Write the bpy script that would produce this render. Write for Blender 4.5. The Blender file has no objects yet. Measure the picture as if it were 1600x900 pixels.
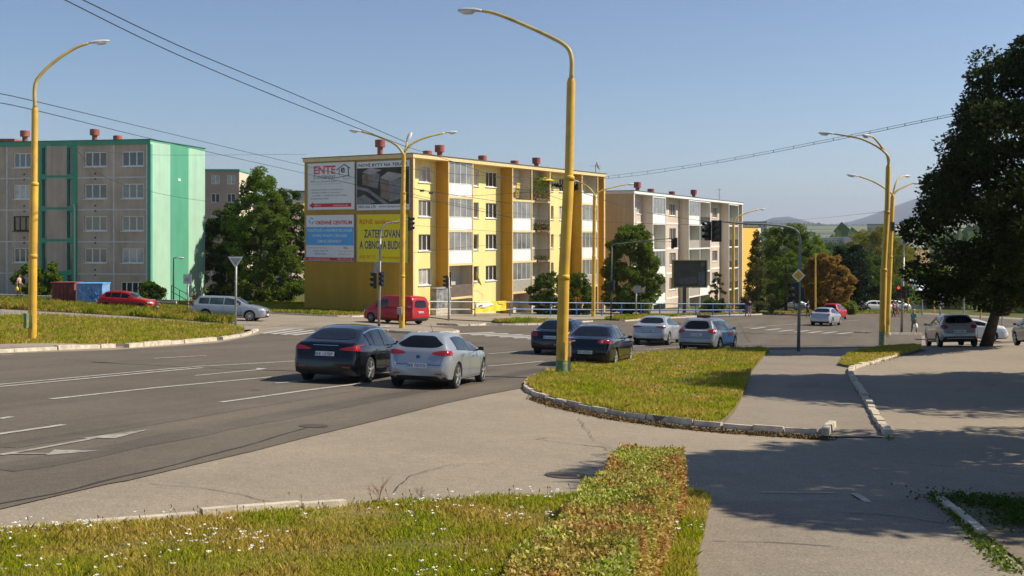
import bpy, bmesh, math, random
import numpy as np
from mathutils import Vector, Matrix
from mathutils.bvhtree import BVHTree
random.seed(7); rng = np.random.default_rng(7)
SC = bpy.context.scene; COL = SC.collection
R = math.radians
# ------------------------------------------------ camera, sky, sun, exposure
FPX, CX, HY = 1690.0, 800.0, 366.0          # focal length in photo pixels, centre column, horizon row
cam_d = bpy.data.cameras.new('camera'); cam = bpy.data.objects.new('camera', cam_d); COL.objects.link(cam)
cam.location = (0, 0, 0); cam.rotation_euler = (R(90), 0, 0)
cam_d.sensor_width = 36; cam_d.lens = 36*FPX/1600; cam_d.shift_y = -(450-HY)/1600
cam_d.clip_start = 0.1; cam_d.clip_end = 60000
SC.camera = cam
SUN_AZ = (1.0, 0.03); SUN_EL = 44.0
w = bpy.data.worlds.new('World'); SC.world = w; w.use_nodes = True
nt = w.node_tree; sky = nt.nodes.new('ShaderNodeTexSky'); sky.sky_type = 'NISHITA'; sky.sun_disc = False
sky.sun_elevation = R(SUN_EL); sky.sun_rotation = math.atan2(SUN_AZ[0], SUN_AZ[1])
sky.altitude = 300; sky.air_density = 0.9; sky.dust_density = 0.25; sky.ozone_density = 3.2
bg = nt.nodes['Background']; bg.inputs['Strength'].default_value = 0.088
nt.links.new(sky.outputs[0], bg.inputs[0])
sun_d = bpy.data.lights.new('sun', 'SUN'); sun_d.energy = 4.9; sun_d.angle = R(0.53); sun_d.color = (1.0, 0.90, 0.74)
sun = bpy.data.objects.new('sun', sun_d); COL.objects.link(sun)
_el = R(SUN_EL); _s = Vector((SUN_AZ[0], SUN_AZ[1], 0)).normalized()*math.cos(_el) + Vector((0, 0, math.sin(_el)))
sun.rotation_euler = _s.to_track_quat('Z', 'Y').to_euler(); sun.location = (60, 0, 60)
SC.view_settings.view_transform = 'Standard'; SC.view_settings.look = 'None'
SC.view_settings.exposure = 0.38; SC.view_settings.gamma = 1.0; SC.view_settings.use_curve_mapping = False
SC.cycles.max_bounces = 6; SC.cycles.volume_bounces = 0; SC.cycles.transparent_max_bounces = 8

# ------------------------------------------------ ground height and pixel helpers
def softp(t, k=6.0): return 0.5*(t + np.sqrt(t*t + k*k))        # smooth max(t,0)
def ground(X, Y):
    X = np.asarray(X, float); Y = np.asarray(Y, float)
    h = Y - 0.3*softp(Y-45, 8)
    h = h - 0.45*softp(Y-150, 30)
    Xc = np.clip(X, -90, 160)
    xs = -0.02*Xc + 0.015*softp(-Xc, 5) - 0.0375
    fade = 1/(1+(Y/260.0)**4)
    z = -2.22 - 0.062*h*1.0 + xs*fade
    z = z + .68*np.exp(-((X-25)/10.0)**2-((Y-45)/9.0)**2)
    far = np.clip((Y-420)/400.0, 0, 1); z = z*(1-far) + far*np.maximum(z, -26)
    # distant valley side, fields and hills
    z = z + np.where(Y > 1200, 60*np.clip((Y-1400)/2400, 0, 1)**1.2, 0)
    a = X/np.maximum(Y, 1)
    def hill(a0, wd, y0, yw, hh): return hh*np.exp(-((a-a0)/wd)**2)*np.exp(-((Y-y0)/yw)**2)
    z = z + hill(0.395, 0.075, 9000, 1600, 250) + hill(0.25, 0.03, 8600, 1500, 110) + hill(0.50, 0.09, 9500, 1800, 300)
    z = z + hill(-0.3, 0.5, 8600, 1500, -40)
    return z
def gz(X, Y): return float(ground(X, Y))
def G(px, py):
    """photo pixel -> point on the ground"""
    rx, rz = (px-CX)/FPX, (HY-py)/FPX
    lo, hi = 2.0, 400.0
    f = lambda d: rz*d - gz(rx*d, d)
    d = lo
    while d < hi:
        if f(d*1.01) < 0:
            a, b = d, d*1.01
            for _ in range(20):
                m = 0.5*(a+b)
                if f(m) < 0: b = m
                else: a = m
            return Vector((rx*a, a, gz(rx*a, a)))
        d *= 1.01
    return Vector((rx*hi, hi, gz(rx*hi, hi)))
def PX(px, py, d): return Vector(((px-CX)/FPX*d, d, (HY-py)/FPX*d))

# ------------------------------------------------ object helpers
def tag(o, label=None, cat=None, group=None, kind=None):
    if label: o['label'] = label
    if cat: o['category'] = cat
    if group: o['group'] = group
    if kind: o['kind'] = kind
    return o
def empty(name, loc=(0, 0, 0), rz=0.0):
    o = bpy.data.objects.new(name, None); COL.objects.link(o); o.location = loc; o.rotation_euler = (0, 0, rz)
    o.empty_display_size = 0.2; return o
def link(name, me, m, parent=None, smooth=False, world=False):
    o = bpy.data.objects.new(name, me); COL.objects.link(o)
    ms = m if isinstance(m, (list, tuple)) else [m]
    for q in ms: me.materials.append(q)
    if parent is not None:
        o.parent = parent
        if world:
            off = Vector(parent.location); p = parent
            while p.parent is not None: p = p.parent; off += Vector(p.location)
            me.transform(Matrix.Translation(-off))
    if smooth: me.polygons.foreach_set('use_smooth', [True]*len(me.polygons))
    return o
def copy_tree(o, parent=None):
    c = o.copy(); COL.objects.link(c); c.parent = parent
    if parent is not None: c.matrix_parent_inverse = o.matrix_parent_inverse.copy()
    for ch in list(o.children): copy_tree(ch, c)
    return c
class MB:
    def __init__(s): s.v = []; s.f = []
    def quad(s, *p):
        n = len(s.v); s.v += [tuple(q) for q in p]; s.f.append(tuple(range(n, n+len(p)))); return s
    def hexa(s, c):     # 8 corners: bottom 4 ccw, top 4
        n = len(s.v); s.v += [tuple(q) for q in c]
        for f in ((3, 2, 1, 0), (4, 5, 6, 7), (0, 1, 5, 4), (1, 2, 6, 5), (2, 3, 7, 6), (3, 0, 4, 7)): s.f.append(tuple(n+i for i in f))
        return s
    def box(s, x0, x1, y0, y1, z0, z1):
        return s.hexa([(x0, y0, z0), (x1, y0, z0), (x1, y1, z0), (x0, y1, z0), (x0, y0, z1), (x1, y0, z1), (x1, y1, z1), (x0, y1, z1)])
    def tube(s, pts, rad, n=10, cap=True):
        pts = [Vector(p) for p in pts]
        if not isinstance(rad, (list, tuple)): rad = [rad]*len(pts)
        base = len(s.v); prev = None
        for i, p in enumerate(pts):
            t = (pts[min(i+1, len(pts)-1)] - pts[max(i-1, 0)]).normalized()
            a = prev if prev is not None else (Vector((1, 0, 0)) if abs(t.x) < .8 else Vector((0, 1, 0)))
            a = (a - t*a.dot(t)).normalized(); prev = a; b = t.cross(a)
            for k in range(n):
                q = 2*math.pi*k/n; s.v.append(tuple(p + (a*math.cos(q) + b*math.sin(q))*rad[i]))
        for i in range(len(pts)-1):
            for k in range(n):
                k2 = (k+1) % n; s.f.append((base+i*n+k, base+i*n+k2, base+(i+1)*n+k2, base+(i+1)*n+k))
        if cap:
            s.f.append(tuple(base+k for k in range(n))[::-1]); s.f.append(tuple(base+(len(pts)-1)*n+k for k in range(n)))
        return s
    def lathe(s, prof, n=20, c=(0, 0, 0), axis='z'):
        base = len(s.v)
        for r, h in prof:
            for k in range(n):
                q = 2*math.pi*k/n; a, b = r*math.cos(q), r*math.sin(q)
                s.v.append({'z': (c[0]+a, c[1]+b, c[2]+h), 'y': (c[0]+a, c[1]+h, c[2]+b), 'x': (c[0]+h, c[1]+a, c[2]+b)}[axis])
        for i in range(len(prof)-1):
            for k in range(n):
                k2 = (k+1) % n; s.f.append((base+i*n+k, base+i*n+k2, base+(i+1)*n+k2, base+(i+1)*n+k))
        s.f.append(tuple(base+k for k in range(n))); s.f.append(tuple(base+(len(prof)-1)*n+k for k in range(n)))
        return s
    def prism(s, poly, ax0, ax1, fn):   # poly 2d list, fn(u,v,w)->xyz
        n = len(s.v); m = len(poly)
        s.v += [tuple(fn(u, v, ax0)) for u, v in poly] + [tuple(fn(u, v, ax1)) for u, v in poly]
        s.f.append(tuple(n+i for i in range(m))); s.f.append(tuple(n+m+i for i in range(m))[::-1])
        for i in range(m):
            j = (i+1) % m; s.f.append((n+i, n+m+i, n+m+j, n+j))
        return s
    def mesh(s, name, fixn=True):
        me = bpy.data.meshes.new(name); me.from_pydata(s.v, [], s.f)
        if fixn:
            bm = bmesh.new(); bm.from_mesh(me); bmesh.ops.recalc_face_normals(bm, faces=bm.faces); bm.to_mesh(me); bm.free()
        return me
    def build(s, name, m, parent=None, smooth=False, world=False): return link(name, s.mesh(name), m, parent, smooth, world)
def bevel(o, wd=0.01, seg=2):
    md = o.modifiers.new('bevel', 'BEVEL'); md.width = wd; md.segments = seg; md.limit_method = 'ANGLE'; return o
def auto_smooth(o, ang=40):
    me = o.data
    try: me.set_sharp_from_angle(angle=R(ang)); me.polygons.foreach_set('use_smooth', [True]*len(me.polygons))
    except Exception: pass
    return o

# ------------------------------------------------ materials
def newmat(name):
    m = bpy.data.materials.new(name); m.use_nodes = True; n = m.node_tree.nodes; return m, n, m.node_tree.links, n['Principled BSDF']
def mat(name, c, rough=.7, metal=0.0, var=.12, scale=3.0, c2=None, bump=0.0, bscale=40.0, coat=0.0, spec=.5, detail=5.0, emis=None):
    m, n, l, b = newmat(name)
    b.inputs['Roughness'].default_value = rough; b.inputs['Metallic'].default_value = metal
    b.inputs['Coat Weight'].default_value = coat; b.inputs['Coat Roughness'].default_value = .04
    b.inputs['Specular IOR Level'].default_value = spec
    c = tuple(c)+(1,)
    lo = tuple(x*(1-var) for x in c[:3])+(1,); hi = tuple(min(1, x*(1+var)) for x in c[:3])+(1,)
    if c2: lo, hi = c, tuple(c2)+(1,)
    tc = n.new('ShaderNodeTexCoord'); nz = n.new('ShaderNodeTexNoise'); nz.inputs['Scale'].default_value = scale; nz.inputs['Detail'].default_value = detail
    l.new(tc.outputs['Object'], nz.inputs['Vector'])
    cr = n.new('ShaderNodeValToRGB'); cr.color_ramp.elements[0].position = .3; cr.color_ramp.elements[1].position = .7
    cr.color_ramp.elements[0].color = lo; cr.color_ramp.elements[1].color = hi
    l.new(nz.outputs['Fac'], cr.inputs[0]); l.new(cr.outputs[0], b.inputs['Base Color'])
    if bump:
        n2 = n.new('ShaderNodeTexNoise'); n2.inputs['Scale'].default_value = bscale; n2.inputs['Detail'].default_value = 4
        bp = n.new('ShaderNodeBump'); bp.inputs['Strength'].default_value = bump; bp.inputs['Distance'].default_value = .02
        l.new(tc.outputs['Object'], n2.inputs['Vector']); l.new(n2.outputs['Fac'], bp.inputs['Height']); l.new(bp.outputs[0], b.inputs['Normal'])
    if emis: b.inputs['Emission Color'].default_value = tuple(emis[:3])+(1,); b.inputs['Emission Strength'].default_value = emis[3]
    return m
def asphalt(name, c, streak=0.0, patch=.2, crack=.5, cs=.12, rough=.88, dark_lane=None):
    """worn asphalt: grain, large patches, sparse cracks; optional rolled wear bands along the driving direction"""
    m, n, l, b = newmat(name); b.inputs['Roughness'].default_value = rough; b.inputs['Specular IOR Level'].default_value = .3
    tc = n.new('ShaderNodeTexCoord')
    def noise(sc, det=6, vec=None, rg=.55):
        q = n.new('ShaderNodeTexNoise'); q.inputs['Scale'].default_value = sc; q.inputs['Detail'].default_value = det; q.inputs['Roughness'].default_value = rg
        l.new(vec or tc.outputs['Object'], q.inputs['Vector']); return q.outputs['Fac']
    def mapr(x, a, b_, c_, d):
        q = n.new('ShaderNodeMapRange'); q.inputs[1].default_value = a; q.inputs[2].default_value = b_; q.inputs[3].default_value = c_; q.inputs[4].default_value = d
        l.new(x, q.inputs[0]); return q.outputs[0]
    def math_(op, x, y):
        q = n.new('ShaderNodeMath'); q.operation = op
        for i, t in enumerate((x, y)):
            if isinstance(t, (int, float)): q.inputs[i].default_value = t
            else: l.new(t, q.inputs[i])
        return q.outputs[0]
    fac = mapr(noise(.35, 5), .3, .7, 1-patch, 1+patch)
    fac = math_('MULTIPLY', fac, mapr(noise(45, 3), .34, .66, .74, 1.26))
    fac = math_('MULTIPLY', fac, mapr(noise(5, 6, rg=.7), .3, .7, .90, 1.10))
    # cracks: thin lines between big cells, only where a mask lets them
    nv = n.new('ShaderNodeTexNoise'); nv.inputs['Scale'].default_value = 1.2; l.new(tc.outputs['Object'], nv.inputs['Vector'])
    vm = n.new('ShaderNodeVectorMath'); vm.operation = 'MULTIPLY_ADD'; vm.inputs[1].default_value = (1.6, 1.6, 0); l.new(nv.outputs['Color'], vm.inputs[0]); l.new(tc.outputs['Object'], vm.inputs[2])
    vo = n.new('ShaderNodeTexVoronoi'); vo.feature = 'DISTANCE_TO_EDGE'; vo.inputs['Scale'].default_value = cs; l.new(vm.outputs[0], vo.inputs['Vector'])
    ck = mapr(vo.outputs['Distance'], .0, .0035, 1, 0)
    mask = mapr(noise(.22, 2), .48, .56, 0, 1)
    ck = math_('MULTIPLY', math_('MULTIPLY', ck, mask), crack)
    fac = math_('MULTIPLY', fac, math_('SUBTRACT', 1.0, ck))
    if streak:
        m0 = n.new('ShaderNodeMapping'); m0.inputs['Rotation'].default_value = (0, 0, R(17.9)); l.new(tc.outputs['Object'], m0.inputs['Vector'])
        mp = n.new('ShaderNodeMapping'); mp.inputs['Scale'].default_value = (.9, .035, 1); l.new(m0.outputs[0], mp.inputs['Vector'])
        fac = math_('MULTIPLY', fac, mapr(noise(1.0, 4, mp.outputs[0]), .3, .7, 1-streak, 1+streak))
    mx = n.new('ShaderNodeVectorMath'); mx.operation = 'SCALE'; mx.inputs[0].default_value = tuple(c); l.new(fac, mx.inputs['Scale'])
    l.new(mx.outputs[0], b.inputs['Base Color'])
    bp = n.new('ShaderNodeBump'); bp.inputs['Strength'].default_value = .35; bp.inputs['Distance'].default_value = .01
    l.new(noise(80, 3), bp.inputs['Height']); l.new(bp.outputs[0], b.inputs['Normal'])
    return m
def leafmat(name, cols, transl=.35, patchcols=None, pscale=1.5, rough=.6):
    """leaves: each leaf its own tone, a little light let through"""
    m, n, l, b = newmat(name); b.inputs['Roughness'].default_value = .75; b.inputs['Specular IOR Level'].default_value = .12
    ge = n.new('ShaderNodeNewGeometry'); cr = n.new('ShaderNodeValToRGB'); cr.color_ramp.interpolation = 'LINEAR'
    els = cr.color_ramp.elements
    while len(els) < len(cols): els.new(.5)
    for i, c in enumerate(cols): els[i].position = i/(len(cols)-1); els[i].color = tuple(c)+(1,)
    l.new(ge.outputs['Random Per Island'], cr.inputs[0]); col = cr.outputs[0]
    if patchcols:
        c2 = n.new('ShaderNodeValToRGB'); e2 = c2.color_ramp.elements
        while len(e2) < len(patchcols): e2.new(.5)
        for i, c in enumerate(patchcols): e2[i].position = i/(len(patchcols)-1); e2[i].color = tuple(c)+(1,)
        l.new(ge.outputs['Random Per Island'], c2.inputs[0])
        tc = n.new('ShaderNodeTexCoord'); nz = n.new('ShaderNodeTexNoise'); nz.inputs['Scale'].default_value = pscale; nz.inputs['Detail'].default_value = 3
        l.new(tc.outputs['Object'], nz.inputs['Vector'])
        mr = n.new('ShaderNodeMapRange'); mr.inputs[1].default_value = .42; mr.inputs[2].default_value = .58; l.new(nz.outputs['Fac'], mr.inputs[0])
        mx = n.new('ShaderNodeMix'); mx.data_type = 'RGBA'; l.new(mr.outputs[0], mx.inputs[0]); l.new(col, mx.inputs[6]); l.new(c2.outputs[0], mx.inputs[7]); col = mx.outputs[2]
    l.new(col, b.inputs['Base Color'])
    tr = n.new('ShaderNodeBsdfTranslucent'); l.new(col, tr.inputs[0]); ms = n.new('ShaderNodeMixShader'); ms.inputs[0].default_value = transl
    l.new(b.outputs[0], ms.inputs[1]); l.new(tr.outputs[0], ms.inputs[2]); l.new(ms.outputs[0], n['Material Output'].inputs[0])
    return m
def paint(name, c, metal=.0, rough=.35, coat=.7): return mat(name, c, rough=rough, metal=metal, var=.03, scale=1.0, coat=coat, spec=.35)
def wallmat(name, c, stain=.16, var=.05, spots=.0):
    """rendered or panel wall: soft mottling and rain streaks running down"""
    m = mat(name, c, rough=.88, var=var, scale=.7, bump=.12, bscale=30); n = m.node_tree.nodes; l = m.node_tree.links; b = n['Principled BSDF']
    src = b.inputs['Base Color'].links[0].from_socket; tc = n.new('ShaderNodeTexCoord'); mp = n.new('ShaderNodeMapping'); mp.inputs['Scale'].default_value = (1.6, 1.6, .13); l.new(tc.outputs['Object'], mp.inputs[0])
    q = n.new('ShaderNodeTexNoise'); q.inputs['Scale'].default_value = 1.0; q.inputs['Detail'].default_value = 6; q.inputs['Roughness'].default_value = .65; l.new(mp.outputs[0], q.inputs[0])
    mr = n.new('ShaderNodeMapRange'); mr.inputs[1].default_value = .35; mr.inputs[2].default_value = .68; mr.inputs[3].default_value = 1.03; mr.inputs[4].default_value = 1-stain; l.new(q.outputs[0], mr.inputs[0])
    vm = n.new('ShaderNodeVectorMath'); vm.operation = 'SCALE'; l.new(src, vm.inputs[0]); l.new(mr.outputs[0], vm.inputs['Scale']); l.new(vm.outputs[0], b.inputs['Base Color']); return m
def wornpaint(name, c, c2, under, amount=.62):
    """old enamel: faded tone, chips and scuffs showing the primer"""
    m = mat(name, c, rough=.5, var=.2, scale=2.5, c2=c2, detail=9); n = m.node_tree.nodes; l = m.node_tree.links; b = n['Principled BSDF']
    src = b.inputs['Base Color'].links[0].from_socket; tc = n.new('ShaderNodeTexCoord'); q = n.new('ShaderNodeTexNoise'); q.inputs['Scale'].default_value = 7; q.inputs['Detail'].default_value = 8; q.inputs['Roughness'].default_value = .7; l.new(tc.outputs['Object'], q.inputs[0])
    mr = n.new('ShaderNodeMapRange'); mr.inputs[1].default_value = amount; mr.inputs[2].default_value = amount+.03; l.new(q.outputs[0], mr.inputs[0])
    mx = n.new('ShaderNodeMix'); mx.data_type = 'RGBA'; l.new(mr.outputs[0], mx.inputs[0]); l.new(src, mx.inputs[6]); mx.inputs[7].default_value = tuple(under)+(1,); l.new(mx.outputs[2], b.inputs['Base Color']); return m
def glassmat(name, c=(.02, .025, .03), rough=.05, var=.3, scale=.4): return mat(name, c, rough=rough, var=var, scale=scale, spec=.8, coat=.5)
M = {}
M['asphalt_main'] = asphalt('asphalt_main', (.128, .106, .080), streak=.16, patch=.10)
M['asphalt_light'] = asphalt('asphalt_light', (.285, .238, .178), patch=.10, crack=.6)
M['asphalt_path'] = asphalt('asphalt_path', (.245, .205, .158), patch=.12, crack=.7, cs=.4)
M['road_paint'] = mat('road_paint', (.52, .50, .46), var=.3, scale=9, rough=.8, c2=(.30, .28, .25))
M['concrete'] = mat('concrete', (.68, .60, .47), var=.3, scale=5, rough=.9, c2=(.40, .34, .26), bump=.4)
M['paving'] = asphalt('paving', (.29, .245, .19), patch=.15)
M['yellow_pole'] = wornpaint('yellow_pole', (.76, .46, .035), (.54, .31, .035), (.22, .17, .10), .64)
M['pole_green'] = wornpaint('pole_green', (.10, .22, .16), (.20, .24, .12), (.45, .32, .06), .56)
M['arm_paint'] = mat('arm_paint', (.55, .40, .10), rough=.5, var=.3, scale=2)
M['grey_metal'] = mat('grey_metal', (.36, .36, .35), rough=.5, metal=.3, var=.2, scale=5)
M['dark_metal'] = mat('dark_metal', (.05, .06, .055), rough=.5, var=.3, scale=8)
M['lamp_glass'] = mat('lamp_glass', (.75, .76, .78), rough=.3, var=.05)
M['lamp_body'] = mat('lamp_body', (.55, .56, .56), rough=.45, var=.1)
M['cable'] = mat('cable', (.03, .03, .035), rough=.6)
M['signal_black'] = mat('signal_black', (.02, .028, .024), rough=.5)
M['lens_dark'] = mat('lens_dark', (.05, .03, .02), rough=.2)
M['lens_red'] = mat('lens_red', (.5, .02, .015), rough=.2, emis=(1, .05, .02, 1.2))
M['white'] = mat('white', (.80, .80, .78), rough=.6, var=.05)
M['red'] = mat('red', (.55, .03, .025), rough=.5, var=.1)
M['black'] = mat('black', (.012, .012, .013), rough=.5)
M['blue_rail'] = mat('blue_rail', (.05, .15, .42), rough=.5, var=.25, scale=4)
M['rubber'] = mat('rubber', (.016, .018, .018), rough=.85, bump=.2)
M['alloy'] = mat('alloy', (.62, .63, .65), rough=.28, metal=.8, var=.05)
M['steel_rim'] = mat('steel_rim', (.25, .25, .26), rough=.5, metal=.4)
M['plastic'] = mat('plastic', (.03, .031, .033), rough=.6)
M['car_glass'] = mat('car_glass', (.006, .007, .010), rough=.06, var=.3, scale=.6, spec=.45)
M['car_glass_clear'] = mat('car_glass_clear', (.03, .05, .055), rough=.06, var=.6, scale=1.5, spec=.5)
M['tail_lamp'] = mat('tail_lamp', (.36, .012, .012), rough=.12, coat=1)
M['tail_clear'] = mat('tail_clear', (.7, .3, .3), rough=.1, coat=1)
M['head_lamp'] = mat('head_lamp', (.7, .72, .75), rough=.08, coat=1, metal=.4)
M['chrome'] = mat('chrome', (.75, .75, .77), rough=.15, metal=1)
M['bark'] = mat('bark', (.07, .05, .035), rough=.95, var=.4, scale=8, bump=.6, bscale=20)
M['skin'] = mat('skin', (.42, .24, .17), rough=.6)
# ------------------------------------------------ terrain and road sheets
def terrain():
    ys = list(np.arange(-20, 150, 2.5)) + list(np.geomspace(150, 14000, 110))
    an = np.linspace(-1.15, 1.15, 171)
    V = []; F = []
    for y in ys:
        wd = max(abs(y)*1.0, 60)
        for a in an: V.append((a*wd*1.05, y))
    V = np.array(V); Z = ground(V[:, 0], V[:, 1]) - 0.05
    # bumpier far tree lines and ridges
    far = V[:, 1] > 1500
    Z[far] += 5*np.sin(V[far, 0]*.004)*np.cos(V[far, 1]*.003)
    n = len(an)
    for i in range(len(ys)-1):
        for j in range(n-1): F.append((i*n+j, i*n+j+1, (i+1)*n+j+1, (i+1)*n+j))
    me = bpy.data.meshes.new('terrain'); me.from_pydata([(a, b, c) for (a, b), c in zip(V.tolist(), Z.tolist())], [], F)
    m, nn, l, b = newmat('terrain_grass'); b.inputs['Roughness'].default_value = .95; b.inputs['Specular IOR Level'].default_value = .1
    tc = nn.new('ShaderNodeTexCoord')
    def ramp(scale, stops, det=4, mp=None):
        q = nn.new('ShaderNodeTexNoise'); q.inputs['Scale'].default_value = scale; q.inputs['Detail'].default_value = det
        l.new(mp or tc.outputs['Object'], q.inputs['Vector']); cr = nn.new('ShaderNodeValToRGB'); e = cr.color_ramp.elements
        while len(e) < len(stops): e.new(.5)
        for i, (p, c) in enumerate(stops): e[i].position = p; e[i].color = tuple(c)+(1,)
        l.new(q.outputs[0], cr.inputs[0]); return cr.outputs[0]
    near = ramp(.5, [(.3, (.045, .065, .018)), (.5, (.09, .10, .03)), (.7, (.17, .14, .06))], 8)
    sc = nn.new('ShaderNodeMapping'); sc.inputs['Scale'].default_value = (.0011, .0035, 0); l.new(tc.outputs['Object'], sc.inputs[0])
    farc = ramp(1.0, [(.30, (.03, .045, .02)), (.42, (.035, .055, .022)), (.46, (.10, .13, .04)), (.55, (.20, .19, .075)), (.62, (.13, .16, .05)), (.66, (.035, .05, .02))], 3, sc.outputs[0])
    sp = nn.new('ShaderNodeSeparateXYZ'); l.new(tc.outputs['Object'], sp.inputs[0])
    def mr(x, a, b_):
        q = nn.new('ShaderNodeMapRange'); q.inputs[1].default_value = a; q.inputs[2].default_value = b_; l.new(x, q.inputs[0]); return q.outputs[0]
    def mix(f, a, b_):
        q = nn.new('ShaderNodeMix'); q.data_type = 'RGBA'; l.new(f, q.inputs[0]); l.new(a, q.inputs[6]); l.new(b_, q.inputs[7]); return q.outputs[2]
    wood = ramp(.002, [(.3, (.018, .032, .018)), (.7, (.03, .045, .022))])
    c = mix(mr(sp.outputs[1], 260, 500), near, farc); c = mix(mr(sp.outputs[1], 5200, 6200), c, wood)
    l.new(c, b.inputs['Base Color'])
    o = link('terrain', me, m, smooth=True); tag(o, kind='structure'); return o
terrain()

def inpoly(P, X, Y):
    inside = np.zeros(len(X), bool); n = len(P)
    for i in range(n):
        x0, y0 = P[i]; x1, y1 = P[(i+1) % n]
        c = ((y0 > Y) != (y1 > Y)); t = np.where(c, (x1-x0)*(Y-y0)/((y1-y0) if y1 != y0 else 1e-9)+x0, 0)
        inside ^= c & (X < t)
    return inside
def gpoly(px): return [(p.x, p.y) for p in (G(*q) for q in px)]
def sheet(name, poly, off, m, step=2.0, kind='structure'):
    bm = bmesh.new(); f = bm.faces.new([bm.verts.new((x, y, 0)) for x, y in poly])
    xs = [p[0] for p in poly]; ys = [p[1] for p in poly]
    for ax, (lo, hi) in ((0, (min(xs), max(xs))), (1, (min(ys), max(ys)))):
        t = math.floor(lo/step)*step+step
        while t < hi:
            co = (t, 0, 0) if ax == 0 else (0, t, 0); no = (1, 0, 0) if ax == 0 else (0, 1, 0)
            bmesh.ops.bisect_plane(bm, geom=bm.verts[:]+bm.edges[:]+bm.faces[:], plane_co=co, plane_no=no); t += step
    bmesh.ops.triangulate(bm, faces=bm.faces[:])
    for v in bm.verts: v.co.z = gz(v.co.x, v.co.y)+off
    bmesh.ops.recalc_face_normals(bm, faces=bm.faces)
    if sum(f.normal.z*f.calc_area() for f in bm.faces) < 0: bmesh.ops.reverse_faces(bm, faces=bm.faces[:])
    me = bpy.data.meshes.new(name); bm.to_mesh(me); bm.free()
    return tag(link(name, me, m), kind=kind)
def densify(pts, step=.6):
    out = []
    for (x0, y0), (x1, y1) in zip(pts[:-1], pts[1:]):
        L = math.hypot(x1-x0, y1-y0); k = max(1, int(L/step))
        for i in range(k): out.append((x0+(x1-x0)*i/k, y0+(y1-y0)*i/k))
    out.append(pts[-1]); return out
def smoothline(pts, it=2):
    for _ in range(it):
        q = [pts[0]]
        for a, b in zip(pts[:-1], pts[1:]): q += [(a[0]*.75+b[0]*.25, a[1]*.75+b[1]*.25), (a[0]*.25+b[0]*.75, a[1]*.25+b[1]*.75)]
        q.append(pts[-1]); pts = q
    return pts
def ribbon(name, pts, wd, off, m, smooth=1, kind='structure', jag=0.0):
    pts = densify(smoothline(pts, smooth), .8); b = MB(); L = []
    for i, (x, y) in enumerate(pts):
        a = pts[max(i-1, 0)]; c = pts[min(i+1, len(pts)-1)]; dx, dy = c[0]-a[0], c[1]-a[1]; n = math.hypot(dx, dy) or 1
        px, py = -dy/n*wd/2*(1+random.uniform(-jag, jag)), dx/n*wd/2*(1+random.uniform(-jag, jag)); L.append(((x+px, y+py), (x-px, y-py)))
    for (a, b1), (c, d) in zip(L[:-1], L[1:]): b.quad(*[(p[0], p[1], gz(*p)+off) for p in (b1, d, c, a)])
    return tag(b.build(name, m), kind=kind)
def kerb(pts, wd=.22, h=.13, stone=1.0, m=None, sm=2, gap=.02, base=0.0, name='kerb'):
    """a row of concrete kerb stones, each slightly out of line"""
    pts = densify(smoothline(pts, sm), .12); b = MB(); acc = [0]
    for a, c in zip(pts[:-1], pts[1:]): acc.append(acc[-1]+math.hypot(c[0]-a[0], c[1]-a[1]))
    def at(s):
        s = min(max(s, 0), acc[-1]); i = int(np.searchsorted(acc, s)); i = min(max(i, 1), len(pts)-1)
        t = (s-acc[i-1])/((acc[i]-acc[i-1]) or 1); return Vector((pts[i-1][0]*(1-t)+pts[i][0]*t, pts[i-1][1]*(1-t)+pts[i][1]*t))
    s = 0
    while s < acc[-1]-.1:
        e = min(s+stone, acc[-1]); p, q = at(s+gap/2), at(e-gap/2); d = (q-p)
        if d.length < .05: break
        n = Vector((-d.y, d.x)).normalized()*wd/2; j = random.uniform(-.02, .02); hh = h+random.uniform(-.035, .012)
        c = [p-n, q-n, q+n, p+n]; ins = .02/wd
        tp = [p-n*(1-ins*2), q-n*(1-ins*2), q+n*(1-ins*2), p+n*(1-ins*2)]
        g = [gz(*v)+base for v in c]
        b.hexa([(v.x+j, v.y+j, z-.1) for v, z in zip(c, g)] + [(v.x+j, v.y+j, z+hh) for v, z in zip(tp, g)])
        s = e
    return tag(b.build(name, m or M['concrete']), kind='structure')

def grasscolor():
    m, n, l, b = newmat('verge_soil'); b.inputs['Roughness'].default_value = .95; b.inputs['Specular IOR Level'].default_value = .1
    tc = n.new('ShaderNodeTexCoord'); q = n.new('ShaderNodeTexNoise'); q.inputs['Scale'].default_value = .7; q.inputs['Detail'].default_value = 9; q.inputs['Roughness'].default_value = .65
    l.new(tc.outputs['Object'], q.inputs[0]); cr = n.new('ShaderNodeValToRGB'); e = cr.color_ramp.elements; e.new(.5)
    for i, (p, c) in enumerate([(.35, (.09, .11, .02)), (.5, (.18, .15, .05)), (.66, (.30, .22, .10))]): e[i].position = p; e[i].color = c+(1,)
    l.new(q.outputs[0], cr.inputs[0]); l.new(cr.outputs[0], b.inputs['Base Color']); return m
M['verge'] = grasscolor()
M['earth'] = mat('earth', (.20, .16, .11), var=.4, scale=3, rough=.95, bump=.5, c2=(.12, .10, .06))
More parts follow.
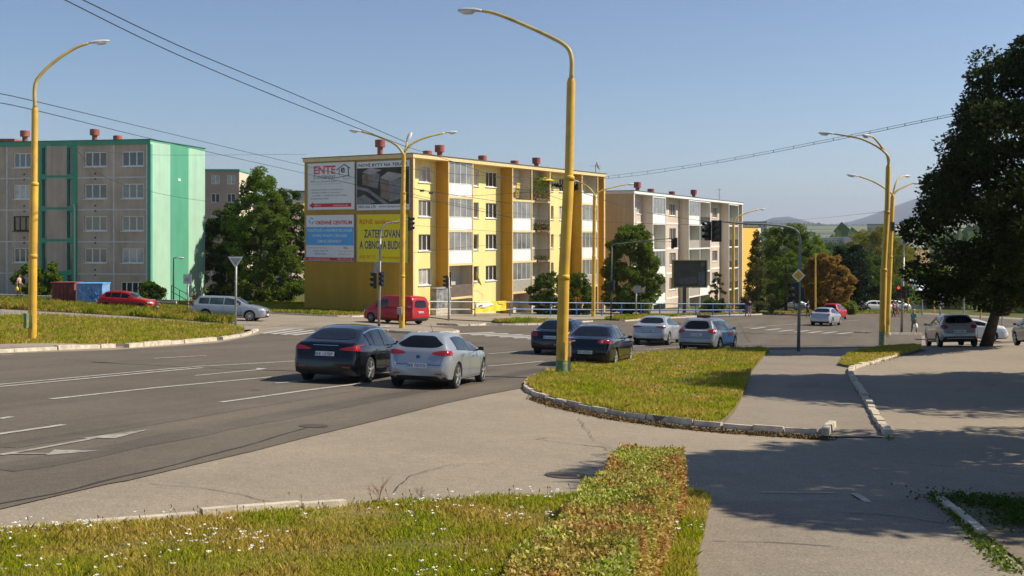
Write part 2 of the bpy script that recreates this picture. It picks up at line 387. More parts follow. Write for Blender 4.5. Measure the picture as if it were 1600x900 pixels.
# asphalt everywhere around the junction
far_l = gpoly([(0, 505), (400, 514)])
base_poly = [(-60, 3), (60, 3), (75, 60)] + gpoly([(1600, 520), (1600, 497), (1450, 489), (1180, 489), (1000, 494), (940, 499), (600, 489)]) + gpoly([(385, 489), (250, 491), (150, 481), (60, 477), (0, 474)]) + [(-75, 80), (-70, 40)]
sheet('road_apron', base_poly, 0.0, M['asphalt_light'], 2.5)
main = [(-120, 803+28), (0, 797), (80, 778), (170, 757), (200, 752), (300, 728), (395, 706), (480, 684), (600, 655), (700, 630), (760, 617), (820, 606), (850, 594), (880, 578), (960, 560), (1060, 552), (1205, 547), (1330, 544), (1440, 541), (1540, 538), (1600, 534), (1600, 500), (1450, 491), (1180, 491), (1000, 496), (940, 500), (760, 509), (600, 511), (500, 512), (430, 517), (340, 536), (180, 547), (0, 553), (-90, 560), (-200, 566)]
mp = gpoly(main[1:-2]); mp = [(mp[0][0]-9, mp[0][1]-3.4)] + mp + [(mp[-1][0]-14, mp[-1][1]-5)]
_p0, _p1 = G(0, 797), G(300, 728); _d = (_p1-_p0).normalized()
mp[0] = (_p0.x-_d.x*14, _p0.y-_d.y*14); _p2, _p3 = G(0, 553), G(180, 547)
mp[-1] = (_p2.x-20*_d.x, _p2.y-20*_d.y)
sheet('main_road', mp, .012, M['asphalt_main'], 2.5)
# the paler side road mouth and its darker edge
sheet('footpath', gpoly([(1176, 552), (1318, 552), (1330, 600), (1384, 684), (1300, 684), (1122, 668), (1150, 640), (1168, 590)]), .016, M['asphalt_path'], 2.0)
sheet('footpath', gpoly([(1110, 786), (1465, 782), (1530, 840), (1600, 905)])+[tuple(G(1600, 905).xy+Vector((.2, -3))), tuple(G(1080, 905).xy+Vector((0, -3)))]+gpoly([(1080, 905)]), .016, M['asphalt_path'], 2.0)
# crossing bars and lane lines
PAINT = .022
def pline(px, wd=.13, name='road_marking', m=None, off=PAINT): return ribbon(name, gpoly(px), wd, off, m or M['road_paint'], 0, jag=.12)
for q, wd in (([(-150, 621.5), (0, 605.5), (240, 582.5), (322, 575)], .13), ([(-150, 618), (0, 602), (240, 579.5), (322, 572.5)], .11), ([(322, 573), (460, 565)], .14),
              ([(80, 625), (240, 607.5), (425, 590)], .13), ([(345, 630), (480, 611), (620, 593)], .13), ([(-60, 689), (0, 680), (100, 665.5)], .13), ([(305, 588), (400, 579)], .10),
              ([(240, 561), (322, 556.5)], .12), ([(0, 656), (18, 653)], .12), ([(0, 556), (20, 555)], .12), ([(430, 600), (495, 594.5)], .12), ([(620, 603), (640, 600)], .1),
              ([(764, 553.5), (800, 550.5), (838, 548)], .13), ([(800, 570), (850, 565)], .13), ([(762, 573), (800, 570)], .13), ([(985, 542), (1064, 536)], .13), ([(988, 551), (1037, 556)], .13), ([(1010, 547), (1064, 542)], .10),
              ([(1160, 513), (1250, 506)], .14), ([(1310, 503), (1345, 500)], .14), ([(1300, 504.5), (1316, 503)], .14)):
    pline(q, wd)
def pquad(px, name='road_marking', off=PAINT, m=None):
    p = [G(*q) for q in px]; b = MB(); b.quad(*[(v.x, v.y, v.z+off) for v in p]); return tag(b.build(name, m or M['road_paint']), kind='structure')
M['paint_worn'] = mat('paint_worn', (.40, .37, .33), var=.3, scale=7, rough=.85, c2=(.20, .175, .15)); WP = M['paint_worn']
pline([(0, 713), (60, 703), (130, 690), (165, 683)], .10, m=WP); pline([(15, 711), (75, 711)], .09, m=WP)
pquad([(125, 687), (235, 672.5), (180, 687)], m=WP); pquad([(72, 713), (85, 705), (155, 706.5), (75, 713.5)], m=WP)
pquad([(398, 580), (418, 577), (402, 576)])
for i in range(7):
    x = [(183, 513), (207, 515), (228, 517), (252, 518), (273, 519.2), (295, 520), (319, 521)][i]; x = (1000+x[0], x[1])
    pquad([(x[0]-14, x[1]+1.2), (x[0]+8, x[1]-1.3), (x[0]+16, x[1]-1.2), (x[0]-5, x[1]+1.4)])
for i in range(6): pquad([(712+i*22, 521.5+i*1.6), (770+i*22, 519.5+i*1.6), (775+i*22, 520.8+i*1.6), (716+i*22, 523+i*1.6)])
for i in range(4): pquad([(405+i*16, 521+i*.9), (455+i*16, 514+i*1.1), (462+i*16, 514.6+i*1.1), (414+i*16, 522+i*.9)])
# manhole covers, patches, cracks as real strips of tar
def disc(name, px, py, r, m, off=.028, sq=1):
    c = G(px, py); b = MB(); k = 28; ring = [(c.x+r*math.cos(2*math.pi*i/k), c.y+r*math.sin(2*math.pi*i/k)) for i in range(k)]
    b.quad(*[(x, y, gz(x, y)+off) for x, y in ring]); return b.build(name, m)
M['iron'] = mat('iron', (.10, .075, .06), var=.4, scale=30, rough=.7, metal=.3)
tag(disc('manhole_cover', 885, 743, .27, M['iron'], .010), 'round rusty manhole cover in pale asphalt beside the hedge', 'manhole cover')
tag(disc('manhole_cover', 490, 667, .24, M['iron'], .020), 'dark manhole cover near the edge of the main carriageway', 'manhole cover')
M['tar'] = mat('tar', (.045, .04, .037), rough=.6)
def jit(p, a=.035): return [(x+random.uniform(-a, a), y+random.uniform(-a, a)) for x, y in densify(p, .22)]
for q in ([(130, 655), (180, 651), (230, 646), (270, 642)], [(905, 655), (930, 690), (1000, 720)], [(620, 770), (640, 745), (700, 728), (760, 726)], [(1350, 615), (1420, 640), (1520, 655)], [(1180, 620), (1250, 634), (1300, 632)]): ribbon('tar_seam', jit(gpoly(q)), .010, .023, M['tar'], 1, jag=.6)
M['asphalt_patch'] = asphalt('asphalt_patch', (.20, .17, .13), patch=.08, crack=0); M['oil'] = asphalt('oil', (.085, .072, .058), patch=.3, crack=0)
for q, mm in (([(1230, 600), (1280, 598), (1284, 606), (1232, 608)], 'asphalt_patch'),): sheet('asphalt_patch', gpoly(q), .020 if q[0][0] > 1000 else .004, M[mm], 2.5)
ribbon('tyre_wear', gpoly([(0, 736), (150, 708), (330, 672), (500, 640), (640, 614), (780, 590), (850, 577)]), .55, .0165, asphalt('tyre_wear', (.103, .087, .069), streak=.2, patch=.2, crack=0), 1, jag=.25)
ribbon('tyre_wear', gpoly([(0, 700), (150, 677), (330, 645), (500, 617), (640, 596), (780, 577)]), .45, .0165, asphalt('tyre_wear_thin', (.114, .096, .074), streak=.2, patch=.2, crack=0), 1, jag=.25)
pcr = [(0, 790), (50, 781), (100, 770), (180, 750), (260, 731), (330, 712), (390, 696), (440, 682), (480, 670)]
ribbon('tar_seam', [(a+random.uniform(-.05, .05), b+random.uniform(-.05, .05)) for a, b in densify(gpoly(pcr), .8)], .04, .018, M['tar'], 1, jag=.5)
ribbon('tar_seam', jit(gpoly([(230, 757), (300, 762), (350, 768), (400, 780), (450, 790), (490, 796)])), .009, .008, M['tar'], 1, jag=.6)
ribbon('tar_seam', jit(gpoly([(1110, 848), (1200, 850), (1300, 856)])), .010, .022, M['tar'], 1, jag=.6)
ribbon('tar_seam', jit(gpoly([(1290, 803), (1380, 806), (1480, 822)])), .014, .022, M['tar'], 1, jag=.6)
ribbon('kerb', gpoly([(1335, 773), (1357, 787)]), .09, .02, M['concrete'], 0)
ribbon('kerb', gpoly([(1190, 771), (1305, 772)]), .03, .02, M['concrete'], 0)

# verges: raised grass islands with kerbs
VERGES = {}
def verge(key, px=None, poly=None, off=.10, name='grass_verge', m=None):
    poly = poly or gpoly(px); poly = smoothline(poly+[poly[0]], 1)[:-1]; VERGES[key] = (poly, off)
    sheet(name, poly, off, m or M['verge'], 2.0)
    b = MB()
    for i in range(len(poly)):
        a = poly[i]; c = poly[(i+1) % len(poly)]; b.quad((a[0], a[1], gz(*a)-.1), (c[0], c[1], gz(*c)-.1), (c[0], c[1], gz(*c)+off), (a[0], a[1], gz(*a)+off))
    tag(b.build('verge_edge', M['earth']), kind='structure')
near_edge = [(-60, 845), (0, 838), (120, 832), (210, 825), (330, 815), (480, 803), (520, 799), (700, 789), (870, 783), (960, 776), (1040, 778), (1112, 775)]
pn = gpoly(near_edge)
verge('near', poly=[(pn[0][0]-6, pn[0][1]-1.2)]+pn+gpoly([(1108, 800), (1098, 850), (1082, 905)])+[(1.2, 5.0), (-9, 5.0)], off=.06)
kerb(gpoly([(-60, 844), (0, 837), (120, 832), (210, 825), (330, 815), (480, 803), (540, 798.5)]), .15, .12, 1.0, gap=.03)
verge('mid', [(822, 606), (826, 598), (850, 590), (880, 578), (960, 561), (1060, 552), (1130, 549), (1205, 548), (1192, 560), (1170, 588), (1165, 610), (1152, 640), (1132, 664), (1110, 668), (1000, 655), (900, 637), (845, 622)])
kerb(gpoly([(846, 592), (828, 597), (820, 605), (834, 618), (870, 630), (950, 647), (1050, 661), (1130, 669), (1220, 676), (1290, 680)]), .16, .11, .55, gap=.03)
kerb(gpoly([(1290, 681), (1300, 667)]), .16, .14, .5, sm=0)
verge('right', [(1310, 572), (1318, 560), (1350, 549), (1400, 543), (1440, 543), (1438, 549), (1400, 558), (1350, 570), (1330, 576)])
kerb(gpoly([(1440, 544), (1405, 556), (1365, 567), (1330, 576), (1328, 585), (1345, 612), (1364, 645), (1388, 684)]), .18, .12, .6, gap=.04)
verge('left', [(-130, 543), (0, 543), (50, 541), (180, 543), (330, 532), (372, 524), (385, 517), (340, 511), (250, 505), (140, 499), (60, 496), (0, 498), (-130, 497)])
kerb(gpoly([(-200, 560), (0, 551), (100, 546), (178, 543)]), .22, .14, 1.0); kerb(gpoly([(198, 543), (330, 533), (336, 532.5)]), .25, .16, 1.0); kerb(gpoly([(345, 531), (385, 524), (402, 517)]), .2, .13, 1.0)
sheet('footpath', gpoly([(-130, 552), (0, 550), (100, 545), (180, 542), (50, 540), (0, 541), (-130, 542)]), .11, M['paving'], 2.0)
sheet('footpath', gpoly([(-130, 484), (0, 486), (60, 489), (200, 497), (300, 505), (370, 511), (400, 516), (385, 519), (300, 512), (200, 504), (100, 498), (0, 498), (-130, 497)]), .115, M['paving'], 2.0)
sheet('paved_pad', gpoly([(190, 519), (250, 512), (290, 514), (285, 521), (240, 524)]), .115, M['paving'], 2.0)
verge('left_back', [(-130, 470), (0, 471), (80, 475), (200, 484), (300, 492), (366, 500), (366, 509), (300, 504), (200, 496), (60, 488), (0, 485), (-130, 483)], off=.12)
# beyond the side road on the left, then the pavement along the ochre wall and the blue rail
verge('far_left', [(420, 489), (385, 487), (-100, 466), (-100, 462), (300, 470), (470, 473), (560, 480), (592, 489), (560, 494), (490, 493)], off=.10)
kerb(gpoly([(385, 489), (440, 491), (500, 494), (560, 496), (592, 492)]), .18, .12, 1.0)
sheet('footpath', gpoly([(475, 484), (560, 488), (592, 490), (600, 483), (640, 483), (640, 478), (560, 476), (475, 476)]), .12, M['paving'], 2.0)
sheet('footpath', gpoly([(640, 492), (700, 500), (770, 503), (860, 502), (940, 500), (1000, 497), (1180, 490), (1180, 486), (1000, 487), (940, 488), (860, 487), (700, 486), (640, 486)]), .06, M['paving'], 2.0)
kerb(gpoly([(683, 507.5), (715, 509.5), (757, 509), (757, 506)]), .2, .13, .8, sm=1)
verge('far_mid', [(768, 504), (800, 501.5), (850, 501.5), (864, 504), (840, 507), (790, 507)], off=.14)
kerb(gpoly([(760, 507.5), (800, 508.5), (850, 508), (925, 503)]), .16, .13, 1.0)
verge('far_right', [(945, 500), (965, 496), (1010, 494), (1060, 493.5), (1080, 493), (1300, 487), (1440, 489), (1440, 491), (1300, 490.5), (1180, 491), (1080, 494), (1010, 499), (975, 502)], off=.12)
kerb(gpoly([(975, 502.5), (1010, 500), (1060, 497), (1138, 493.5), (1190, 492)]), .2, .13, 1.0)
# traffic island under the tall middle lamp, island by the far crossing
def island(poly, off=.12):
    poly = smoothline(poly+[poly[0]], 1)[:-1]; sheet('traffic_island', poly, off, M['paving'], 2.0); kerb(poly+[poly[0]], .2, off+.015, .8, sm=0)
island(gpoly([(590, 514), (620, 511.5), (680, 514), (722, 519), (700, 522), (640, 522), (600, 519)]))
kerb(gpoly([(1336, 521), (1360, 521.5)]), .3, .15, .7, sm=0)
kerb(gpoly([(1384, 522.5), (1440, 523)]), .2, .13, 1.0, sm=0)
sheet('dirt_patch', gpoly([(1478, 782), (1600, 770), (1640, 775)])+gpoly([(1640, 880), (1600, 885), (1545, 842)]), .02, M['earth'], 2.0)
kerb(gpoly([(1468, 783), (1490, 800), (1515, 822), (1535, 840)]), .13, .07, .7, sm=1); kerb(gpoly([(1545, 850), (1570, 872), (1590, 895)]), .12, .03, .4, gap=.14, sm=1)
sheet('side_lane', gpoly([(1440, 541), (1540, 536), (1600, 532), (1700, 530), (1700, 512), (1600, 510), (1500, 520), (1440, 525)]), .020, M['asphalt_light'], 2.5)
# ------------------------------------------------ vegetation
def npmesh(name, V, nside):
    """V: (n, nside, 3) array of separate polygons"""
    n = len(V); me = bpy.data.meshes.new(name); me.vertices.add(n*nside); me.vertices.foreach_set('co', V.reshape(-1).astype(np.float32))
    me.loops.add(n*nside); me.loops.foreach_set('vertex_index', np.arange(n*nside, dtype=np.int32))
    me.polygons.add(n); me.polygons.foreach_set('loop_start', np.arange(0, n*nside, nside, dtype=np.int32)); me.polygons.foreach_set('loop_total', np.full(n, nside, dtype=np.int32))
    me.update(); me.validate(); return me
def leaves(P, size, rnd=None, droop=0.0, asp=.6, out=None):
    """leaf-shaped quads (kites) at the points P"""
    n = len(P); d = rng.normal(size=(n, 3)); d[:, 2] = d[:, 2]*.6 - droop
    if out is not None: d += out*.8
    d /= np.linalg.norm(d, axis=1)[:, None]
    u = rng.normal(size=(n, 3)); u -= (u*d).sum(1)[:, None]*d; u /= np.linalg.norm(u, axis=1)[:, None]
    s = size*rng.uniform(.6, 1.3, n)[:, None]
    bend = np.cross(d, u)*s*.15
    V = np.stack([P, P+d*s*.5+u*s*asp*.5+bend, P+d*s, P+d*s*.5-u*s*asp*.5+bend], 1); return V
def crown_points(n, H, z0, rad, prof, nclump, csize, seed, lean=(0, 0), flat=1.0, shell=.75):
    g = np.random.default_rng(seed); C = []
    ph = g.uniform(0, 6.28, 6)
    while len(C) < nclump:
        t = g.uniform(0, 1); a = g.uniform(0, 2*math.pi)
        r = prof(t)*(1+.20*math.sin(2*a+ph[0]+3*t)+.14*math.sin(3*a+ph[1]+7*t)+.10*math.sin(5*a+ph[2]-9*t))
        q = g.uniform(0, 1)**.5 if g.random() > shell else g.uniform(.72, 1.0)
        if g.random() > prof(t)+.15: continue
        z = z0+t*(H-z0); C.append((math.cos(a)*r*rad*q+lean[0]*t, math.sin(a)*r*rad*q*flat+lean[1]*t, z, g.uniform(.6, 1.35)*csize))
    C = np.array(C); k = n//nclump; P = []; O = []
    d = g.normal(size=(nclump, k, 3)); d /= np.linalg.norm(d, axis=2)[:, :, None]
    rr = g.uniform(.25, 1, (nclump, k, 1))**.45*C[:, None, 3:4]
    sc = np.array([1, 1, .72]); P = C[:, None, :3]+d*rr*sc
    return P.reshape(-1, 3), d.reshape(-1, 3), C
def pr_round(t): return max(0.05, math.sin(math.pi*(0.12+.80*t))**.7)
def pr_ovoid(t): return max(0.05, math.sin(math.pi*(0.22+.74*t))**.8)
def pr_cone(t): return max(.04, (1-t)**.85*.95+.05*(t < .1))
def pr_column(t): return max(.05, math.sin(math.pi*(0.2+.78*t))**.45)
LM = {}
LM['dark'] = leafmat('leaf_dark', [(.04, .085, .010), (.065, .12, .014), (.10, .155, .018), (.05, .09, .010)], .35)
LM['mid'] = leafmat('leaf_mid', [(.07, .13, .012), (.12, .19, .02), (.17, .22, .025), (.09, .15, .014)], .4)
LM['light'] = leafmat('leaf_light', [(.12, .20, .018), (.18, .27, .025), (.22, .29, .03), (.15, .22, .018)], .4)
LM['yellowgreen'] = leafmat('leaf_yellowgreen', [(.14, .17, .012), (.22, .23, .02), (.30, .26, .025), (.16, .18, .015)], .4)
LM['rust'] = leafmat('leaf_rust', [(.30, .15, .03), (.42, .24, .05), (.34, .26, .05), (.18, .10, .02)], .35)
LM['larch'] = leafmat('leaf_larch', [(.07, .10, .02), (.12, .14, .03), (.15, .14, .04), (.06, .08, .02)], .35)
LM['conifer'] = leafmat('leaf_conifer', [(.012, .030, .010), (.02, .045, .014), (.03, .055, .016)], .15)
LM['maple'] = leafmat('leaf_maple', [(.014, .030, .005), (.024, .045, .008), (.045, .070, .012), (.016, .032, .005)], .28, [(.024, .045, .008), (.045, .065, .012), (.05, .05, .012)], .35)
def tree(name, X, Y, H, rad, kind, label, zb=None, z0=.25, prof=pr_round, n=16000, nclump=90, csize=.15, leaf=.22, seed=1, cat='tree', trunk_r=None, lean=(0, 0), group=None, limbs=9, droop=.15, asp=.6, bare=False):
    zb = gz(X, Y) if zb is None else zb
    root = empty(name, (X, Y, zb)); tag(root, label, cat, group)
    if kind != 'maple': n = int(n*1.5); nclump = int(nclump*1.7)
    P, O, C = crown_points(n, H, H*z0, rad, prof, nclump, csize*rad, seed, lean)
    me = npmesh('crown', leaves(P, leaf, droop=droop, asp=asp, out=O), 4); link('crown', me, LM[kind], root)
    tr = trunk_r or H*.018; b = MB(); top = H*.82
    g = random.Random(seed); path = []; rad_ = []
    for i in range(9):
        t = i/8; path.append((lean[0]*t*.8+g.uniform(-.04, .04)*H*.1*t, lean[1]*t*.8+g.uniform(-.04, .04)*H*.1*t, top*t-.1)); rad_.append(tr*(1.25 if i == 0 else 1)*(1-.85*t))
    b.tube(path, rad_, 9)
    idx = list(range(len(C))); g.shuffle(idx)
    for i in idx[:limbs]:
        c = C[i]; t = max(.12, min(.75, (c[2]/H)-.22)); st = Vector((lean[0]*t*.8, lean[1]*t*.8, top*t)); e = Vector(c[:3]); mid = st.lerp(e, .5)+Vector((0, 0, -.03*H))
        b.tube([st, mid, e], [tr*(1-t)*.55, tr*(1-t)*.3, tr*.05], 6)
    b.build('trunk', M['bark'], root, smooth=True); return root
def at(px, d): return ((px-CX)/FPX*d, d)
# trees and bushes: (name, px, dist, H, radius, kind, label, kwargs)
def plant(name, px, d, ytop, rad, kind, label, ybase=None, **k):
    X, Y = at(px, d); zb = gz(X, Y) if ybase is None else (HY-ybase)/FPX*d
    H = (HY-ytop)/FPX*d - zb; return tree(name, X, Y, H, rad, kind, label, zb=zb, **k)
gA = 'trees between the green block and the yellow block'
plant('leafy_tree', 352, 108, 322, 2.6, 'dark', 'dense dark green tree close beside the green gable wall', 473, z0=.02, seed=11, prof=pr_column, group=gA, nclump=110, n=20000)
plant('leafy_tree', 408, 104, 266, 3.4, 'mid', 'tallest green tree between the green block and the yellow block', 474, z0=.03, seed=12, prof=pr_ovoid, group=gA, n=26000, nclump=120)
plant('leafy_tree', 450, 112, 296, 2.9, 'dark', 'green tree whose top shows just left of the billboard wall', 474, z0=.03, seed=13, prof=pr_ovoid, group=gA, n=22000, nclump=110)
plant('leafy_tree', 385, 116, 330, 3.4, 'dark', 'low dark tree filling the gap behind the tallest tree', 474, z0=.02, seed=14, prof=pr_round, group=gA, n=16000)
plant('garden_bush', 62, 88, 408, 1.6, 'mid', 'round green bush against the grey panels of the green block', 468, z0=.02, seed=15, cat='bush', n=5000, nclump=40)
plant('garden_bush', 236, 90, 442, 1.0, 'dark', 'small dark bush at the corner of the green block', 470, z0=.02, seed=16, cat='bush', n=3000, nclump=30)
plant('thuja', 856, 96.5, 428, 1.5, 'dark', 'dark conifer bush behind the blue rail, left of the slim lamp post', 492, z0=.02, seed=17, n=8000, prof=pr_round, cat='conifer', leaf=.16)
plant('thuja', 902, 98, 430, 1.6, 'dark', 'dark conifer bush behind the blue rail by the slim lamp post', 492, z0=.02, seed=18, n=8000, prof=pr_round, cat='conifer', leaf=.16)
plant('leafy_tree', 985, 103, 355, 2.75, 'mid', 'bushy green tree in front of the gable of the grey block', 492, z0=.02, seed=19, n=30000, nclump=130, prof=pr_round)
plant('birch_sapling', 1121, 116, 426, .8, 'larch', 'slender young tree right of the dark billboard', 492, z0=.05, seed=20, n=3500, nclump=35, prof=pr_ovoid, leaf=.16)
plant('garden_bush', 1112, 114, 470, 1.3, 'dark', 'low dark bush under the slender young tree', 492, z0=.02, seed=21, n=2500, nclump=24, cat='bush')
plant('larch_tree', 1183, 112, 362, 1.7, 'larch', 'airy pale green larch in front of the orange wall', 490, z0=.04, seed=22, n=9000, nclump=90, prof=pr_cone, leaf=.17, csize=.2, droop=.5)
gB = 'trees in the valley beyond the junction'
plant('leafy_tree', 1228, 122, 352, 3.3, 'mid', 'tall green tree right of the larch', None, z0=.08, seed=23, n=24000, nclump=110, group=gB)
plant('leafy_tree', 1262, 150, 372, 4.0, 'light', 'bright green tree behind the curved signal mast', None, z0=.1, seed=24, n=18000, group=gB)
plant('leafy_tree', 1291, 112, 398, 2.15, 'rust', 'rusty brown autumn tree', None, z0=.1, seed=25, n=22000, nclump=100, group=gB)
plant('leafy_tree', 1325, 124, 386, 2.9, 'conifer', 'very dark green tree right of the rusty brown one', None, z0=.08, seed=26, n=18000, group=gB)
plant('leafy_tree', 1352, 140, 396, 3.0, 'dark', 'dark green tree just left of the double yellow poles', None, z0=.08, seed=27, n=15000, group=gB)
plant('leafy_tree', 1374, 160, 356, 4.4, 'yellowgreen', 'tall yellowish tree behind the double yellow poles', None, z0=.15, seed=28, n=18000, group=gB)
plant('leafy_tree', 1412, 190, 386, 4.6, 'yellowgreen', 'olive tree between the double poles and the domed roof', None, z0=.1, seed=29, n=12000, group=gB)
plant('leafy_tree', 1458, 170, 420, 4.6, 'light', 'light green tree behind the round road sign', None, z0=.1, seed=30, n=14000, group=gB)
plant('leafy_tree', 1500, 150, 430, 4.4, 'mid', 'green tree seen under the big maple, left of its trunk', None, z0=.1, seed=31, n=14000, group=gB)
plant('leafy_tree', 1552, 170, 436, 5.0, 'light', 'pale green tree seen under the big maple, right of its trunk', None, z0=.1, seed=32, n=12000, group=gB)
plant('leafy_tree', 1205, 135, 400, 3.0, 'dark', 'dark tree low between the larch and the tall green tree', None, z0=.05, seed=33, n=10000, group=gB)
plant('leafy_tree', 1290, 190, 382, 6.0, 'dark', 'dark distant tree below the flat factory roof', None, z0=.1, seed=34, n=14000, group=gB, leaf=.3)
plant('leafy_tree', 1400, 135, 436, 2.5, 'mid', 'low green tree just behind the grey signal pole', None, z0=.1, seed=35, n=9000, group=gB)
plant('leafy_tree', 1430, 150, 455, 3.0, 'larch', 'low yellowish shrub-like tree below the domed roof', None, z0=.05, seed=36, n=9000, group=gB)
plant('leafy_tree', 1590, 140, 450, 4.0, 'mid', 'green tree at the right frame edge under the maple', None, z0=.1, seed=37, n=9000, group=gB)
plant('garden_bush', 1322, 118, 470, 1.2, 'light', 'light green bush beside the far pale off-road car', None, z0=.02, seed=38, n=2500, nclump=24, cat='bush')
# the big maple on the right and the two trees outside the frame whose shade lies over the path and the parking
bx, by = at(1540, 48)
def pr_maple(t): return [.60, .85, .98, 1.0, 1.0, .95, .86, .84, .80, .74, .45][min(10, int(t*10.99))]
tree('maple_tree', bx, by, 14.2, 4.0, 'maple', 'huge dark maple leaning over the parked silver car', z0=.15, prof=pr_maple, n=92000, nclump=300, csize=.19, leaf=.20, seed=41, trunk_r=.23, lean=(4.2, 0), limbs=40)
tree('maple_tree', 22.0, 29.6, 13.6, 6.0, 'maple', 'maple right of the view whose shade covers the parking', z0=.26, n=110000, nclump=280, csize=.2, leaf=.24, seed=42, trunk_r=.26, limbs=16)
tree('maple_tree', 14.5, 14.2, 10.6, 4.2, 'maple', 'maple right of the view whose shade covers the near crossing', z0=.36, n=80000, nclump=190, csize=.2, leaf=.2, seed=43, trunk_r=.24, limbs=16)
tree('maple_tree', 21.5, 16.5, 10.6, 4.2, 'maple', 'added unseen maple right of the view, deepening the shade at the near crossing', z0=.36, n=60000, nclump=170, csize=.2, leaf=.2, seed=44, trunk_r=.24, limbs=12)  # added out of view to cut sky light in the shaded area

tree('maple_tree', 29.5, 21, 9.5, 4.0, 'maple', 'smaller unseen maple added right of the view to block sky light', z0=.25, n=30000, nclump=110, csize=.2, leaf=.24, seed=45, trunk_r=.22, limbs=10)  # extra unseen crown, added to hold sky light off the tree shade

# ---- hedge
hp = [G(1000, 783), G(985, 815), G(945, 870), G(900, 960)]
LM['hedge'] = leafmat('leaf_hedge', [(.16, .25, .016), (.30, .40, .03), (.48, .48, .07), (.80, .68, .28), (.24, .34, .025)], .35, [(.34, .13, .04), (.50, .24, .07), (.70, .50, .18), (.22, .12, .03)], 1.3)
def hedge():
    b0 = G(1000, 786); z = .60; far = Vector((b0.x, b0.y)); near = Vector((-.10, 4.4))
    far = Vector((1.47, 11.35))
    d = (near-far); L = d.length; d /= L; n = Vector((-d.y, d.x)); W = .36
    root = empty('hedge', (far.x, far.y, gz(far.x, far.y))); tag(root, 'clipped low hedge with green and reddish brown leaves in the foreground', 'hedge')
    N = 170000; P = []; O = []
    s = rng.uniform(0, 1, N)*L; f = rng.uniform(0, 1, N); q = rng.uniform(0, 1, N)
    h = z*(1+.05*np.sin(s*3.1)+.03*np.sin(s*7.3+1))
    per = 2*h+2*W; u = q*per
    lat = np.where(u < h, -W, np.where(u < h+2*W, u-h-W, W)); zz = np.where(u < h, u, np.where(u < h+2*W, h, h-(u-h-2*W)))
    capm = f < .05; lat = np.where(capm, rng.uniform(-W, W, N), lat); zz = np.where(capm, rng.uniform(0, 1, N)*h, zz); s = np.where(capm, 0, s)
    bump = .028*np.sin(s*5+lat*9+zz*7)*np.sin(s*2.3-zz*6)+rng.normal(0, .018, N)-.04
    rr = np.sqrt(np.clip((zz-h*.78)/(h*.22), 0, 1)); shrink = 1-.07*rr*(np.abs(lat)/W > .7)
    inw = rng.uniform(0, .10, N)
    lat2 = lat*shrink + np.sign(lat)*np.where(np.abs(lat) > W*.95, bump-inw, 0); z2 = zz+np.where((zz > h*.95), bump-inw, 0); s2 = s+np.where(capm, bump+inw, 0)
    X = far.x+d.x*s2+n.x*lat2; Y = far.y+d.y*s2+n.y*lat2; G0 = ground(X, Y)
    P = np.stack([X-root.location.x, Y-root.location.y, G0+z2+.08-root.location.z], 1)
    out = np.stack([n.x*np.sign(lat)*(np.abs(lat) > W*.9), n.y*np.sign(lat)*(np.abs(lat) > W*.9), (zz > h*.9)*1.0], 1)
    link('foliage', npmesh('foliage', leaves(P, .031, asp=.62, out=out), 4), LM['hedge'], root)
    b = MB(); k = 14                                   # the dense woody inside of the hedge
    for i in range(160):
        t = random.random()*L; la = random.uniform(-W*.6, W*.6); x, y = far.x+d.x*t+n.x*la, far.y+d.y*t+n.y*la; g = gz(x, y)
        b.tube([(x, y, g-.02), (x+random.uniform(-.06, .06), y+random.uniform(-.06, .06), g+.35), (x+random.uniform(-.14, .14), y+random.uniform(-.14, .14), g+.62)], [.012, .009, .004], 5)
    b.build('branches', M['bark'], root, world=True)
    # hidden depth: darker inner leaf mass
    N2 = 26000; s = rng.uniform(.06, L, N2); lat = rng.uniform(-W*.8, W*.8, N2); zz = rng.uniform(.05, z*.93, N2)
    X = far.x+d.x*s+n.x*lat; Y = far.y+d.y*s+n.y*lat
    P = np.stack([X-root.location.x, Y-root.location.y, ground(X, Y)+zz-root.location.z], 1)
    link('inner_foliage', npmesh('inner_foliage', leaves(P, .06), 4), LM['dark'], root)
hedge()

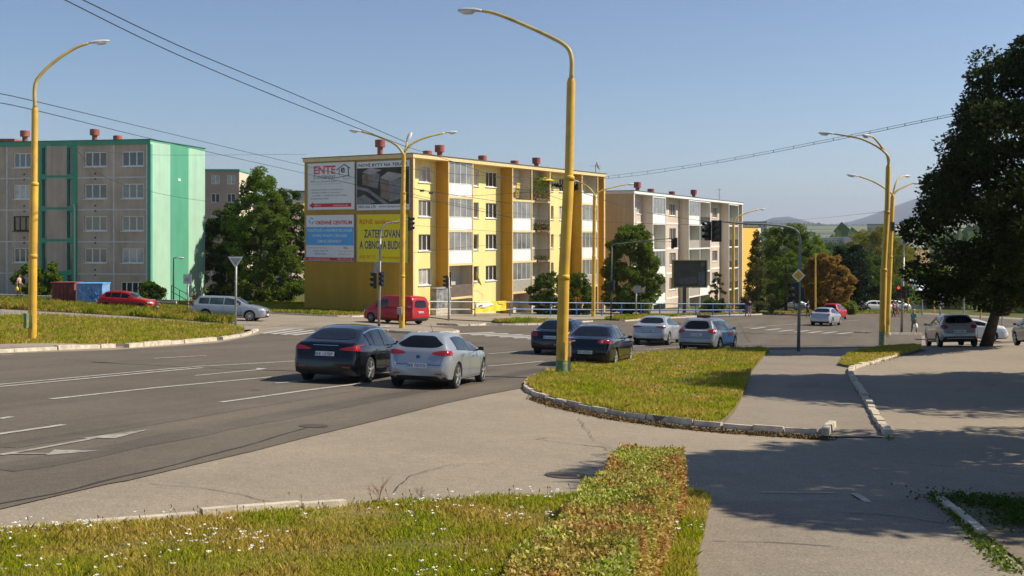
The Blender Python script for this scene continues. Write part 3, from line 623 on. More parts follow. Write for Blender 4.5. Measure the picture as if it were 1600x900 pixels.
# ---- grass
LM['grass'] = leafmat('grass_blades', [(.16, .26, .008), (.28, .37, .012), (.42, .44, .02), (.60, .50, .06)], .48, [(.52, .38, .07), (.74, .54, .18), (.46, .36, .05), (.28, .32, .02)], .8)
LM['grass_green'] = leafmat('grass_blades_green', [(.14, .21, .01), (.22, .28, .015), (.30, .33, .02)], .45, [(.38, .31, .04), (.50, .38, .08), (.26, .27, .02)], .5)
def grass(name, poly, off, dens, hh, mt, wd=.006, dfall=None, hnoise=.5, clump=.6, inset=0.0):
    xs = np.array([p[0] for p in poly]); ys = np.array([p[1] for p in poly])
    A = (xs.max()-xs.min())*(ys.max()-ys.min()); N = int(A*dens); N = min(N, 900000)
    X = rng.uniform(xs.min(), xs.max(), N); Y = rng.uniform(ys.min(), ys.max(), N)
    k = inpoly(poly, X, Y)
    k &= np.abs(X) < Y*.52+1.5
    if dfall: k &= rng.uniform(0, 1, N) < np.clip(dfall/np.maximum(Y, 1), 0, 1)**1.3
    nz = np.sin(X*2.1+np.sin(Y*1.7)*2)*np.sin(Y*2.4+np.sin(X*1.3)*2); k &= rng.uniform(0, 1, N) < 1-clump*np.clip(-nz, 0, 1)
    X, Y, nz = X[k], Y[k], nz[k]; n = len(X); Z = ground(X, Y)+off-.005
    h = hh*(1+hnoise*nz)*rng.uniform(.45, 1.35, n); a = rng.uniform(0, 2*math.pi, n); w_ = wd*rng.uniform(.7, 1.5, n)*(np.maximum(Y, 8)/8)**.6
    ln = rng.normal(0, .38, (n, 2))*h[:, None]
    b0 = np.stack([X-np.cos(a)*w_, Y-np.sin(a)*w_, Z], 1); b1 = np.stack([X+np.cos(a)*w_, Y+np.sin(a)*w_, Z], 1)
    m0 = np.stack([X-np.cos(a)*w_*.7+ln[:, 0]*.35, Y-np.sin(a)*w_*.7+ln[:, 1]*.35, Z+h*.6], 1); m1 = np.stack([X+np.cos(a)*w_*.7+ln[:, 0]*.35, Y+np.sin(a)*w_*.7+ln[:, 1]*.35, Z+h*.6], 1)
    tp = np.stack([X+ln[:, 0], Y+ln[:, 1], Z+h*.95], 1)
    V = np.stack([b0, b1, m1, tp, m0], 1)
    o = link(name, npmesh(name, V, 5), mt); return tag(o, kind='stuff')
P_, o_ = VERGES['near']; tag(grass('lawn_grass', P_, o_, 3000, .055, LM['grass'], wd=.0045, dfall=11), 'dry and green meadow grass on the near verge beside the hedge', 'grass', kind='stuff')
P_, o_ = VERGES['mid']; tag(grass('lawn_grass', P_, o_, 1000, .10, LM['grass'], wd=.005, dfall=30), 'grass on the kerbed verge around the tall yellow lamp', 'grass', kind='stuff')
P_, o_ = VERGES['right']; tag(grass('lawn_grass', P_, o_, 900, .07, LM['grass'], wd=.005, dfall=40), 'grass on the small verge by the double yellow lamp', 'grass', kind='stuff')
P_, o_ = VERGES['left']; tag(grass('lawn_grass', P_, o_, 420, .13, LM['grass'], wd=.006, dfall=36), 'grass on the verge around the left yellow lamp', 'grass', kind='stuff')
P_, o_ = VERGES['left_back']; tag(grass('lawn_grass', P_, o_, 260, .26, LM['grass_green'], wd=.009, dfall=60, hnoise=.7), 'tall green grass beneath the two containers', 'grass', kind='stuff')
for kk, lb in (('far_left', 'grass along the far side of the side road'), ('far_mid', 'small grass patch on the far pavement'), ('far_right', 'grass strip along the blue rail')):
    P_, o_ = VERGES[kk]; tag(grass('lawn_grass', P_, o_, 110, .14, LM['grass_green'], wd=.012, dfall=90), lb, 'grass', kind='stuff')
# dead leaves and weeds in the gutter of the middle verge
def band(px, wd):
    p = densify(gpoly(px), .4); return p
def scatter_line(name, px, n, wd, size, mt, hh=.03, label=None, off=0.0):
    p = np.array(densify(gpoly(px), .1)); i = rng.integers(0, len(p), n); X = p[i, 0]+rng.normal(0, wd, n); Y = p[i, 1]+rng.normal(0, wd, n)
    P = np.stack([X, Y, ground(X, Y)+off+rng.uniform(0, hh, n)], 1); o = link(name, npmesh(name, leaves(P, size), 4), mt); tag(o, label, None, kind='stuff'); return o
LM['litter'] = leafmat('leaf_litter', [(.20, .10, .05), (.12, .07, .03), (.26, .17, .08), (.09, .10, .03)], .1)
tag(scatter_line('leaf_litter', [(835, 624), (870, 636), (950, 654), (1050, 668), (1130, 676), (1290, 687)], 9000, .07, .05, LM['litter'], .04), 'brown leaf litter along the kerb of the middle verge', 'leaf litter')
tag(scatter_line('leaf_litter', [(1338, 572), (1380, 562), (1440, 548)], 3000, .12, .05, LM['litter'], .03), 'reddish leaf litter beside the right verge kerb', 'leaf litter')
tag(scatter_line('gutter_weeds', [(1392, 688), (1370, 655), (1345, 612)], 700, .05, .045, LM['mid'], .04), 'small weeds along the kerb of the footpath', 'weeds')
tag(scatter_line('gutter_weeds', [(1462, 780), (1478, 790), (1500, 812), (1530, 845), (1580, 895)], 1300, .06, .045, LM['mid'], .05), 'small weeds along the broken kerb at bottom right', 'weeds')
tag(scatter_line('gutter_weeds', [(1490, 785), (1540, 790), (1600, 795), (1620, 830)], 4500, .22, .04, LM['dark'], .10), 'dark weeds on the shaded dirt at the right edge', 'weeds')
# white yarrow flowers, clustered
def flowers(name, poly, off, n, label, keep):
    xs = [p[0] for p in poly]; ys = [p[1] for p in poly]; V = []
    sup = [(random.uniform(min(xs), max(xs)), random.uniform(min(ys), max(ys)), random.uniform(.25, .7)) for _ in range(60)]
    cl = []
    for _ in range(n*8): q = random.choice(sup); cl.append((q[0]+random.gauss(0, q[2]*1.3), q[1]+random.gauss(0, q[2]*.8)))
    cl = [c for c in cl if inpoly(poly, np.array([c[0]]), np.array([c[1]]))[0] and abs(c[0]) < c[1]*.55 and keep(*c)][:n]
    for cx, cy in cl:
        for _ in range(random.randint(2, 9)):
            x, y = cx+random.gauss(0, .16), cy+random.gauss(0, .12)
            if not inpoly(poly, np.array([x]), np.array([y+.08]))[0]: continue
            z = gz(x, y)+off+random.uniform(.06, .13)
            r = random.uniform(.007, .015)
            for _ in range(5):
                a, b_ = x+random.gauss(0, r*.7), y+random.gauss(0, r*.7); q = [(a+r*math.cos(t)*.7, b_+r*math.sin(t)*.7, z+random.uniform(-.004, .008)) for t in (0, 1.57, 3.14, 4.71)]; V.append(q)
    o = link(name, npmesh(name, np.array(V), 4), M['white']); return tag(o, label, 'flowers', kind='stuff')
P_, o_ = VERGES['near']; flowers('yarrow_flowers', P_, o_, 95, 'small white flowers scattered over the near verge', lambda x, y: True)
P_, o_ = VERGES['mid']; flowers('yarrow_flowers', P_, o_, 60, 'small white flowers on the middle verge', lambda x, y: y > 24)
# taller dry stalks and seed heads in the meadow
def stalks(name, poly, off, n, label, h0, h1):
    xs = [p[0] for p in poly]; ys = [p[1] for p in poly]; X = rng.uniform(min(xs), max(xs), n*5); Y = rng.uniform(min(ys), max(ys), n*5); k = inpoly(poly, X, Y) & (np.abs(X) < Y*.55); X, Y = X[k][:n], Y[k][:n]; m = len(X); Z = ground(X, Y)+off
    h = rng.uniform(h0, h1, m); lx = rng.normal(0, .25, m)*h; ly = rng.normal(0, .25, m)*h; w_ = .0022*(Y/9)**.5
    V = np.stack([np.stack([X-w_, Y, Z], 1), np.stack([X+w_, Y, Z], 1), np.stack([X+lx+w_*.8, Y+ly, Z+h], 1), np.stack([X+lx-w_*.8, Y+ly, Z+h], 1)], 1)
    V2 = np.stack([np.stack([X+lx, Y+ly, Z+h*.85], 1), np.stack([X+lx+w_*3, Y+ly, Z+h*.97], 1), np.stack([X+lx*1.1, Y+ly, Z+h*1.12], 1), np.stack([X+lx-w_*3, Y+ly, Z+h*.97], 1)], 1)
    o = link(name, npmesh(name, np.concatenate([V, V2]), 4), LM['straw']); return tag(o, label, None, kind='stuff')
LM['straw'] = leafmat('straw', [(.45, .33, .14), (.60, .45, .2), (.35, .20, .08), (.28, .30, .06)], .3)
stalks('meadow_stalks', *VERGES['near'], 650, 'dry stalks and seed heads on the near verge', .05, .15)
stalks('meadow_stalks', *VERGES['mid'], 700, 'dry stalks on the middle verge', .08, .22)
stalks('meadow_stalks', *VERGES['left'], 900, 'dry stalks on the left verge', .15, .4)
# dry stalks standing at the lawn edge
M['stalk'] = mat('stalk', (.24, .13, .07), rough=.9)
def weed(px, py, h, n, label):
    p = G(px, py); root = empty('dry_weed', p); tag(root, label, 'weed'); b = MB()
    def br(a, d, L, r, k):
        e = a+d*L; b.tube([a, a.lerp(e, .5)+Vector((random.gauss(0, .008), random.gauss(0, .008), 0)), e], [r, r*.8, r*.5], 4, cap=False)
        if k:
            for _ in range(random.randint(2, 4)): br(a.lerp(e, random.uniform(.4, 1)), (d+Vector((random.gauss(0, .55), random.gauss(0, .55), random.uniform(.1, .5)))).normalized(), L*random.uniform(.4, .65), r*.6, k-1)
    for _ in range(n): br(Vector((0, 0, 0)), Vector((random.gauss(0, .25), random.gauss(0, .2), 1)).normalized(), h*random.uniform(.45, .6), .0035, 3)
    b.build('stems', M['stalk'], root)
weed(590, 796, .42, 3, 'tall bare reddish weed standing at the edge of the near lawn'); weed(660, 793, .26, 2, 'smaller dry weed right of the tall bare one')
weed(205, 828, .13, 3, 'tiny dark weed growing through the near kerb')
# far woods on the ridge, one mass
def ridge_wood():
    V = []; N = 26000
    Y = rng.uniform(3300, 5200, N); X = rng.uniform(.14, .56, N)*Y
    m = np.sin(X*.0021+Y*.004)+np.sin(X*.005-Y*.0021) > .75
    edge = (Y > 4850); k = m | edge; X, Y = X[k], Y[k]
    P = np.stack([X, Y, ground(X, Y)+rng.uniform(0, 7, len(X))], 1)
    o = link('ridge_wood', npmesh('ridge_wood', leaves(P, 11, asp=.9), 4), LM['dark']); tag(o, 'dark woods along the far hills', 'wood', kind='stuff')
    N = 22000; Y = rng.uniform(600, 1600, N); X = rng.uniform(.16, .60, N)*Y
    P = np.stack([X, Y, ground(X, Y)+rng.uniform(0, 14, N)], 1)
    o = link('valley_wood', npmesh('valley_wood', leaves(P, 9, asp=.9), 4), LM['dark']); tag(o, 'mass of far trees filling the valley bottom', 'wood', kind='stuff')
ridge_wood()
# ------------------------------------------------ buildings
class Plane:
    """vertical wall plane: t along it, z up, dep outward"""
    def __init__(s, O, u, n): s.O = Vector((O[0], O[1])); s.u = Vector(u).normalized(); s.n = Vector(n).normalized()
    def P(s, t, z, dep): q = s.O+s.u*t+s.n*dep; return (q.x, q.y, z)
    def t(s, px, dep=0.0):
        r = Vector(((px-CX)/FPX, 1.0)); o = s.O+s.n*dep
        den = r.x*s.u.y-r.y*s.u.x; k = (o.x*s.u.y-o.y*s.u.x)/den; q = r*k; return (q-o).dot(s.u)
    def tz(s, px, py, dep=0.0):
        t = s.t(px, dep); q = s.O+s.u*t+s.n*dep; return t, (HY-py)/FPX*q.y
    def box(s, b, t0, t1, z0, z1, d0, d1):
        b.hexa([s.P(t0, z0, d1), s.P(t1, z0, d1), s.P(t1, z0, d0), s.P(t0, z0, d0), s.P(t0, z1, d1), s.P(t1, z1, d1), s.P(t1, z1, d0), s.P(t0, z1, d0)])
def wall(b, F, t0, t1, z0, z1, holes, d0, d1):
    """wall slab with real openings: strips between the holes"""
    ts = sorted({t0, t1, *[h[0] for h in holes], *[h[1] for h in holes]}); ts = [t for t in ts if t0 <= t <= t1]
    for a, c in zip(ts[:-1], ts[1:]):
        if c-a < 1e-4: continue
        m = (a+c)/2; hz = sorted([(h[2], h[3]) for h in holes if h[0] < m < h[1]]); z = z0
        for lo, hi in hz:
            if lo > z: F.box(b, a, c, z, lo, d0, d1)
            z = max(z, hi)
        if z < z1: F.box(b, a, c, z, z1, d0, d1)
M['frame_white'] = mat('frame_white', (.78, .78, .76), rough=.5, var=.04)
M['pane_dark'] = glassmat('pane_dark', (.035, .04, .045), .08); M['pane_mid'] = glassmat('pane_mid', (.12, .13, .13), .12); M['pane_curtain'] = mat('pane_curtain', (.42, .41, .38), rough=.25, var=.25, scale=1.5, coat=.8)
M['pane_brown'] = mat('pane_brown', (.09, .055, .04), rough=.15, var=.3, scale=2, coat=.8)
def window(parent, F, t0, t1, z0, z1, dep, nl, fm=None, pane=None, fw=.07, sill=True, name='window', nh=0):
    b = MB(); fm = fm or M['frame_white']
    F.box(b, t0, t1, z0, z0+fw, dep-.05, dep); F.box(b, t0, t1, z1-fw, z1, dep-.05, dep)
    for i in range(nl+1):
        c = t0+(t1-t0)*i/nl; a = max(t0, c-fw/2); e = min(t1, c+fw/2)
        if i == 0: e = t0+fw
        if i == nl: a = t1-fw
        F.box(b, a, e, z0+fw, z1-fw, dep-.05, dep)
    if nh: F.box(b, t0+fw, t1-fw, z0+(z1-z0)*.68, z0+(z1-z0)*.68+fw*.8, dep-.05, dep-.002)
    w_ = b.build(name, fm, parent, world=True)
    b = MB(); b.quad(F.P(t0+.02, z0+.02, dep-.03), F.P(t1-.02, z0+.02, dep-.03), F.P(t1-.02, z1-.02, dep-.03), F.P(t0+.02, z1-.02, dep-.03))
    pm = pane or random.choice([M['pane_dark'], M['pane_dark'], M['pane_mid'], M['pane_curtain']])
    b.build('pane', pm, w_, world=True)
    if sill:
        b = MB(); F.box(b, t0-.06, t1+.06, z0-.07, z0-.003, dep-.04, dep+.20); b.build('sill', fm, w_, world=True)
    return w_
M['chimney'] = mat('chimney', (.34, .10, .07), var=.25, scale=2, rough=.8)
def chimney(parent, x, y, z, r=.45, h=1.5, big=True):
    b = MB()
    if big: b.lathe([(r*.55, -.5), (r*.55, h*.55), (r, h*.57), (r, h), (r*.8, h)], 14, (x, y, z))
    else: b.lathe([(r*.5, -.5), (r*.5, h*.2), (r*.95, h*.22), (r*.95, h*.6)], 14, (x, y, z))
    auto_smooth(b.build('chimney', M['chimney'], parent, world=True))
def slab_block(F, L, W, ztop, zbot, mats, label, spec, name='apartment_block', roofh=.3):
    """walk-up slab with recessed window bays between projecting loggia stacks (front plane dep 0, window plane dep -D)"""
    D = 1.2; root = empty(name, F.P(0, zbot, 0)); tag(root, label, 'apartment building', 'apartment blocks beyond the junction')
    wm, sm, fm_, em = mats['wall'], mats['side'], mats['frame'], mats['end']
    # carcass and end walls
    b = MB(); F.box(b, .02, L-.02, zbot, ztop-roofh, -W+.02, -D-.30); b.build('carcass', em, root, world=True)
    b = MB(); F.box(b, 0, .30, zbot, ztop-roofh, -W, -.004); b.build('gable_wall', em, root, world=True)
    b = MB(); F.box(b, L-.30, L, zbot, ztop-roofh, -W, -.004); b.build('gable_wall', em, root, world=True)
    b = MB(); F.box(b, -.1, L+.1, ztop-roofh, ztop, -W-.1, .12); b.build('roof_edge', fm_, root, world=True)
    b = MB(); F.box(b, -.16, L+.16, ztop+.003, ztop+.06, -W-.16, .17); b.build('roof', mats['roof'], root, world=True)
    zt = ztop-roofh; lev = spec['levels']; P = spec['pitch']        # lev: slab tops
    holes = []; wins = []
    for (t0, t1, n, wm_) in spec['windows']:
        for i, zc in enumerate(spec['wz']):
            hh = spec.get('wh', 1.35)/2; holes.append((t0, t1, zc-hh, zc+hh)); wins.append((t0, t1, zc-hh, zc+hh, n))
    b = MB(); wall(b, F, .30, L-.30, zbot, zt, holes, -D-.30, -D); b.build('front_wall', wm, root, world=True)
    for t0, t1, z0, z1, n in wins: window(root, F, t0+.005, t1-.005, z0+.005, z1-.005, -D-.12, n)
    if spec.get('bands'):
        for z in spec['lv']:
            for (a, c) in spec['bays']: b = MB(); F.box(b, a, c, z-.12, z+.12, -D, -D+.03); b.build('storey_band', M['white'], root, world=True)
    # front frame pillars at the ends
    for a, c in ((0, .22), (L-.22, L)):
        b = MB(); F.box(b, a, c, zbot, zt, -.02, .05); b.build('corner_pillar', fm_, root, world=True)
    for (t0, t1, cells) in spec['loggias']:
        for a, c in ((t0, t0+.14), (t1-.14, t1)): b = MB(); F.box(b, a, c, zbot, zt, -D, -.012); b.build('loggia_side', sm, root, world=True)
        ncol = len(cells); tw = (t1-t0)/ncol
        b = MB()
        for k in range(ncol+1):
            c = t0+tw*k; a = c-.06
            if k == 0: a = t0-.002
            if k == ncol: a = t1-.12+.002
            F.box(b, a, a+.12, zbot, zt, -.01, .045)
        for z in lev: F.box(b, t0+.122, t1-.122, z-.18, z, -D, .03)
        if spec.get('caps'): F.box(b, t0, t1, zt-.2, zt-.003, -.01, .03)
        b.build('loggia_frame', fm_, root, world=True)
        if ncol > 1:
            b = MB()
            for k in range(1, ncol): F.box(b, t0+tw*k-.05, t0+tw*k+.05, zbot, zt, -D+.01, -.012)
            b.build('loggia_divider', sm, root, world=True)
        for k, col in enumerate(cells):
            a, c = t0+tw*k+.14, t0+tw*(k+1)-.14
            q = MB(); F.box(q, c-.012, c-.002, zbot, zt-.01, -D+.004, -.07); F.box(q, a+.01, c-.02, zbot, zt-.01, -D+.004, -D+.03); q.build('loggia_lining', M['lining'], root, world=True)
            for i, kind in enumerate(col):
                z = lev[i]+.005; zc = (lev[i-1]-.19) if i else zt-.06
                if kind == '-': continue
                if 'p' in kind or 'g' in kind or 'b' in kind or 'w' in kind:
                    pm = {'b': M['parapet_dark'], 'w': M['parapet_grey']}.get(kind[0], M['white'])
                    q = MB(); F.box(q, a, c, z, z+1.0, -.06, -.01); q.build('parapet', pm, root, world=True)
                if 'g' in kind or 'G' in kind:
                    window(root, F, a, c, z+1.02, zc, -.02, 4 if (c-a) > 1.6 else 3, pane=mats.get('gpane', M['pane_loggia']), fw=.055, sill=False, name='loggia_glazing')
                if 'G' in kind: q = MB(); F.box(q, a, c, z, z+1.0, -.06, -.01); q.build('parapet', M['parapet_grey'], root, world=True)
                if 'r' in kind:      # open railing of thin bars
                    q = MB(); F.box(q, a, c, z+.95, z+1.0, -.05, -.01); m_ = int((c-a)/.12)
                    for j in range(m_): F.box(q, a+(j+.5)*(c-a)/m_-.012, a+(j+.5)*(c-a)/m_+.012, z, z+.95, -.04, -.02)
                    q.build('railing', M['dark_metal'], root, world=True)
                if 'o' in kind or 'r' in kind or kind in 'bw':   # open loggia: door and window at the back
                    window(root, F, a+.15, a+.15+(c-a)*.55, z+.1, z+2.1, -D+.09, 2, sill=False, name='loggia_door')
    return root
M['pane_loggia'] = mat('pane_loggia', (.20, .205, .19), rough=.12, var=.35, scale=.8, coat=.6)
M['parapet_dark'] = mat('parapet_dark', (.13, .10, .08), var=.2); M['parapet_grey'] = mat('parapet_grey', (.38, .35, .30), var=.2, scale=6)
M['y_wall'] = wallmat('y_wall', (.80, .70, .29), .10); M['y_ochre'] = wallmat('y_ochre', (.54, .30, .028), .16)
M['y_frame'] = mat('y_frame', (.76, .58, .29), var=.08, rough=.8); M['lining'] = wallmat('lining', (.62, .60, .50), .12); M['roof_dark'] = mat('roof_dark', (.10, .10, .08), var=.2)
# --- yellow block
FY = Plane((-7.69, 83.8), (17.33, 28.6), (28.6, -17.33)); LY = 33.44; D = 1.2
tf = lambda p: FY.t(p, 0); tr = lambda p: FY.t(p, -D)
lv = [3.12, .36, -2.40, -5.16]; wz = [4.85, 2.09, -.67, -3.43]
specY = dict(levels=lv, pitch=2.76, wz=wz, wh=1.34, windows=[(tr(654), tr(675.5), 3, None), (tr(740), tr(748), 1, None), (tr(759), tr(778), 3, None), (tr(861), tr(865), 1, None), (tr(874), tr(884), 2, None), (tr(935.5), tr(938.5), 1, None)],
             loggias=[(tf(700), tf(739), [['gp', 'gp', 'gp', 'b']]), (tf(800), tf(859.5), [['r', 'gp', 'gp', 'G'], ['o', 'r', 'r', 'r']]), (tf(908.5), tf(934), [['p', 'gp', 'gp', 'G']])])
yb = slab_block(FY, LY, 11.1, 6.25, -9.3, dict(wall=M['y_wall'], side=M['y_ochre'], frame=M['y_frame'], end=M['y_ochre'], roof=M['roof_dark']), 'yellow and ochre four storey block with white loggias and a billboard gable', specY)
for px, big, dd in ((594, 1, 4.6), (687, 1, 3.5), (668, 0, 4), (754, 0, 3), (804, 0, 4), (838, 1, 4)):
    q = FY.P(FY.t(px, -dd) if px > 645 else 1.8, 0, -dd); chimney(yb, q[0], q[1], 6.3, .42, 1.35, big)
def dish(parent, F, t, z, dep, r=.45, m='white'):
    b = MB(); prof = [(0.01, 0), (r*.5, .04), (r*.85, .12), (r, .18), (r, .2), (r*.8, .15), (r*.4, .07), (0.01, .03)]; b.lathe(prof, 20, (0, 0, 0))
    me = b.mesh('satellite_dish'); nrm = Vector((F.n.x*.8+F.u.x*.5, F.n.y*.8+F.u.y*.5, .35)); me.transform(nrm.to_track_quat('Z', 'Y').to_matrix().to_4x4()); me.transform(Matrix.Translation(F.P(t, z, dep)))
    link('satellite_dish', me, M[m], parent, smooth=True, world=True)
M['dish_olive'] = mat('dish_olive', (.30, .24, .04))
t, z = FY.tz(746, 437, -.6); dish(yb, FY, t, z, -.65, .62, 'dish_olive'); t, z = FY.tz(932, 264, -3); dish(yb, FY, t, z+.3, -3, .5)
b = MB(); t, z = FY.tz(932, 262, -3); q = FY.P(t, 0, -3.1); b.tube([(q[0], q[1], 6.2), (q[0], q[1], 7.6)], .03); b.tube([(q[0]-.6, q[1], 7.4), (q[0]+.6, q[1], 7.4)], .015); b.build('antenna', M['dark_metal'], yb, world=True)
# flowers and parasol on the open loggias (they stand there: things of their own)
def loggia_plants(px, py, wpx, hpx, kinds, label):
    t, z = FY.tz(px, py, .0); q = FY.P(t, z, .0); root = empty('balcony_plants', q); tag(root, label, 'balcony plants'); s = FPX/q[1]; n = 700
    for mtn, frac, zo in kinds:
        m_ = int(n*frac); a = rng.uniform(-.5, .5, m_)*wpx/s/.52; dd = rng.uniform(-.35, .22, m_); zz = rng.uniform(zo[0], zo[1], m_)*hpx/s
        P = np.stack([FY.u.x*a+FY.n.x*dd, FY.u.y*a+FY.n.y*dd, zz], 1); link('foliage' if mtn != 'red_flower' else 'blossom', npmesh('foliage', leaves(P, .16), 4), LM.get(mtn) or M[mtn], root)
    b = MB(); a = wpx/s/.52/2; v = lambda t_, z_, d_: (FY.u.x*t_+FY.n.x*d_, FY.u.y*t_+FY.n.y*d_, z_)
    b.hexa([v(-a, -.15, .2), v(a, -.15, .2), v(a, -.15, .02), v(-a, -.15, .02), v(-a, .05, .2), v(a, .05, .2), v(a, .05, .02), v(-a, .05, .02)]); b.build('planter', M['parapet_dark'], root)
M['red_flower'] = mat('red_flower', (.36, .10, .05), var=.4, scale=20)
loggia_plants(846, 311, 22, 26, (('mid', 1.3, (0, 1.4)), ('red_flower', .35, (-.1, .35))), 'lush green plants with orange flowers on the top open loggia')
loggia_plants(846, 360, 20, 14, (('dark', .8, (0, .7)), ('red_flower', .4, (-.2, .8))), 'flower boxes on the second open loggia from the top')
loggia_plants(846, 407, 16, 10, (('dark', .4, (0, .7)), ('red_flower', .1, (-.1, .5))), 'few plants on the third open loggia from the top')
loggia_plants(847, 450, 14, 14, (('mid', .5, (0, .6)), ('red_flower', .5, (0, .8))), 'red flowers on the lowest open loggia')
t, z = FY.tz(851, 281, -.35); q = FY.P(t, z, -.35); root = empty('parasol', q); tag(root, 'yellow parasol over the plants of the top loggia', 'parasol'); M['parasol'] = mat('parasol', (.80, .58, .04)); b = MB(); b.lathe([(.02, .28), (.5, .12), (.95, -.08), (.93, -.10), (.5, .09), (.02, .25)], 8); b.build('canopy', M['parasol'], root); b = MB(); b.tube([(0, 0, .25), (0, 0, -1.75)], .02, 6); b.build('pole', M['grey_metal'], root)
t, z = FY.tz(809, 309, -.1); q = FY.P(t, z, -.2); b = MB(); b.box(-.25, .25, -.05, .05, 0, 1.35); b.box(-.2, .2, .06, .3, .0, .5); o = b.build('folded_sunbed', mat('sunbed', (.75, .55, .12), var=.3, scale=6)); o.location = q; o.rotation_euler = (.12, 0, .9); tag(o, 'yellow folded sunbed leaning in the top left open loggia', 'sunbed')
# mural covered cabinet at the foot
fr = Plane(FY.O, FY.u, FY.n); b = MB(); t0, t1 = tf(674), tf(697); FY.box(b, t0, t1, -5.85, -4.35, -.02, .5); o = b.build('entrance_box', mat('mural', (.36, .35, .33), var=.5, scale=3, c2=(.10, .11, .12), rough=.8)); tag(o, 'grey painted box with dark scribbles beside the yellow block corner', 'utility cabinet')
b = MB(); FY.box(b, t0-.05, t1+.05, -4.347, -4.25, -.05, .56); b.build('lid', M['grey_metal'], o); b = MB(); FY.box(b, t0+.02, t1-.02, -7.4, -5.853, 0, .46); b.build('plinth', M['concrete'], o)

# --- billboards on the shaded gable
GY = Plane((-7.69, 83.8), (-28.6, 17.33), (-17.33, -28.6))
def text_mesh(s, w_=None, h=None, bold=0.0, ext=.004):
    cu = bpy.data.curves.new('lettering', 'FONT'); cu.body = s; cu.size = 1; cu.offset = bold; cu.extrude = 0; cu.resolution_u = 2; cu.align_x = 'LEFT'
    ob = bpy.data.objects.new('lettering', cu); COL.objects.link(ob); dg = bpy.context.evaluated_depsgraph_get(); me = bpy.data.meshes.new_from_object(ob.evaluated_get(dg))
    bpy.data.objects.remove(ob); v = np.array([x.co[:] for x in me.vertices]) if len(me.vertices) else np.zeros((1, 3))
    lo, hi = v.min(0), v.max(0); sx = w_/(hi[0]-lo[0]) if w_ else None; sy = h/(hi[1]-lo[1]) if h else None
    sx = sx or sy; sy = sy or sx
    for x in me.vertices: x.co = ((x.co.x-lo[0])*sx, (x.co.y-lo[1])*sy, 0)
    return me, (hi[0]-lo[0])*sx
def wall_text(parent, PL, s, x0, x1, y0, y1, m, dep, flip=False, bold=.0, slant=0.0):
    """text in fractions of the plane rectangle given by PL = (plane, tL, tR, zT, zB); x to the right in the picture"""
    F, tL, tR, zT, zB = PL; me, _ = text_mesh(s, (x1-x0), (y1-y0), bold)
    for v in me.vertices:
        X = x0+v.co.x; Y = y0+(y1-y0)-v.co.y; fx = X; t = tL+(tR-tL)*fx; z = zT+(zB-zT)*Y; v.co = F.P(t, z, dep)
    return link('lettering', me, m, parent, world=True)
def wall_rect(PL, b, x0, x1, y0, y1, d0, d1):
    F, tL, tR, zT, zB = PL; ta, tb = tL+(tR-tL)*x0, tL+(tR-tL)*x1; F.box(b, min(ta, tb), max(ta, tb), zT+(zB-zT)*y1, zT+(zB-zT)*y0, d0, d1)
def wall_poly(PL, pts, m, dep, parent, name):
    F, tL, tR, zT, zB = PL; b = MB(); b.quad(*[F.P(tL+(tR-tL)*x, zT+(zB-zT)*y, dep) for x, y in pts]); return b.build(name, m, parent, world=True)
def board(x0, x1, yTL, yBL, yTR, yBR, m, label, F=GY):
    tL, zT = F.tz(x0, yTL, .1); tR, _ = F.tz(x1, yTR, .1); _, zB = F.tz(x0, yBL, .1)
    root = empty('billboard', F.P((tL+tR)/2, zB, 0)); tag(root, label, 'billboard', 'billboards on the ochre gable'); PL = (F, tL, tR, zT, zB)
    b = MB(); wall_rect(PL, b, 0, 1, 0, 1, .01, .10); b.build('panel', m, root, world=True)
    b = MB(); wall_rect(PL, b, -.012, 0, -.01, 1.01, .01, .13); wall_rect(PL, b, 1, 1.012, -.01, 1.01, .01, .13); wall_rect(PL, b, 0, 1, -.01, 0, .01, .13); wall_rect(PL, b, 0, 1, 1, 1.01, .01, .13); b.build('frame', M['grey_metal'], root, world=True)
    return root, PL
M['bb_white'] = mat('bb_white', (.80, .80, .80), var=.03); M['bb_yellow'] = mat('bb_yellow', (.85, .70, .01), var=.03); M['bb_blue'] = mat('bb_blue', (.12, .42, .80), var=.05); M['bb_red'] = mat('bb_red', (.68, .04, .04)); M['bb_black'] = mat('bb_black', (.04, .04, .045)); M['bb_darkblue'] = mat('bb_darkblue', (.05, .06, .20)); M['bb_grey'] = mat('bb_grey', (.45, .45, .46)); M['bb_redorange'] = mat('bb_redorange', (.75, .10, .02))
r1, P1 = board(481, 554, 256, 328, 253.5, 327.5, M['bb_white'], 'white billboard with a red arrow at its foot, upper left on the gable')
d = .106
wall_text(r1, P1, 'ENTE', .13, .60, .06, .235, M['bb_red'], d, bold=.03); wall_text(r1, P1, 'STAVEBNINY', .12, .60, .265, .34, M['bb_black'], d)
b = MB()
for i in range(1, 5): wall_rect(P1, b, .125, .605, .06+i*.035, .066+i*.035, .107, .109)
b.build('brick_lines', M['bb_white'], r1, world=True)
for pts in ([(.62, .17), (.79, .05), (.785, .035), (.61, .155)], [(.79, .035), (.92, .13), (.91, .145), (.78, .055)], [(.67, .14), (.685, .13), (.685, .27), (.67, .27)], [(.855, .09), (.875, .10), (.885, .28), (.865, .28)], [(.50, .33), (.90, .275), (.90, .29), (.50, .34)]): wall_poly(P1, pts, M['bb_black'], d, r1, 'house_drawing')
wall_text(r1, P1, 'e', .71, .80, .11, .225, M['bb_black'], d, bold=.02); wall_text(r1, P1, 'Šírava', .76, .94, .31, .365, M['bb_grey'], d)
wall_text(r1, P1, 'ENTE s.r.o., Textilná 8, Košice', .06, .62, .375, .415, M['bb_black'], d); wall_text(r1, P1, 'tel.: 055/ 62 25, mobil: 0905', .06, .72, .43, .465, M['bb_grey'], d)
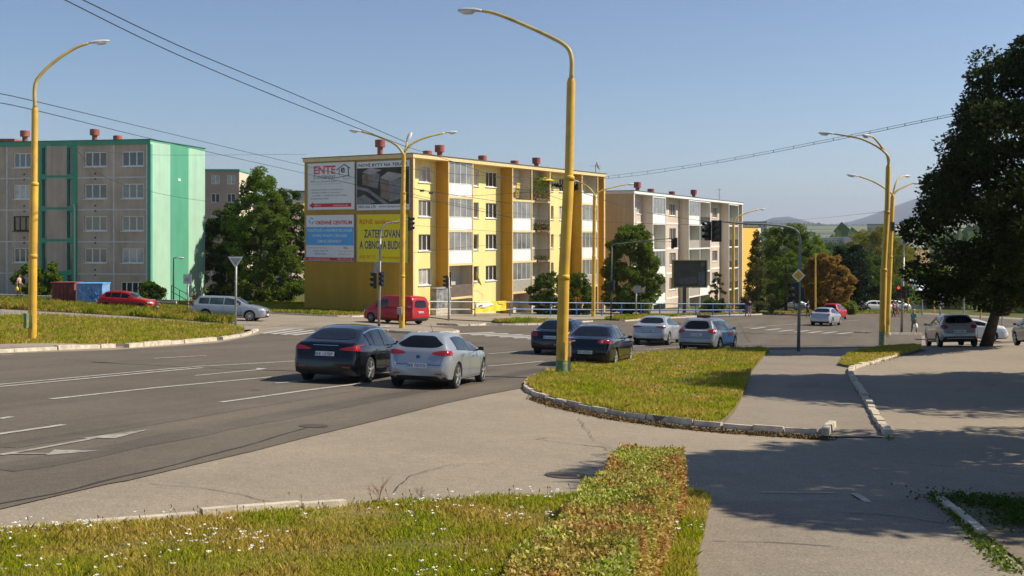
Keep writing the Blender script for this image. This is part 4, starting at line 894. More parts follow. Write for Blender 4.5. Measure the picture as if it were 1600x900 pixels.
for i, s in enumerate(('• PREDAJ STAVEBNÝCH MATERIÁLOV', '• MURIVO, OMIETKY, IZOLÁCIE', '• DLAŽBY, STREŠNÁ KRYTINA', '• DOPRAVNÉ SLUŽBY')): wall_text(r1, P1, s, .05, (.76, .69, .84, .46)[i], .555+i*.062, .592+i*.062, M['bb_black'], d)
wall_poly(P1, [(.03, .905), (.12, .83), (.12, .865), (.93, .865), (.93, .945), (.12, .945), (.12, .98)], M['bb_red'], d, r1, 'arrow'); wall_text(r1, P1, '400 m', .14, .28, .885, .925, M['bb_white'], d+.002); wall_text(r1, P1, 'www.ente.sk', .55, .86, .885, .925, M['bb_white'], d+.002)
r2, P2 = board(558, 640, 253.5, 328.5, 250, 328, M['bb_white'], 'billboard with a photo of pale flat roofed houses, upper right on the gable')
M['pic_dark'] = mat('pic_dark', (.02, .025, .02), var=.6, scale=.9, c2=(.07, .06, .045)); M['pic_house'] = mat('pic_house', (.22, .17, .13), var=.3, scale=2); M['pic_roof'] = mat('pic_roof', (.36, .34, .33), var=.2, scale=2); M['pic_road'] = mat('pic_road', (.22, .22, .23), var=.2)
wall_poly(P2, [(0, .13), (.99, .13), (.99, .885), (0, .885)], M['pic_dark'], d, r2, 'picture')
for pts, mm in (([(.10, .26), (.27, .20), (.27, .52), (.10, .47)], 'pic_house'), ([(.27, .20), (.44, .26), (.40, .56), (.27, .52)], 'pic_road'), ([(.10, .22), (.25, .12), (.48, .18), (.28, .27)], 'pic_roof'), ([(.44, .36), (.62, .42), (.62, .82), (.46, .74)], 'pic_house'), ([(.62, .42), (.93, .34), (.90, .76), (.62, .84)], 'pic_road'), ([(.44, .34), (.60, .22), (.95, .30), (.64, .42)], 'pic_roof'), ([(0, .50), (.22, .56), (.62, .88), (.52, .885), (.20, .62), (0, .56)], 'pic_road'), ([(0, .74), (.14, .68), (.36, .84), (.2, .885), (0, .885)], 'pic_road')): wall_poly(P2, pts, M[mm], d+.002+.0015*random.random(), r2, 'picture_shape')
wall_text(r2, P2, 'NOVÉ BYTY NA TERASE', .03, .96, .025, .105, M['bb_black'], d, bold=.02); wall_text(r2, P2, '0903 606 670', .02, .36, .905, .96, M['bb_black'], d, bold=.01); wall_text(r2, P2, 'www.bytykosice.sk', .42, .96, .905, .965, M['bb_black'], d, bold=.01)
r3, P3 = board(478.5, 553, 336.5, 407, 335.5, 409, M['bb_white'], 'white and blue window company billboard, lower left on the gable')
wall_poly(P3, [(0, .26), (1, .26), (1, .66), (0, .66)], M['bb_blue'], d, r3, 'blue_band'); wall_poly(P3, [(0, .925), (1, .925), (1, .995), (0, .995)], M['bb_red'], d, r3, 'red_band')
wall_text(r3, P3, 'OKENNÉ CENTRUM', .20, .96, .10, .205, M['bb_red'], d, bold=.03)
for i, (s, a, c) in enumerate((('PLASTOVÉ A HLINÍKOVÉ OKNÁ', .03, .97), ('DVERE, ROLETY, ŽALÚZIE', .14, .86), ('ZIMNÉ ZÁHRADY', .24, .75))): wall_text(r3, P3, s, a, c, .29+i*.118, .365+i*.118, M['bb_white'], d+.002, bold=.01)
for a0 in (0, 2.1, 4.2):
    pts = [(.115+.055*math.cos(a0+q), .125+.075*math.sin(a0+q)) for q in (0, .4, .8, 1.2, 1.5)]+[(.115+.035*math.cos(a0+q), .125+.045*math.sin(a0+q)) for q in (1.5, 1.0, .5, 0)]; wall_poly(P3, pts, M['bb_blue'], d, r3, 'emblem')
wall_text(r3, P3, 'OKENNÉ CENTRUM spol. s r.o.', .03, .55, .70, .735, M['bb_red'], d); wall_text(r3, P3, 'Južná trieda 78', .17, .46, .765, .805, M['bb_darkblue'], d); wall_text(r3, P3, '040 01 Košice', .19, .43, .825, .865, M['bb_darkblue'], d); wall_text(r3, P3, 'www.okennecentrum.sk', .05, .5, .94, .98, M['bb_white'], d+.002); wall_text(r3, P3, '055/ 678 25 25', .66, .96, .94, .98, M['bb_white'], d+.002)
wall_text(r3, P3, 'VEKA', .78, .88, .69, .74, M['bb_red'], d, bold=.02); wall_text(r3, P3, 'okná s garanciou', .68, .97, .77, .80, M['bb_redorange'], d); wall_text(r3, P3, 'najlepšie okná', .68, .94, .83, .87, M['bb_grey'], d)
r4, P4 = board(558, 637, 335.5, 409, 334, 410, M['bb_yellow'], 'bright yellow billboard with black and red words, lower right on the gable')
wall_text(r4, P4, 'RENE izolácie s.r.o.', .05, .96, .10, .20, M['bb_redorange'], d, bold=.015); wall_text(r4, P4, 'ZATEPĽOVANIE', .14, .94, .30, .49, M['bb_darkblue'], d, bold=.02); wall_text(r4, P4, 'A OBNOVA BUDOV', .05, .97, .55, .73, M['bb_darkblue'], d, bold=.02)
wall_text(r4, P4, '0905 747 737', .05, .38, .86, .93, M['bb_redorange'], d); wall_text(r4, P4, 'www.reneizolacie.sk', .44, .97, .86, .93, M['bb_redorange'], d)

# --- grey block behind the tree
M['g_wall'] = wallmat('g_wall', (.64, .51, .40), .16); M['g_side'] = wallmat('g_side', (.78, .67, .54), .18); M['g_end'] = wallmat('g_end', (.56, .46, .29), .18)
FG = Plane((13.13, 116.8), (34.5-13.13, 162-116.8), (162-116.8, -(34.5-13.13))); LG = math.hypot(34.5-13.13, 162-116.8); tf2 = lambda p: FG.t(p, 0); tr2 = lambda p: FG.t(p, -D)
z1 = lambda px, py: FG.tz(px, py, 0)[1]
lv2 = [z1(1046, 349), z1(1046, 349)-3.05, z1(1046, 349)-6.1, z1(1046, 349)-9.15]; wz2 = [v+1.75 for v in lv2]
bays = [(tr2(994), tr2(1003.5)), (tr2(1041), tr2(1060)), (tr2(1110.5), tr2(1125))]
specG = dict(levels=lv2, pitch=3.05, wz=wz2, wh=1.5, bands=1, lv=lv2, bays=bays, caps=1, windows=[(tr2(995), tr2(1001.5), 2, None), (tr2(1046), tr2(1056), 3, None), (tr2(1113), tr2(1121), 3, None)],
             loggias=[(tf2(1019.5), tf2(1040), [['gw', 'o', 'gp', 'p']]), (tf2(1076), tf2(1109.5), [['gb', 'w', 'o', 'G'], ['r', 'b', 'o', 'p']]), (tf2(1138.5), tf2(1153.5), [['b', 'r', 'r', 'r']])])
gb = slab_block(FG, LG, 11.0, 4.7, -13.5, dict(wall=M['g_wall'], side=M['g_side'], frame=M['white'], end=M['g_end'], roof=M['roof_dark']), 'unpainted beige grey four storey block with white framed loggias', specG)
for px, big in ((996, 1), (1017, 0), (1050, 0), (1084, 1), (962, 1)):
    dep = -3.5; t = FG.t(px, dep) if px > 990 else 1.8
    if px < 990: dep = -5.0
    q = FG.P(t, 0, dep); chimney(gb, q[0], q[1], 4.7, .45, 1.5, big)
b = MB(); q = FG.P(tf2(1155), 0, -3); b.tube([(q[0], q[1], 4.7), (q[0], q[1], 6.8)], .035); b.tube([(q[0]-.4, q[1], 6.7), (q[0]+.4, q[1], 6.7)], .02); b.build('antenna', M['dark_metal'], gb, world=True)

# --- green block on the left
FN = Plane((-31.2, 93.4), (-9.8, 1.9), (-1.9, -9.8)); FE = Plane((-31.2, 93.4), (1.9, 9.8), (9.8, -1.9))
M['n_panel'] = wallmat('n_panel', (.55, .44, .34), .25, .12); M['n_joint'] = mat('n_joint', (.62, .60, .56)); M['n_mint'] = wallmat('n_mint', (.38, .60, .45), .10); M['n_green'] = wallmat('n_green', (.09, .36, .23), .12)
def green_block():
    L, W, zt, zb = 30.0, 10.0, 8.18, -7.6; root = empty('apartment_block', FN.P(0, zb, 0)); tag(root, 'green gabled four storey block with grey panel front', 'apartment building', 'apartment blocks beyond the junction')
    tt = lambda p: FN.t(p, 0); pit = 50.7/18.1
    b = MB(); FN.box(b, .05, L-.1, zb, zt-.4, -W+.1, -.3); b.build('carcass', M['n_panel'], root, world=True)
    sA, sB = tt(120.5), tt(62)      # stair section
    wz = [(HY-247.5)/18.1-pit*i for i in range(4)]; holes = []; wins = []
    for x0, x1 in ((190, 224.5), (132, 167), (21, 48.5)):
        for i, z in enumerate(wz):
            holes.append((tt(x1), tt(x0), z-.66, z+.66)); wins.append((tt(x1), tt(x0), z-.66, z+.66, 3, x0, i))
    for x0, x1 in ((188, 224), (134, 167)): holes.append((tt(x1), tt(x0), wz[3]-pit-.5, wz[3]-pit+.55)); wins.append((tt(x1), tt(x0), wz[3]-pit-.5, wz[3]-pit+.55, 4, x0, 4))
    b = MB(); wall(b, FN, .3, sA, zb, zt-.4, holes, -.3, 0); wall(b, FN, sB, L, zb, zt-.4, holes, -.3, 0); b.build('panel_wall', M['n_panel'], root, world=True)
    for t0, t1, z0, z1_, n, x0, i in wins:
        pm = [M['pane_dark'], M['pane_mid'], M['pane_brown'], M['pane_mid'], M['pane_curtain']][(int(x0)+i*3) % 5] if not (x0 < 100 and i == 2) else M['pane_brown']
        window(root, FN, t0+.005, t1-.005, z0+.005, z1_-.005, -.10, n, fm=M['frame_white'] if not (x0 < 100 and i == 2) else M['plastic'], pane=pm, fw=.10)
    b = MB()
    for i in range(5):
        z = (HY-276.5)/18.1-pit*i
        FN.box(b, .3, sA-.05, z-.06, z+.06, 0, .03); FN.box(b, sB+.05, L, z-.06, z+.06, 0, .03)
    for px in (178, 11): FN.box(b, tt(px)-.07, tt(px)+.07, zb, zt-.4, 0, .036)
    FN.box(b, .3, .42, zb, zt-.4, 0, .036); b.build('panel_joints', M['n_joint'], root, world=True)
    b = MB()
    for i in range(4):
        for px in (149, 38):
            for dz in (1.25, 1.7):
                z = wz[i]-dz; t = tt(px); b = MB(); FN.box(b, t-.07, t+.07, z-.07, z+.07, 0, .03); b.build('vent', M['black'], root, world=True)
    # stair section: green surround, tall dark slots either side of a panel
    holes = []
    for i in range(5):
        z = wz[i] if i < 4 else wz[3]-pit
        for x0, x1 in ((105.5, 113.5), (66, 73.5)): holes.append((tt(x1), tt(x0), z-1.27, z+1.08))
    b = MB(); wall(b, FN, sA, sB, zb, zt-.4, holes, -.3, .06); b.build('stair_wall', M['n_green'], root, world=True)
    b = MB()
    for i in range(4): FN.box(b, tt(105.2), tt(73.8), wz[i]-1.38, wz[i]+1.22, .06, .09)
    b.build('stair_panel', M['n_panel'], root, world=True)
    for h in holes: window(root, FN, h[0]+.005, h[1]-.005, h[2]+.005, h[3]-.005, -.12, 1, fm=M['n_green'], pane=M['pane_dark'], fw=.05, sill=False)
    b = MB(); t = tt(118.5); b.tube([FN.P(t, 2.6, .3), FN.P(t, 2.2, .16), FN.P(t, zb, .16)], .09, 8); b.build('drainpipe', M['n_mint'], root, world=True)
    # gable: three stripes of paint; roof edge
    a, c = FE.t(266), FE.t(294.5)
    for t0, t1, mm in ((0, a, 'n_mint'), (a, c, 'n_green'), (c, W, 'n_mint')):
        b = MB(); FE.box(b, t0, t1, zb, zt-.2, -.3, 0); b.build('gable_wall', M[mm], root, world=True)
    b = MB(); FN.box(b, -.004, .3, zb, zt-.4, -.31, .02); b.build('corner_strip', M['n_green'], root, world=True)
    b = MB(); FN.box(b, .002, L, zt-.4, zt-.003, -W, .10); b.build('roof_edge', M['n_green'], root, world=True)
    b = MB(); FN.box(b, -.06, L, zt, zt+.05, -W-.1, .16); b.build('roof', mat('roof_green', (.05, .16, .11)), root, world=True)
    for px, big in ((39, 1), (148, 1), (184, 0)): q = FN.P(FN.t(px, -3.5), 0, -3.5); chimney(root, q[0], q[1], zt+.1, .42, 1.25 if big else 1.05, big)
    M['scribble'] = mat('scribble', (.25, .45, .36)); b = MB()
    g = random.Random(5)
    for cx, cy, k, mm in ((304, 462, 9, 'red'), (258, 464, 8, 'scribble')):
        t, z = FE.tz(cx, cy); pts = [FE.P(t+g.uniform(-.55, .55), z+g.uniform(-.4, .4), .02) for _ in range(k)]; q = MB(); q.tube(pts, .03, 4); q.build('graffiti', M[mm], root, world=True)
    t, z = FE.tz(280, 281); q = MB(); FE.box(q, t-.2, t+.2, z-.12, z+.12, 0, .03); q.build('emblem', M['white'], root, world=True)
green_block()
b = MB(); q0, q1 = PX(0, 0, 130), PX(19, 0, 130); z_ = (HY-217)/FPX*130; b.box(q0.x-14, q1.x, 130, 142, -9, z_-.4); o = b.build('apartment_block', M['g_wall']); tag(o, 'cream block whose roof corner shows above the green roof at far left', 'apartment building', 'apartment blocks beyond the junction')
b = MB(); b.box(q0.x-14.3, q1.x+.4, 129.7, 142.3, z_-.397, z_); b.build('roof', M['chimney'], o)
b = MB(); b.box(q1.x-2.5, q1.x-1, 129.95, 129.995, z_-3, z_-1.6); b.build('window', M['pane_dark'], o)

# --- simple far blocks with real window openings
def far_block(px0, px1, pxr, ytop, d, dr, wallm, endm, label, rows, cols, name='apartment_block', pit=2.8, depth=12, zb=None, ww=.55, roofm=None, wm=None, endcols=0):
    a = PX(px0, ytop, d); c = PX(px1, ytop, d+dr); zt = a.z; F = Plane((a.x, a.y), (c.x-a.x, c.y-a.y), ((c.y-a.y), -(c.x-a.x))); L = math.hypot(c.x-a.x, c.y-a.y)
    if F.n.y > 0: F.n = -F.n
    zb = gz(a.x, a.y)-1 if zb is None else zb; root = empty(name, F.P(0, zb, 0)); tag(root, label, 'building')
    holes = [(L*(j+.5-ww/2)/cols, L*(j+.5+ww/2)/cols, zt-.9-pit*i-1.4, zt-.9-pit*i) for i in range(rows) for j in range(cols)]
    b = MB(); wall(b, F, 0, L, zb, zt-.3, holes, -.3, 0); b.build('front_wall', wallm, root, world=True)
    b = MB(); F.box(b, .01, L-.01, zb, zt-.31, -depth, -.31); b.build('side_wall', endm, root, world=True)
    b = MB(); F.box(b, -.1, L+.1, zt-.299, zt, -depth-.1, .15); b.build('roof', roofm or M['roof_dark'], root, world=True)
    for h in holes[:60]: window(root, F, h[0], h[1], h[2], h[3], -.15, 2 if h[1]-h[0] > 1 else 1, fw=.10, sill=False, fm=wm)
    return root, F, L, zt
M['f_rose'] = mat('f_rose', (.42, .30, .24), var=.1, scale=.5); M['f_cream'] = mat('f_cream', (.70, .60, .44), var=.05); M['f_orange'] = mat('f_orange', (.78, .45, .06), var=.05); M['f_brown'] = mat('f_brown', (.40, .24, .14), var=.1); M['f_grey'] = mat('f_grey', (.42, .41, .42), var=.1)
far_block(250, 373.5, 398, 264, 165, .5, M['f_rose'], M['f_cream'], 'rose coloured block with cream gable behind the green wall', 6, 5, depth=11, roofm=M['n_green'])
far_block(456, 482, 0, 313, 205, 6, M['f_rose'], M['f_cream'], 'reddish block showing just left of the billboard wall', 5, 3)
far_block(456, 482, 0, 298, 215, 0, M['f_grey'], M['f_grey'], 'pale roof house behind the reddish block', 0, 1, name='roof_house', depth=5)
ob, F_, L_, z_ = far_block(1157, 1184, 0, 351.5, 170, 14, M['f_orange'], M['f_orange'], 'orange yellow block peeping out behind the grey block', 4, 1, zb=-16, ww=.0001)
b = MB(); F_.box(b, L_-.05, L_+2.6, -16, z_-.4, -.6, .06); b.build('cream_strip', M['f_cream'], ob, world=True)
far_block(1262, 1320, 0, 371, 520, 0, M['f_grey'], M['f_grey'], 'long flat factory with a dark window band in the valley', 1, 14, zb=-40, ww=.9, pit=6, depth=40, name='factory_building', roofm=M['f_grey'])
b = MB(); a = PX(1319, 372, 516); b.box(a.x, a.x+4, 516, 530, -40, a.z+.5); tag(b.build('stair_tower', M['f_grey']), 'slim grey tower at the right end of the flat factory', 'building')
far_block(1155, 1198, 0, 346, 420, 0, M['f_grey'], M['f_grey'], 'pale grey flat building above the orange block', 1, 6, zb=-40, depth=30, name='factory_building')
far_block(1330, 1372, 0, 377, 600, 0, M['f_rose'], M['f_grey'], 'low factory hall right of the slim tower', 1, 8, zb=-42, depth=30, name='factory_building', pit=4)
far_block(1396, 1420, 0, 350, 460, 10, M['f_grey'], M['f_grey'], 'hazy grey tower block left of the big maple', 10, 5, zb=-42, name='tower_block', pit=3, wm=M['f_grey'])
far_block(1418, 1444, 0, 372, 440, 8, M['f_grey'], M['f_grey'], 'lower hazy tower block beside the maple crown', 7, 5, zb=-42, name='tower_block', pit=3, wm=M['f_grey'])
far_block(1430, 1452, 0, 388, 300, 6, M['f_brown'], M['f_brown'], 'brown orange block below the hazy towers', 4, 2, zb=-30, name='apartment_block', pit=5.5, ww=.3)
# domed metal roof of the market pavilion
M['dome'] = mat('dome', (.26, .32, .42), var=.3, scale=1.5, rough=.5, c2=(.42, .47, .54))
a = PX(1418, 452, 150); root = empty('pavilion', (a.x, a.y, a.z-6)); tag(root, 'low pavilion with pale blue faceted dome roof', 'pavilion')
b = MB(); b.lathe([(3.1, 6.0), (2.6, 6.6), (1.6, 7.1), (.6, 7.4), (.05, 7.5)], 9); b.build('dome_roof', M['dome'], root); b = MB(); b.lathe([(2.7, -4), (2.7, 5.99)], 9); b.build('wall', M['f_cream'], root)
# low wall by the green block, with steps rail
b = MB(); w0, w1 = PX(-20, 463, 86), PX(275, 470, 86); n_ = 24
for i in range(n_):
    p, q = w0.lerp(w1, i/n_), w0.lerp(w1, (i+1)/n_); b.hexa([(p.x, 86, gz(p.x, 86)-.4), (q.x, 86, gz(q.x, 86)-.4), (q.x, 86.25, gz(q.x, 86)-.4), (p.x, 86.25, gz(p.x, 86)-.4), (p.x, 86, gz(p.x, 86)+.55), (q.x, 86, gz(q.x, 86)+.55), (q.x, 86.25, gz(q.x, 86)+.55), (p.x, 86.25, gz(p.x, 86)+.55)])
tag(b.build('retaining_wall', M['concrete']), 'low pale concrete wall in front of the green block', 'wall')
def railing(pts, label, m, post=2.0, h=1.0, rails=(1.0, .55), r=.03, name='railing', dens=2.0, skip_end=False):
    pts = densify([(p[0], p[1]) for p in pts], post); root = empty(name, (pts[0][0], pts[0][1], gz(*pts[0]))); tag(root, label, 'railing')
    for x, y in pts: b = MB(); b.tube([(x, y, gz(x, y)-.05), (x, y, gz(x, y)+h)], r*1.1, 6); b.build('post', m, root, world=True)
    for k in rails: b = MB(); b.tube([(x, y, gz(x, y)+k*h) for x, y in pts], r, 6); b.build('rail', m, root, world=True)
    return root
railing([at(797, 90), at(860, 92), at(940, 95), at(1060, 99), at(1165, 104)], 'long blue pedestrian railing in front of the two blocks', M['blue_rail'], 2.0, 1.2, (1.0, .52, .08), .05, name='blue_railing')
railing([at(668, 83), at(742, 87), at(797, 90)], 'grey pedestrian railing at the foot of the yellow block', M['grey_metal'], 4.0, 1.2, (1.0, .5), .045, name='grey_railing')
railing([G(1182, 488).xy, G(1260, 487).xy, G(1340, 486.5).xy], 'blue railing in front of the larch and the car park', M['blue_rail'], 2.0, 1.0, (1.0, .5), .04, name='blue_railing')
railing([G(244, 492).xy, G(300, 496).xy, G(363, 500).xy], 'thin grey railing beside the pale estate car', M['dark_metal'], 2.2, 1.0, (1.0, .8, .35), .03, name='grey_railing')
b = MB(); p0, p1 = PX(268, 446, 88), PX(318, 474, 88); zz = lambda t: p0.z+(p1.z-p0.z)*t
root = empty('stair_railing', (p0.x, 88, p0.z-1)); tag(root, 'sloping thin railing of the steps by the mint gable', 'railing')
for k in (0, .5): b.tube([(p0.x, 88, p0.z-k), (p1.x, 88, p1.z-k)], .03, 5)
b.build('rail', M['dark_metal'], root, world=True)
for i in range(5): t = i/4; x = p0.x+(p1.x-p0.x)*t; b = MB(); b.tube([(x, 88, zz(t)-1.2), (x, 88, zz(t))], .03, 5); b.build('post', M['dark_metal'], root, world=True)
# ------------------------------------------------ street furniture
def catmull(pts, n=6):
    P = [Vector(p) for p in pts]; out = []
    for i in range(len(P)-1):
        a, b, c, d = P[max(i-1, 0)], P[i], P[i+1], P[min(i+2, len(P)-1)]
        for k in range(n):
            t = k/n; out.append(.5*((2*b)+(c-a)*t+(2*a-5*b+4*c-d)*t*t+(3*b-a-3*c+d)*t**3))
    out.append(P[-1]); return out
def pxpath(px, d, k=0.0, x0=None):
    """pixel polyline on a vertical sheet through the post; k = metres back per metre to the right"""
    x0 = px[0][0] if x0 is None else x0; X0 = (x0-CX)/FPX*d; out = []
    for x, y in px:
        r = (x-CX)/FPX; dd = (d-k*X0)/(1-k*r) if k else d; out.append(PX(x, y, dd))
    return out
def luminaire(root, p, dirv, L=.75, w_=.14):
    """cobra head: grey housing with a pale glass bowl beneath"""
    x = Vector(dirv).normalized(); y = Vector((0, 0, 1)).cross(x).normalized(); z = x.cross(y)
    def body(prof, name, m):
        b = MB(); n = 12; base = 0
        for s_, rw, zt_, zb_ in prof:
            for k in range(n):
                a = 2*math.pi*k/n; b.v.append(tuple(p+x*s_*L+y*rw*math.cos(a)+z*((zt_ if math.sin(a) > 0 else zb_)*abs(math.sin(a))*(1 if math.sin(a) > 0 else -1))))
        for i in range(len(prof)-1):
            for k in range(n): k2 = (k+1) % n; b.f.append((i*n+k, i*n+k2, (i+1)*n+k2, (i+1)*n+k))
        b.f.append(tuple(range(n))); b.f.append(tuple((len(prof)-1)*n+k for k in range(n))); return b.build(name, m, root, smooth=True, world=True)
    w2 = w_
    h = body([(-.05, .03, .03, .03), (.1, w2*.5, .06, .03), (.3, w2*.9, .09, .02), (.7, w2, .09, .02), (.95, w2*.7, .06, .02), (1, w2*.3, .02, .01)], 'lamp_head', M['lamp_body'])
    g = body([(.32, w2*.5, .0, .03), (.42, w2*.85, .0, .10), (.7, w2*.9, .0, .11), (.92, w2*.55, .0, .05)], 'lamp_bowl', M['lamp_glass'])
def lamp(base, parts, arms, label, d=None, k=-.32, name='street_lamp', group='tall street lamps', box=None, green=0):
    """parts: [(px,py,diameter_px)] up the post; arms: list of (px polyline, k)"""
    g = G(*base); d = d or g.y; s = FPX/d; p0 = PX(base[0], base[1], d) if d != g.y else g; root = empty(name, p0); tag(root, label, 'street lamp', group)
    pts = pxpath([(x, y) for x, y, _ in parts], d); rad = [r/2/s for _, _, r in parts]; pts[0].z -= .1
    pp, rr = [], []
    for i in range(len(pts)):
        if i and abs(rad[i]-rad[i-1]) > .008 and (pts[i]-pts[i-1]).length > .6: pp.append(pts[i]-(pts[i]-pts[i-1]).normalized()*.12); rr.append(rad[i-1]*.99)
        pp.append(pts[i]); rr.append(rad[i])
    b = MB(); b.tube(pp, rr, 18); auto_smooth(b.build('post', M['yellow_pole'], root, world=True), 30)
    for i in range(1, len(pts)-1):
        b = MB(); q = pts[i]; dv = (pts[i+1]-pts[i-1]).normalized(); b.tube([q-dv*.13, q-dv*.02, q+dv*.02], [rad[i-1]*1.03, rad[i-1]*1.05, rad[i]], 18); b.build('collar', M['yellow_pole'], root, world=True, smooth=True)
    if rad[0] > .1:
        q = pts[0].lerp(pts[1], .9/(pts[1].z-pts[0].z)); b = MB(); b.box(q.x-.07, q.x+.07, q.y-rad[0]-.004, q.y-rad[0]+.03, q.z-.25, q.z+.25); b.build('access_door', M['arm_paint'], root, world=True)
        b = MB(); b.tube([pts[0]+Vector((0, 0, .02)), pts[0]+Vector((0, 0, .12))], rad[0]*1.5, 14); b.build('footing', M['concrete'], root, world=True)
    if green:
        b = MB(); f = green/(parts[0][1]-parts[1][1]); e = pts[0].lerp(pts[1], f); b.tube([pts[0], e], [rad[0]*1.03, (rad[0]*(1-f)+rad[1]*f)*1.03], 18, cap=False); b.build('painted_base', M['pole_green'], root, world=True, smooth=True)
    for px, kk, r in arms:
        q = pxpath(px, d, kk, base[0]); q = catmull(q, 7); q[0] = Vector(pts[-1]) if (q[0]-pts[-1]).length < .4 else q[0]
        b = MB(); b.tube(q[:-1], [r/s*(1-.35*i/len(q)) for i in range(len(q)-1)], 10); b.build('arm', M['arm_paint'], root, world=True, smooth=True)
        dv = (q[-1]-q[-5]); dv.z *= .4; luminaire(root, q[-2], dv)
    if box:
        (x0, x1, y0, y1, mm) = box; a, c = PX(x0, y1, d-.12), PX(x1, y0, d-.12); b = MB(); b.box(a.x, c.x, d-.2-rad[0], d-rad[0]+.06, a.z, c.z); bevel(b.build('switch_box', mm, root, world=True), .01)
    return root
A, C = 'arm', 'c'
lamp((877, 592), [(877, 592, 18), (881, 430, 17), (889, 275, 13.5), (892.5, 122, 9.5)], [([(892.5, 122), (893, 92), (884, 72), (850, 53), (800, 31), (770, 20), (752, 17)], -.32, 3.6)], 'nearest tall yellow street lamp on the kerbed middle verge', green=34)
lamp((50.5, 537), [(50.5, 537, 13), (51.5, 398, 12.5), (53.5, 285, 9.5), (54.5, 168, 7.5)], [([(54.5, 168), (55, 132), (70, 110), (95, 89), (120, 74), (140, 67)], .32, 3.0)], 'tall yellow street lamp on the left verge with one curved arm', box=(41, 46, 489, 512, M['pole_green']), k=.32)
lamp((628, 516), [(628, 516, 9), (628.5, 430, 8.5), (630, 300, 6.5), (631, 242, 5)], [([(631, 242), (618, 226), (590, 213), (562, 205)], -.32, 2.0), ([(631, 242), (634, 232), (636, 221)], 2.0, 2.0), ([(631, 242), (642, 226), (665, 215), (698, 207)], .32, 2.0)], 'yellow lamp with three arms on the traffic island', box=(621, 628, 480, 490, M['grey_metal']))
lamp((927, 496), [(927, 496, 6), (928, 400, 5.5), (929, 305, 4.5)], [([(929, 305), (920, 293), (903, 283)], -.3, 1.3), ([(929, 305), (940, 298), (960, 292), (980, 288)], .3, 1.3)], 'slim yellow double lamp beside the blue railing by the thujas')
lamp((1145, 489), [(1145, 489, 5), (1145.5, 420, 4.5), (1146, 352, 4)], [([(1146, 352), (1150, 341), (1166, 333), (1188, 327)], .3, 1.3)], 'yellow lamp with one arm in front of the grey block end')
lamp((1378, 540), [(1378, 540, 10), (1381, 420, 8.5), (1386, 330, 7.5), (1388, 258, 5)], [([(1388, 258), (1388, 245), (1372, 230), (1345, 217), (1315, 211), (1302, 209)], -.32, 1.9), ([(1388, 258), (1386, 243), (1376, 228), (1365, 215), (1358, 213)], 1.2, 1.9)], 'front pole of the pair of yellow lamps at right, two heads pointing left', green=26)
lamp((1386, 521), [(1386, 521, 7.5), (1391, 400, 6.5), (1395, 305, 4)], [([(1395, 305), (1388, 298), (1365, 284), (1340, 275)], -.32, 1.6), ([(1395, 305), (1400, 286), (1407, 277), (1414, 275)], 1.0, 1.6), ([(1395, 305), (1403, 297), (1415, 291), (1424, 287)], .32, 1.6)], 'rear pole of the pair of yellow lamps at right, with a small dark box', d=68, box=(1391, 1396, 347, 361, M['signal_black']))
def farpole(x, yb_, yt, label, r=3.2, arm=None, d=None, m=None):
    g = G(x, yb_); d = d or g.y; s = FPX/d; root = empty('lamp_post', PX(x, yb_, d)); tag(root, label, 'lamp post'); b = MB(); b.tube([PX(x, yb_+1, d), PX(x, (yb_+yt)/2, d), PX(x+.3, yt, d)], [r/2/s, r/2/s*.9, r/2/s*.6], 8); b.build('post', m or M['yellow_pole'], root, world=True)
    if arm: b = MB(); q = catmull([PX(a, c, d) for a, c in arm], 4); b.tube(q, r/2/s*.5, 6); b.build('arm', m or M['yellow_pole'], root, world=True); luminaire(root, q[-1], q[-1]-q[-2], .6, .12)
    return root
farpole(1274, 485, 396, 'far yellow pole half hidden by the rusty brown tree', 3.2, d=100)
farpole(1419, 488, 413, 'far plain yellow pole just right of the signal pole', 3)
farpole(1460, 490, 424, 'far yellow pole left of the round road sign', 2.4)
farpole(1532, 505, 478, 'short yellow pole behind the white car at right', 3)
farpole(1441, 492, 455, 'small far grey lamp with a short arm', 2.4, [(1441, 455), (1443, 451), (1451, 450)], m=M['grey_metal'])
farpole(271, 470, 404, 'small dark lamp in front of the mint gable', 2.6, [(271, 404), (272, 403), (276, 403)], d=88, m=M['dark_metal'])
farpole(1506, 513, 460, 'thin grey pole behind the parked silver car', 3, m=M['grey_metal'])
farpole(1566, 520, 482, 'thin grey pole right of the maple trunk', 3, m=M['grey_metal'])
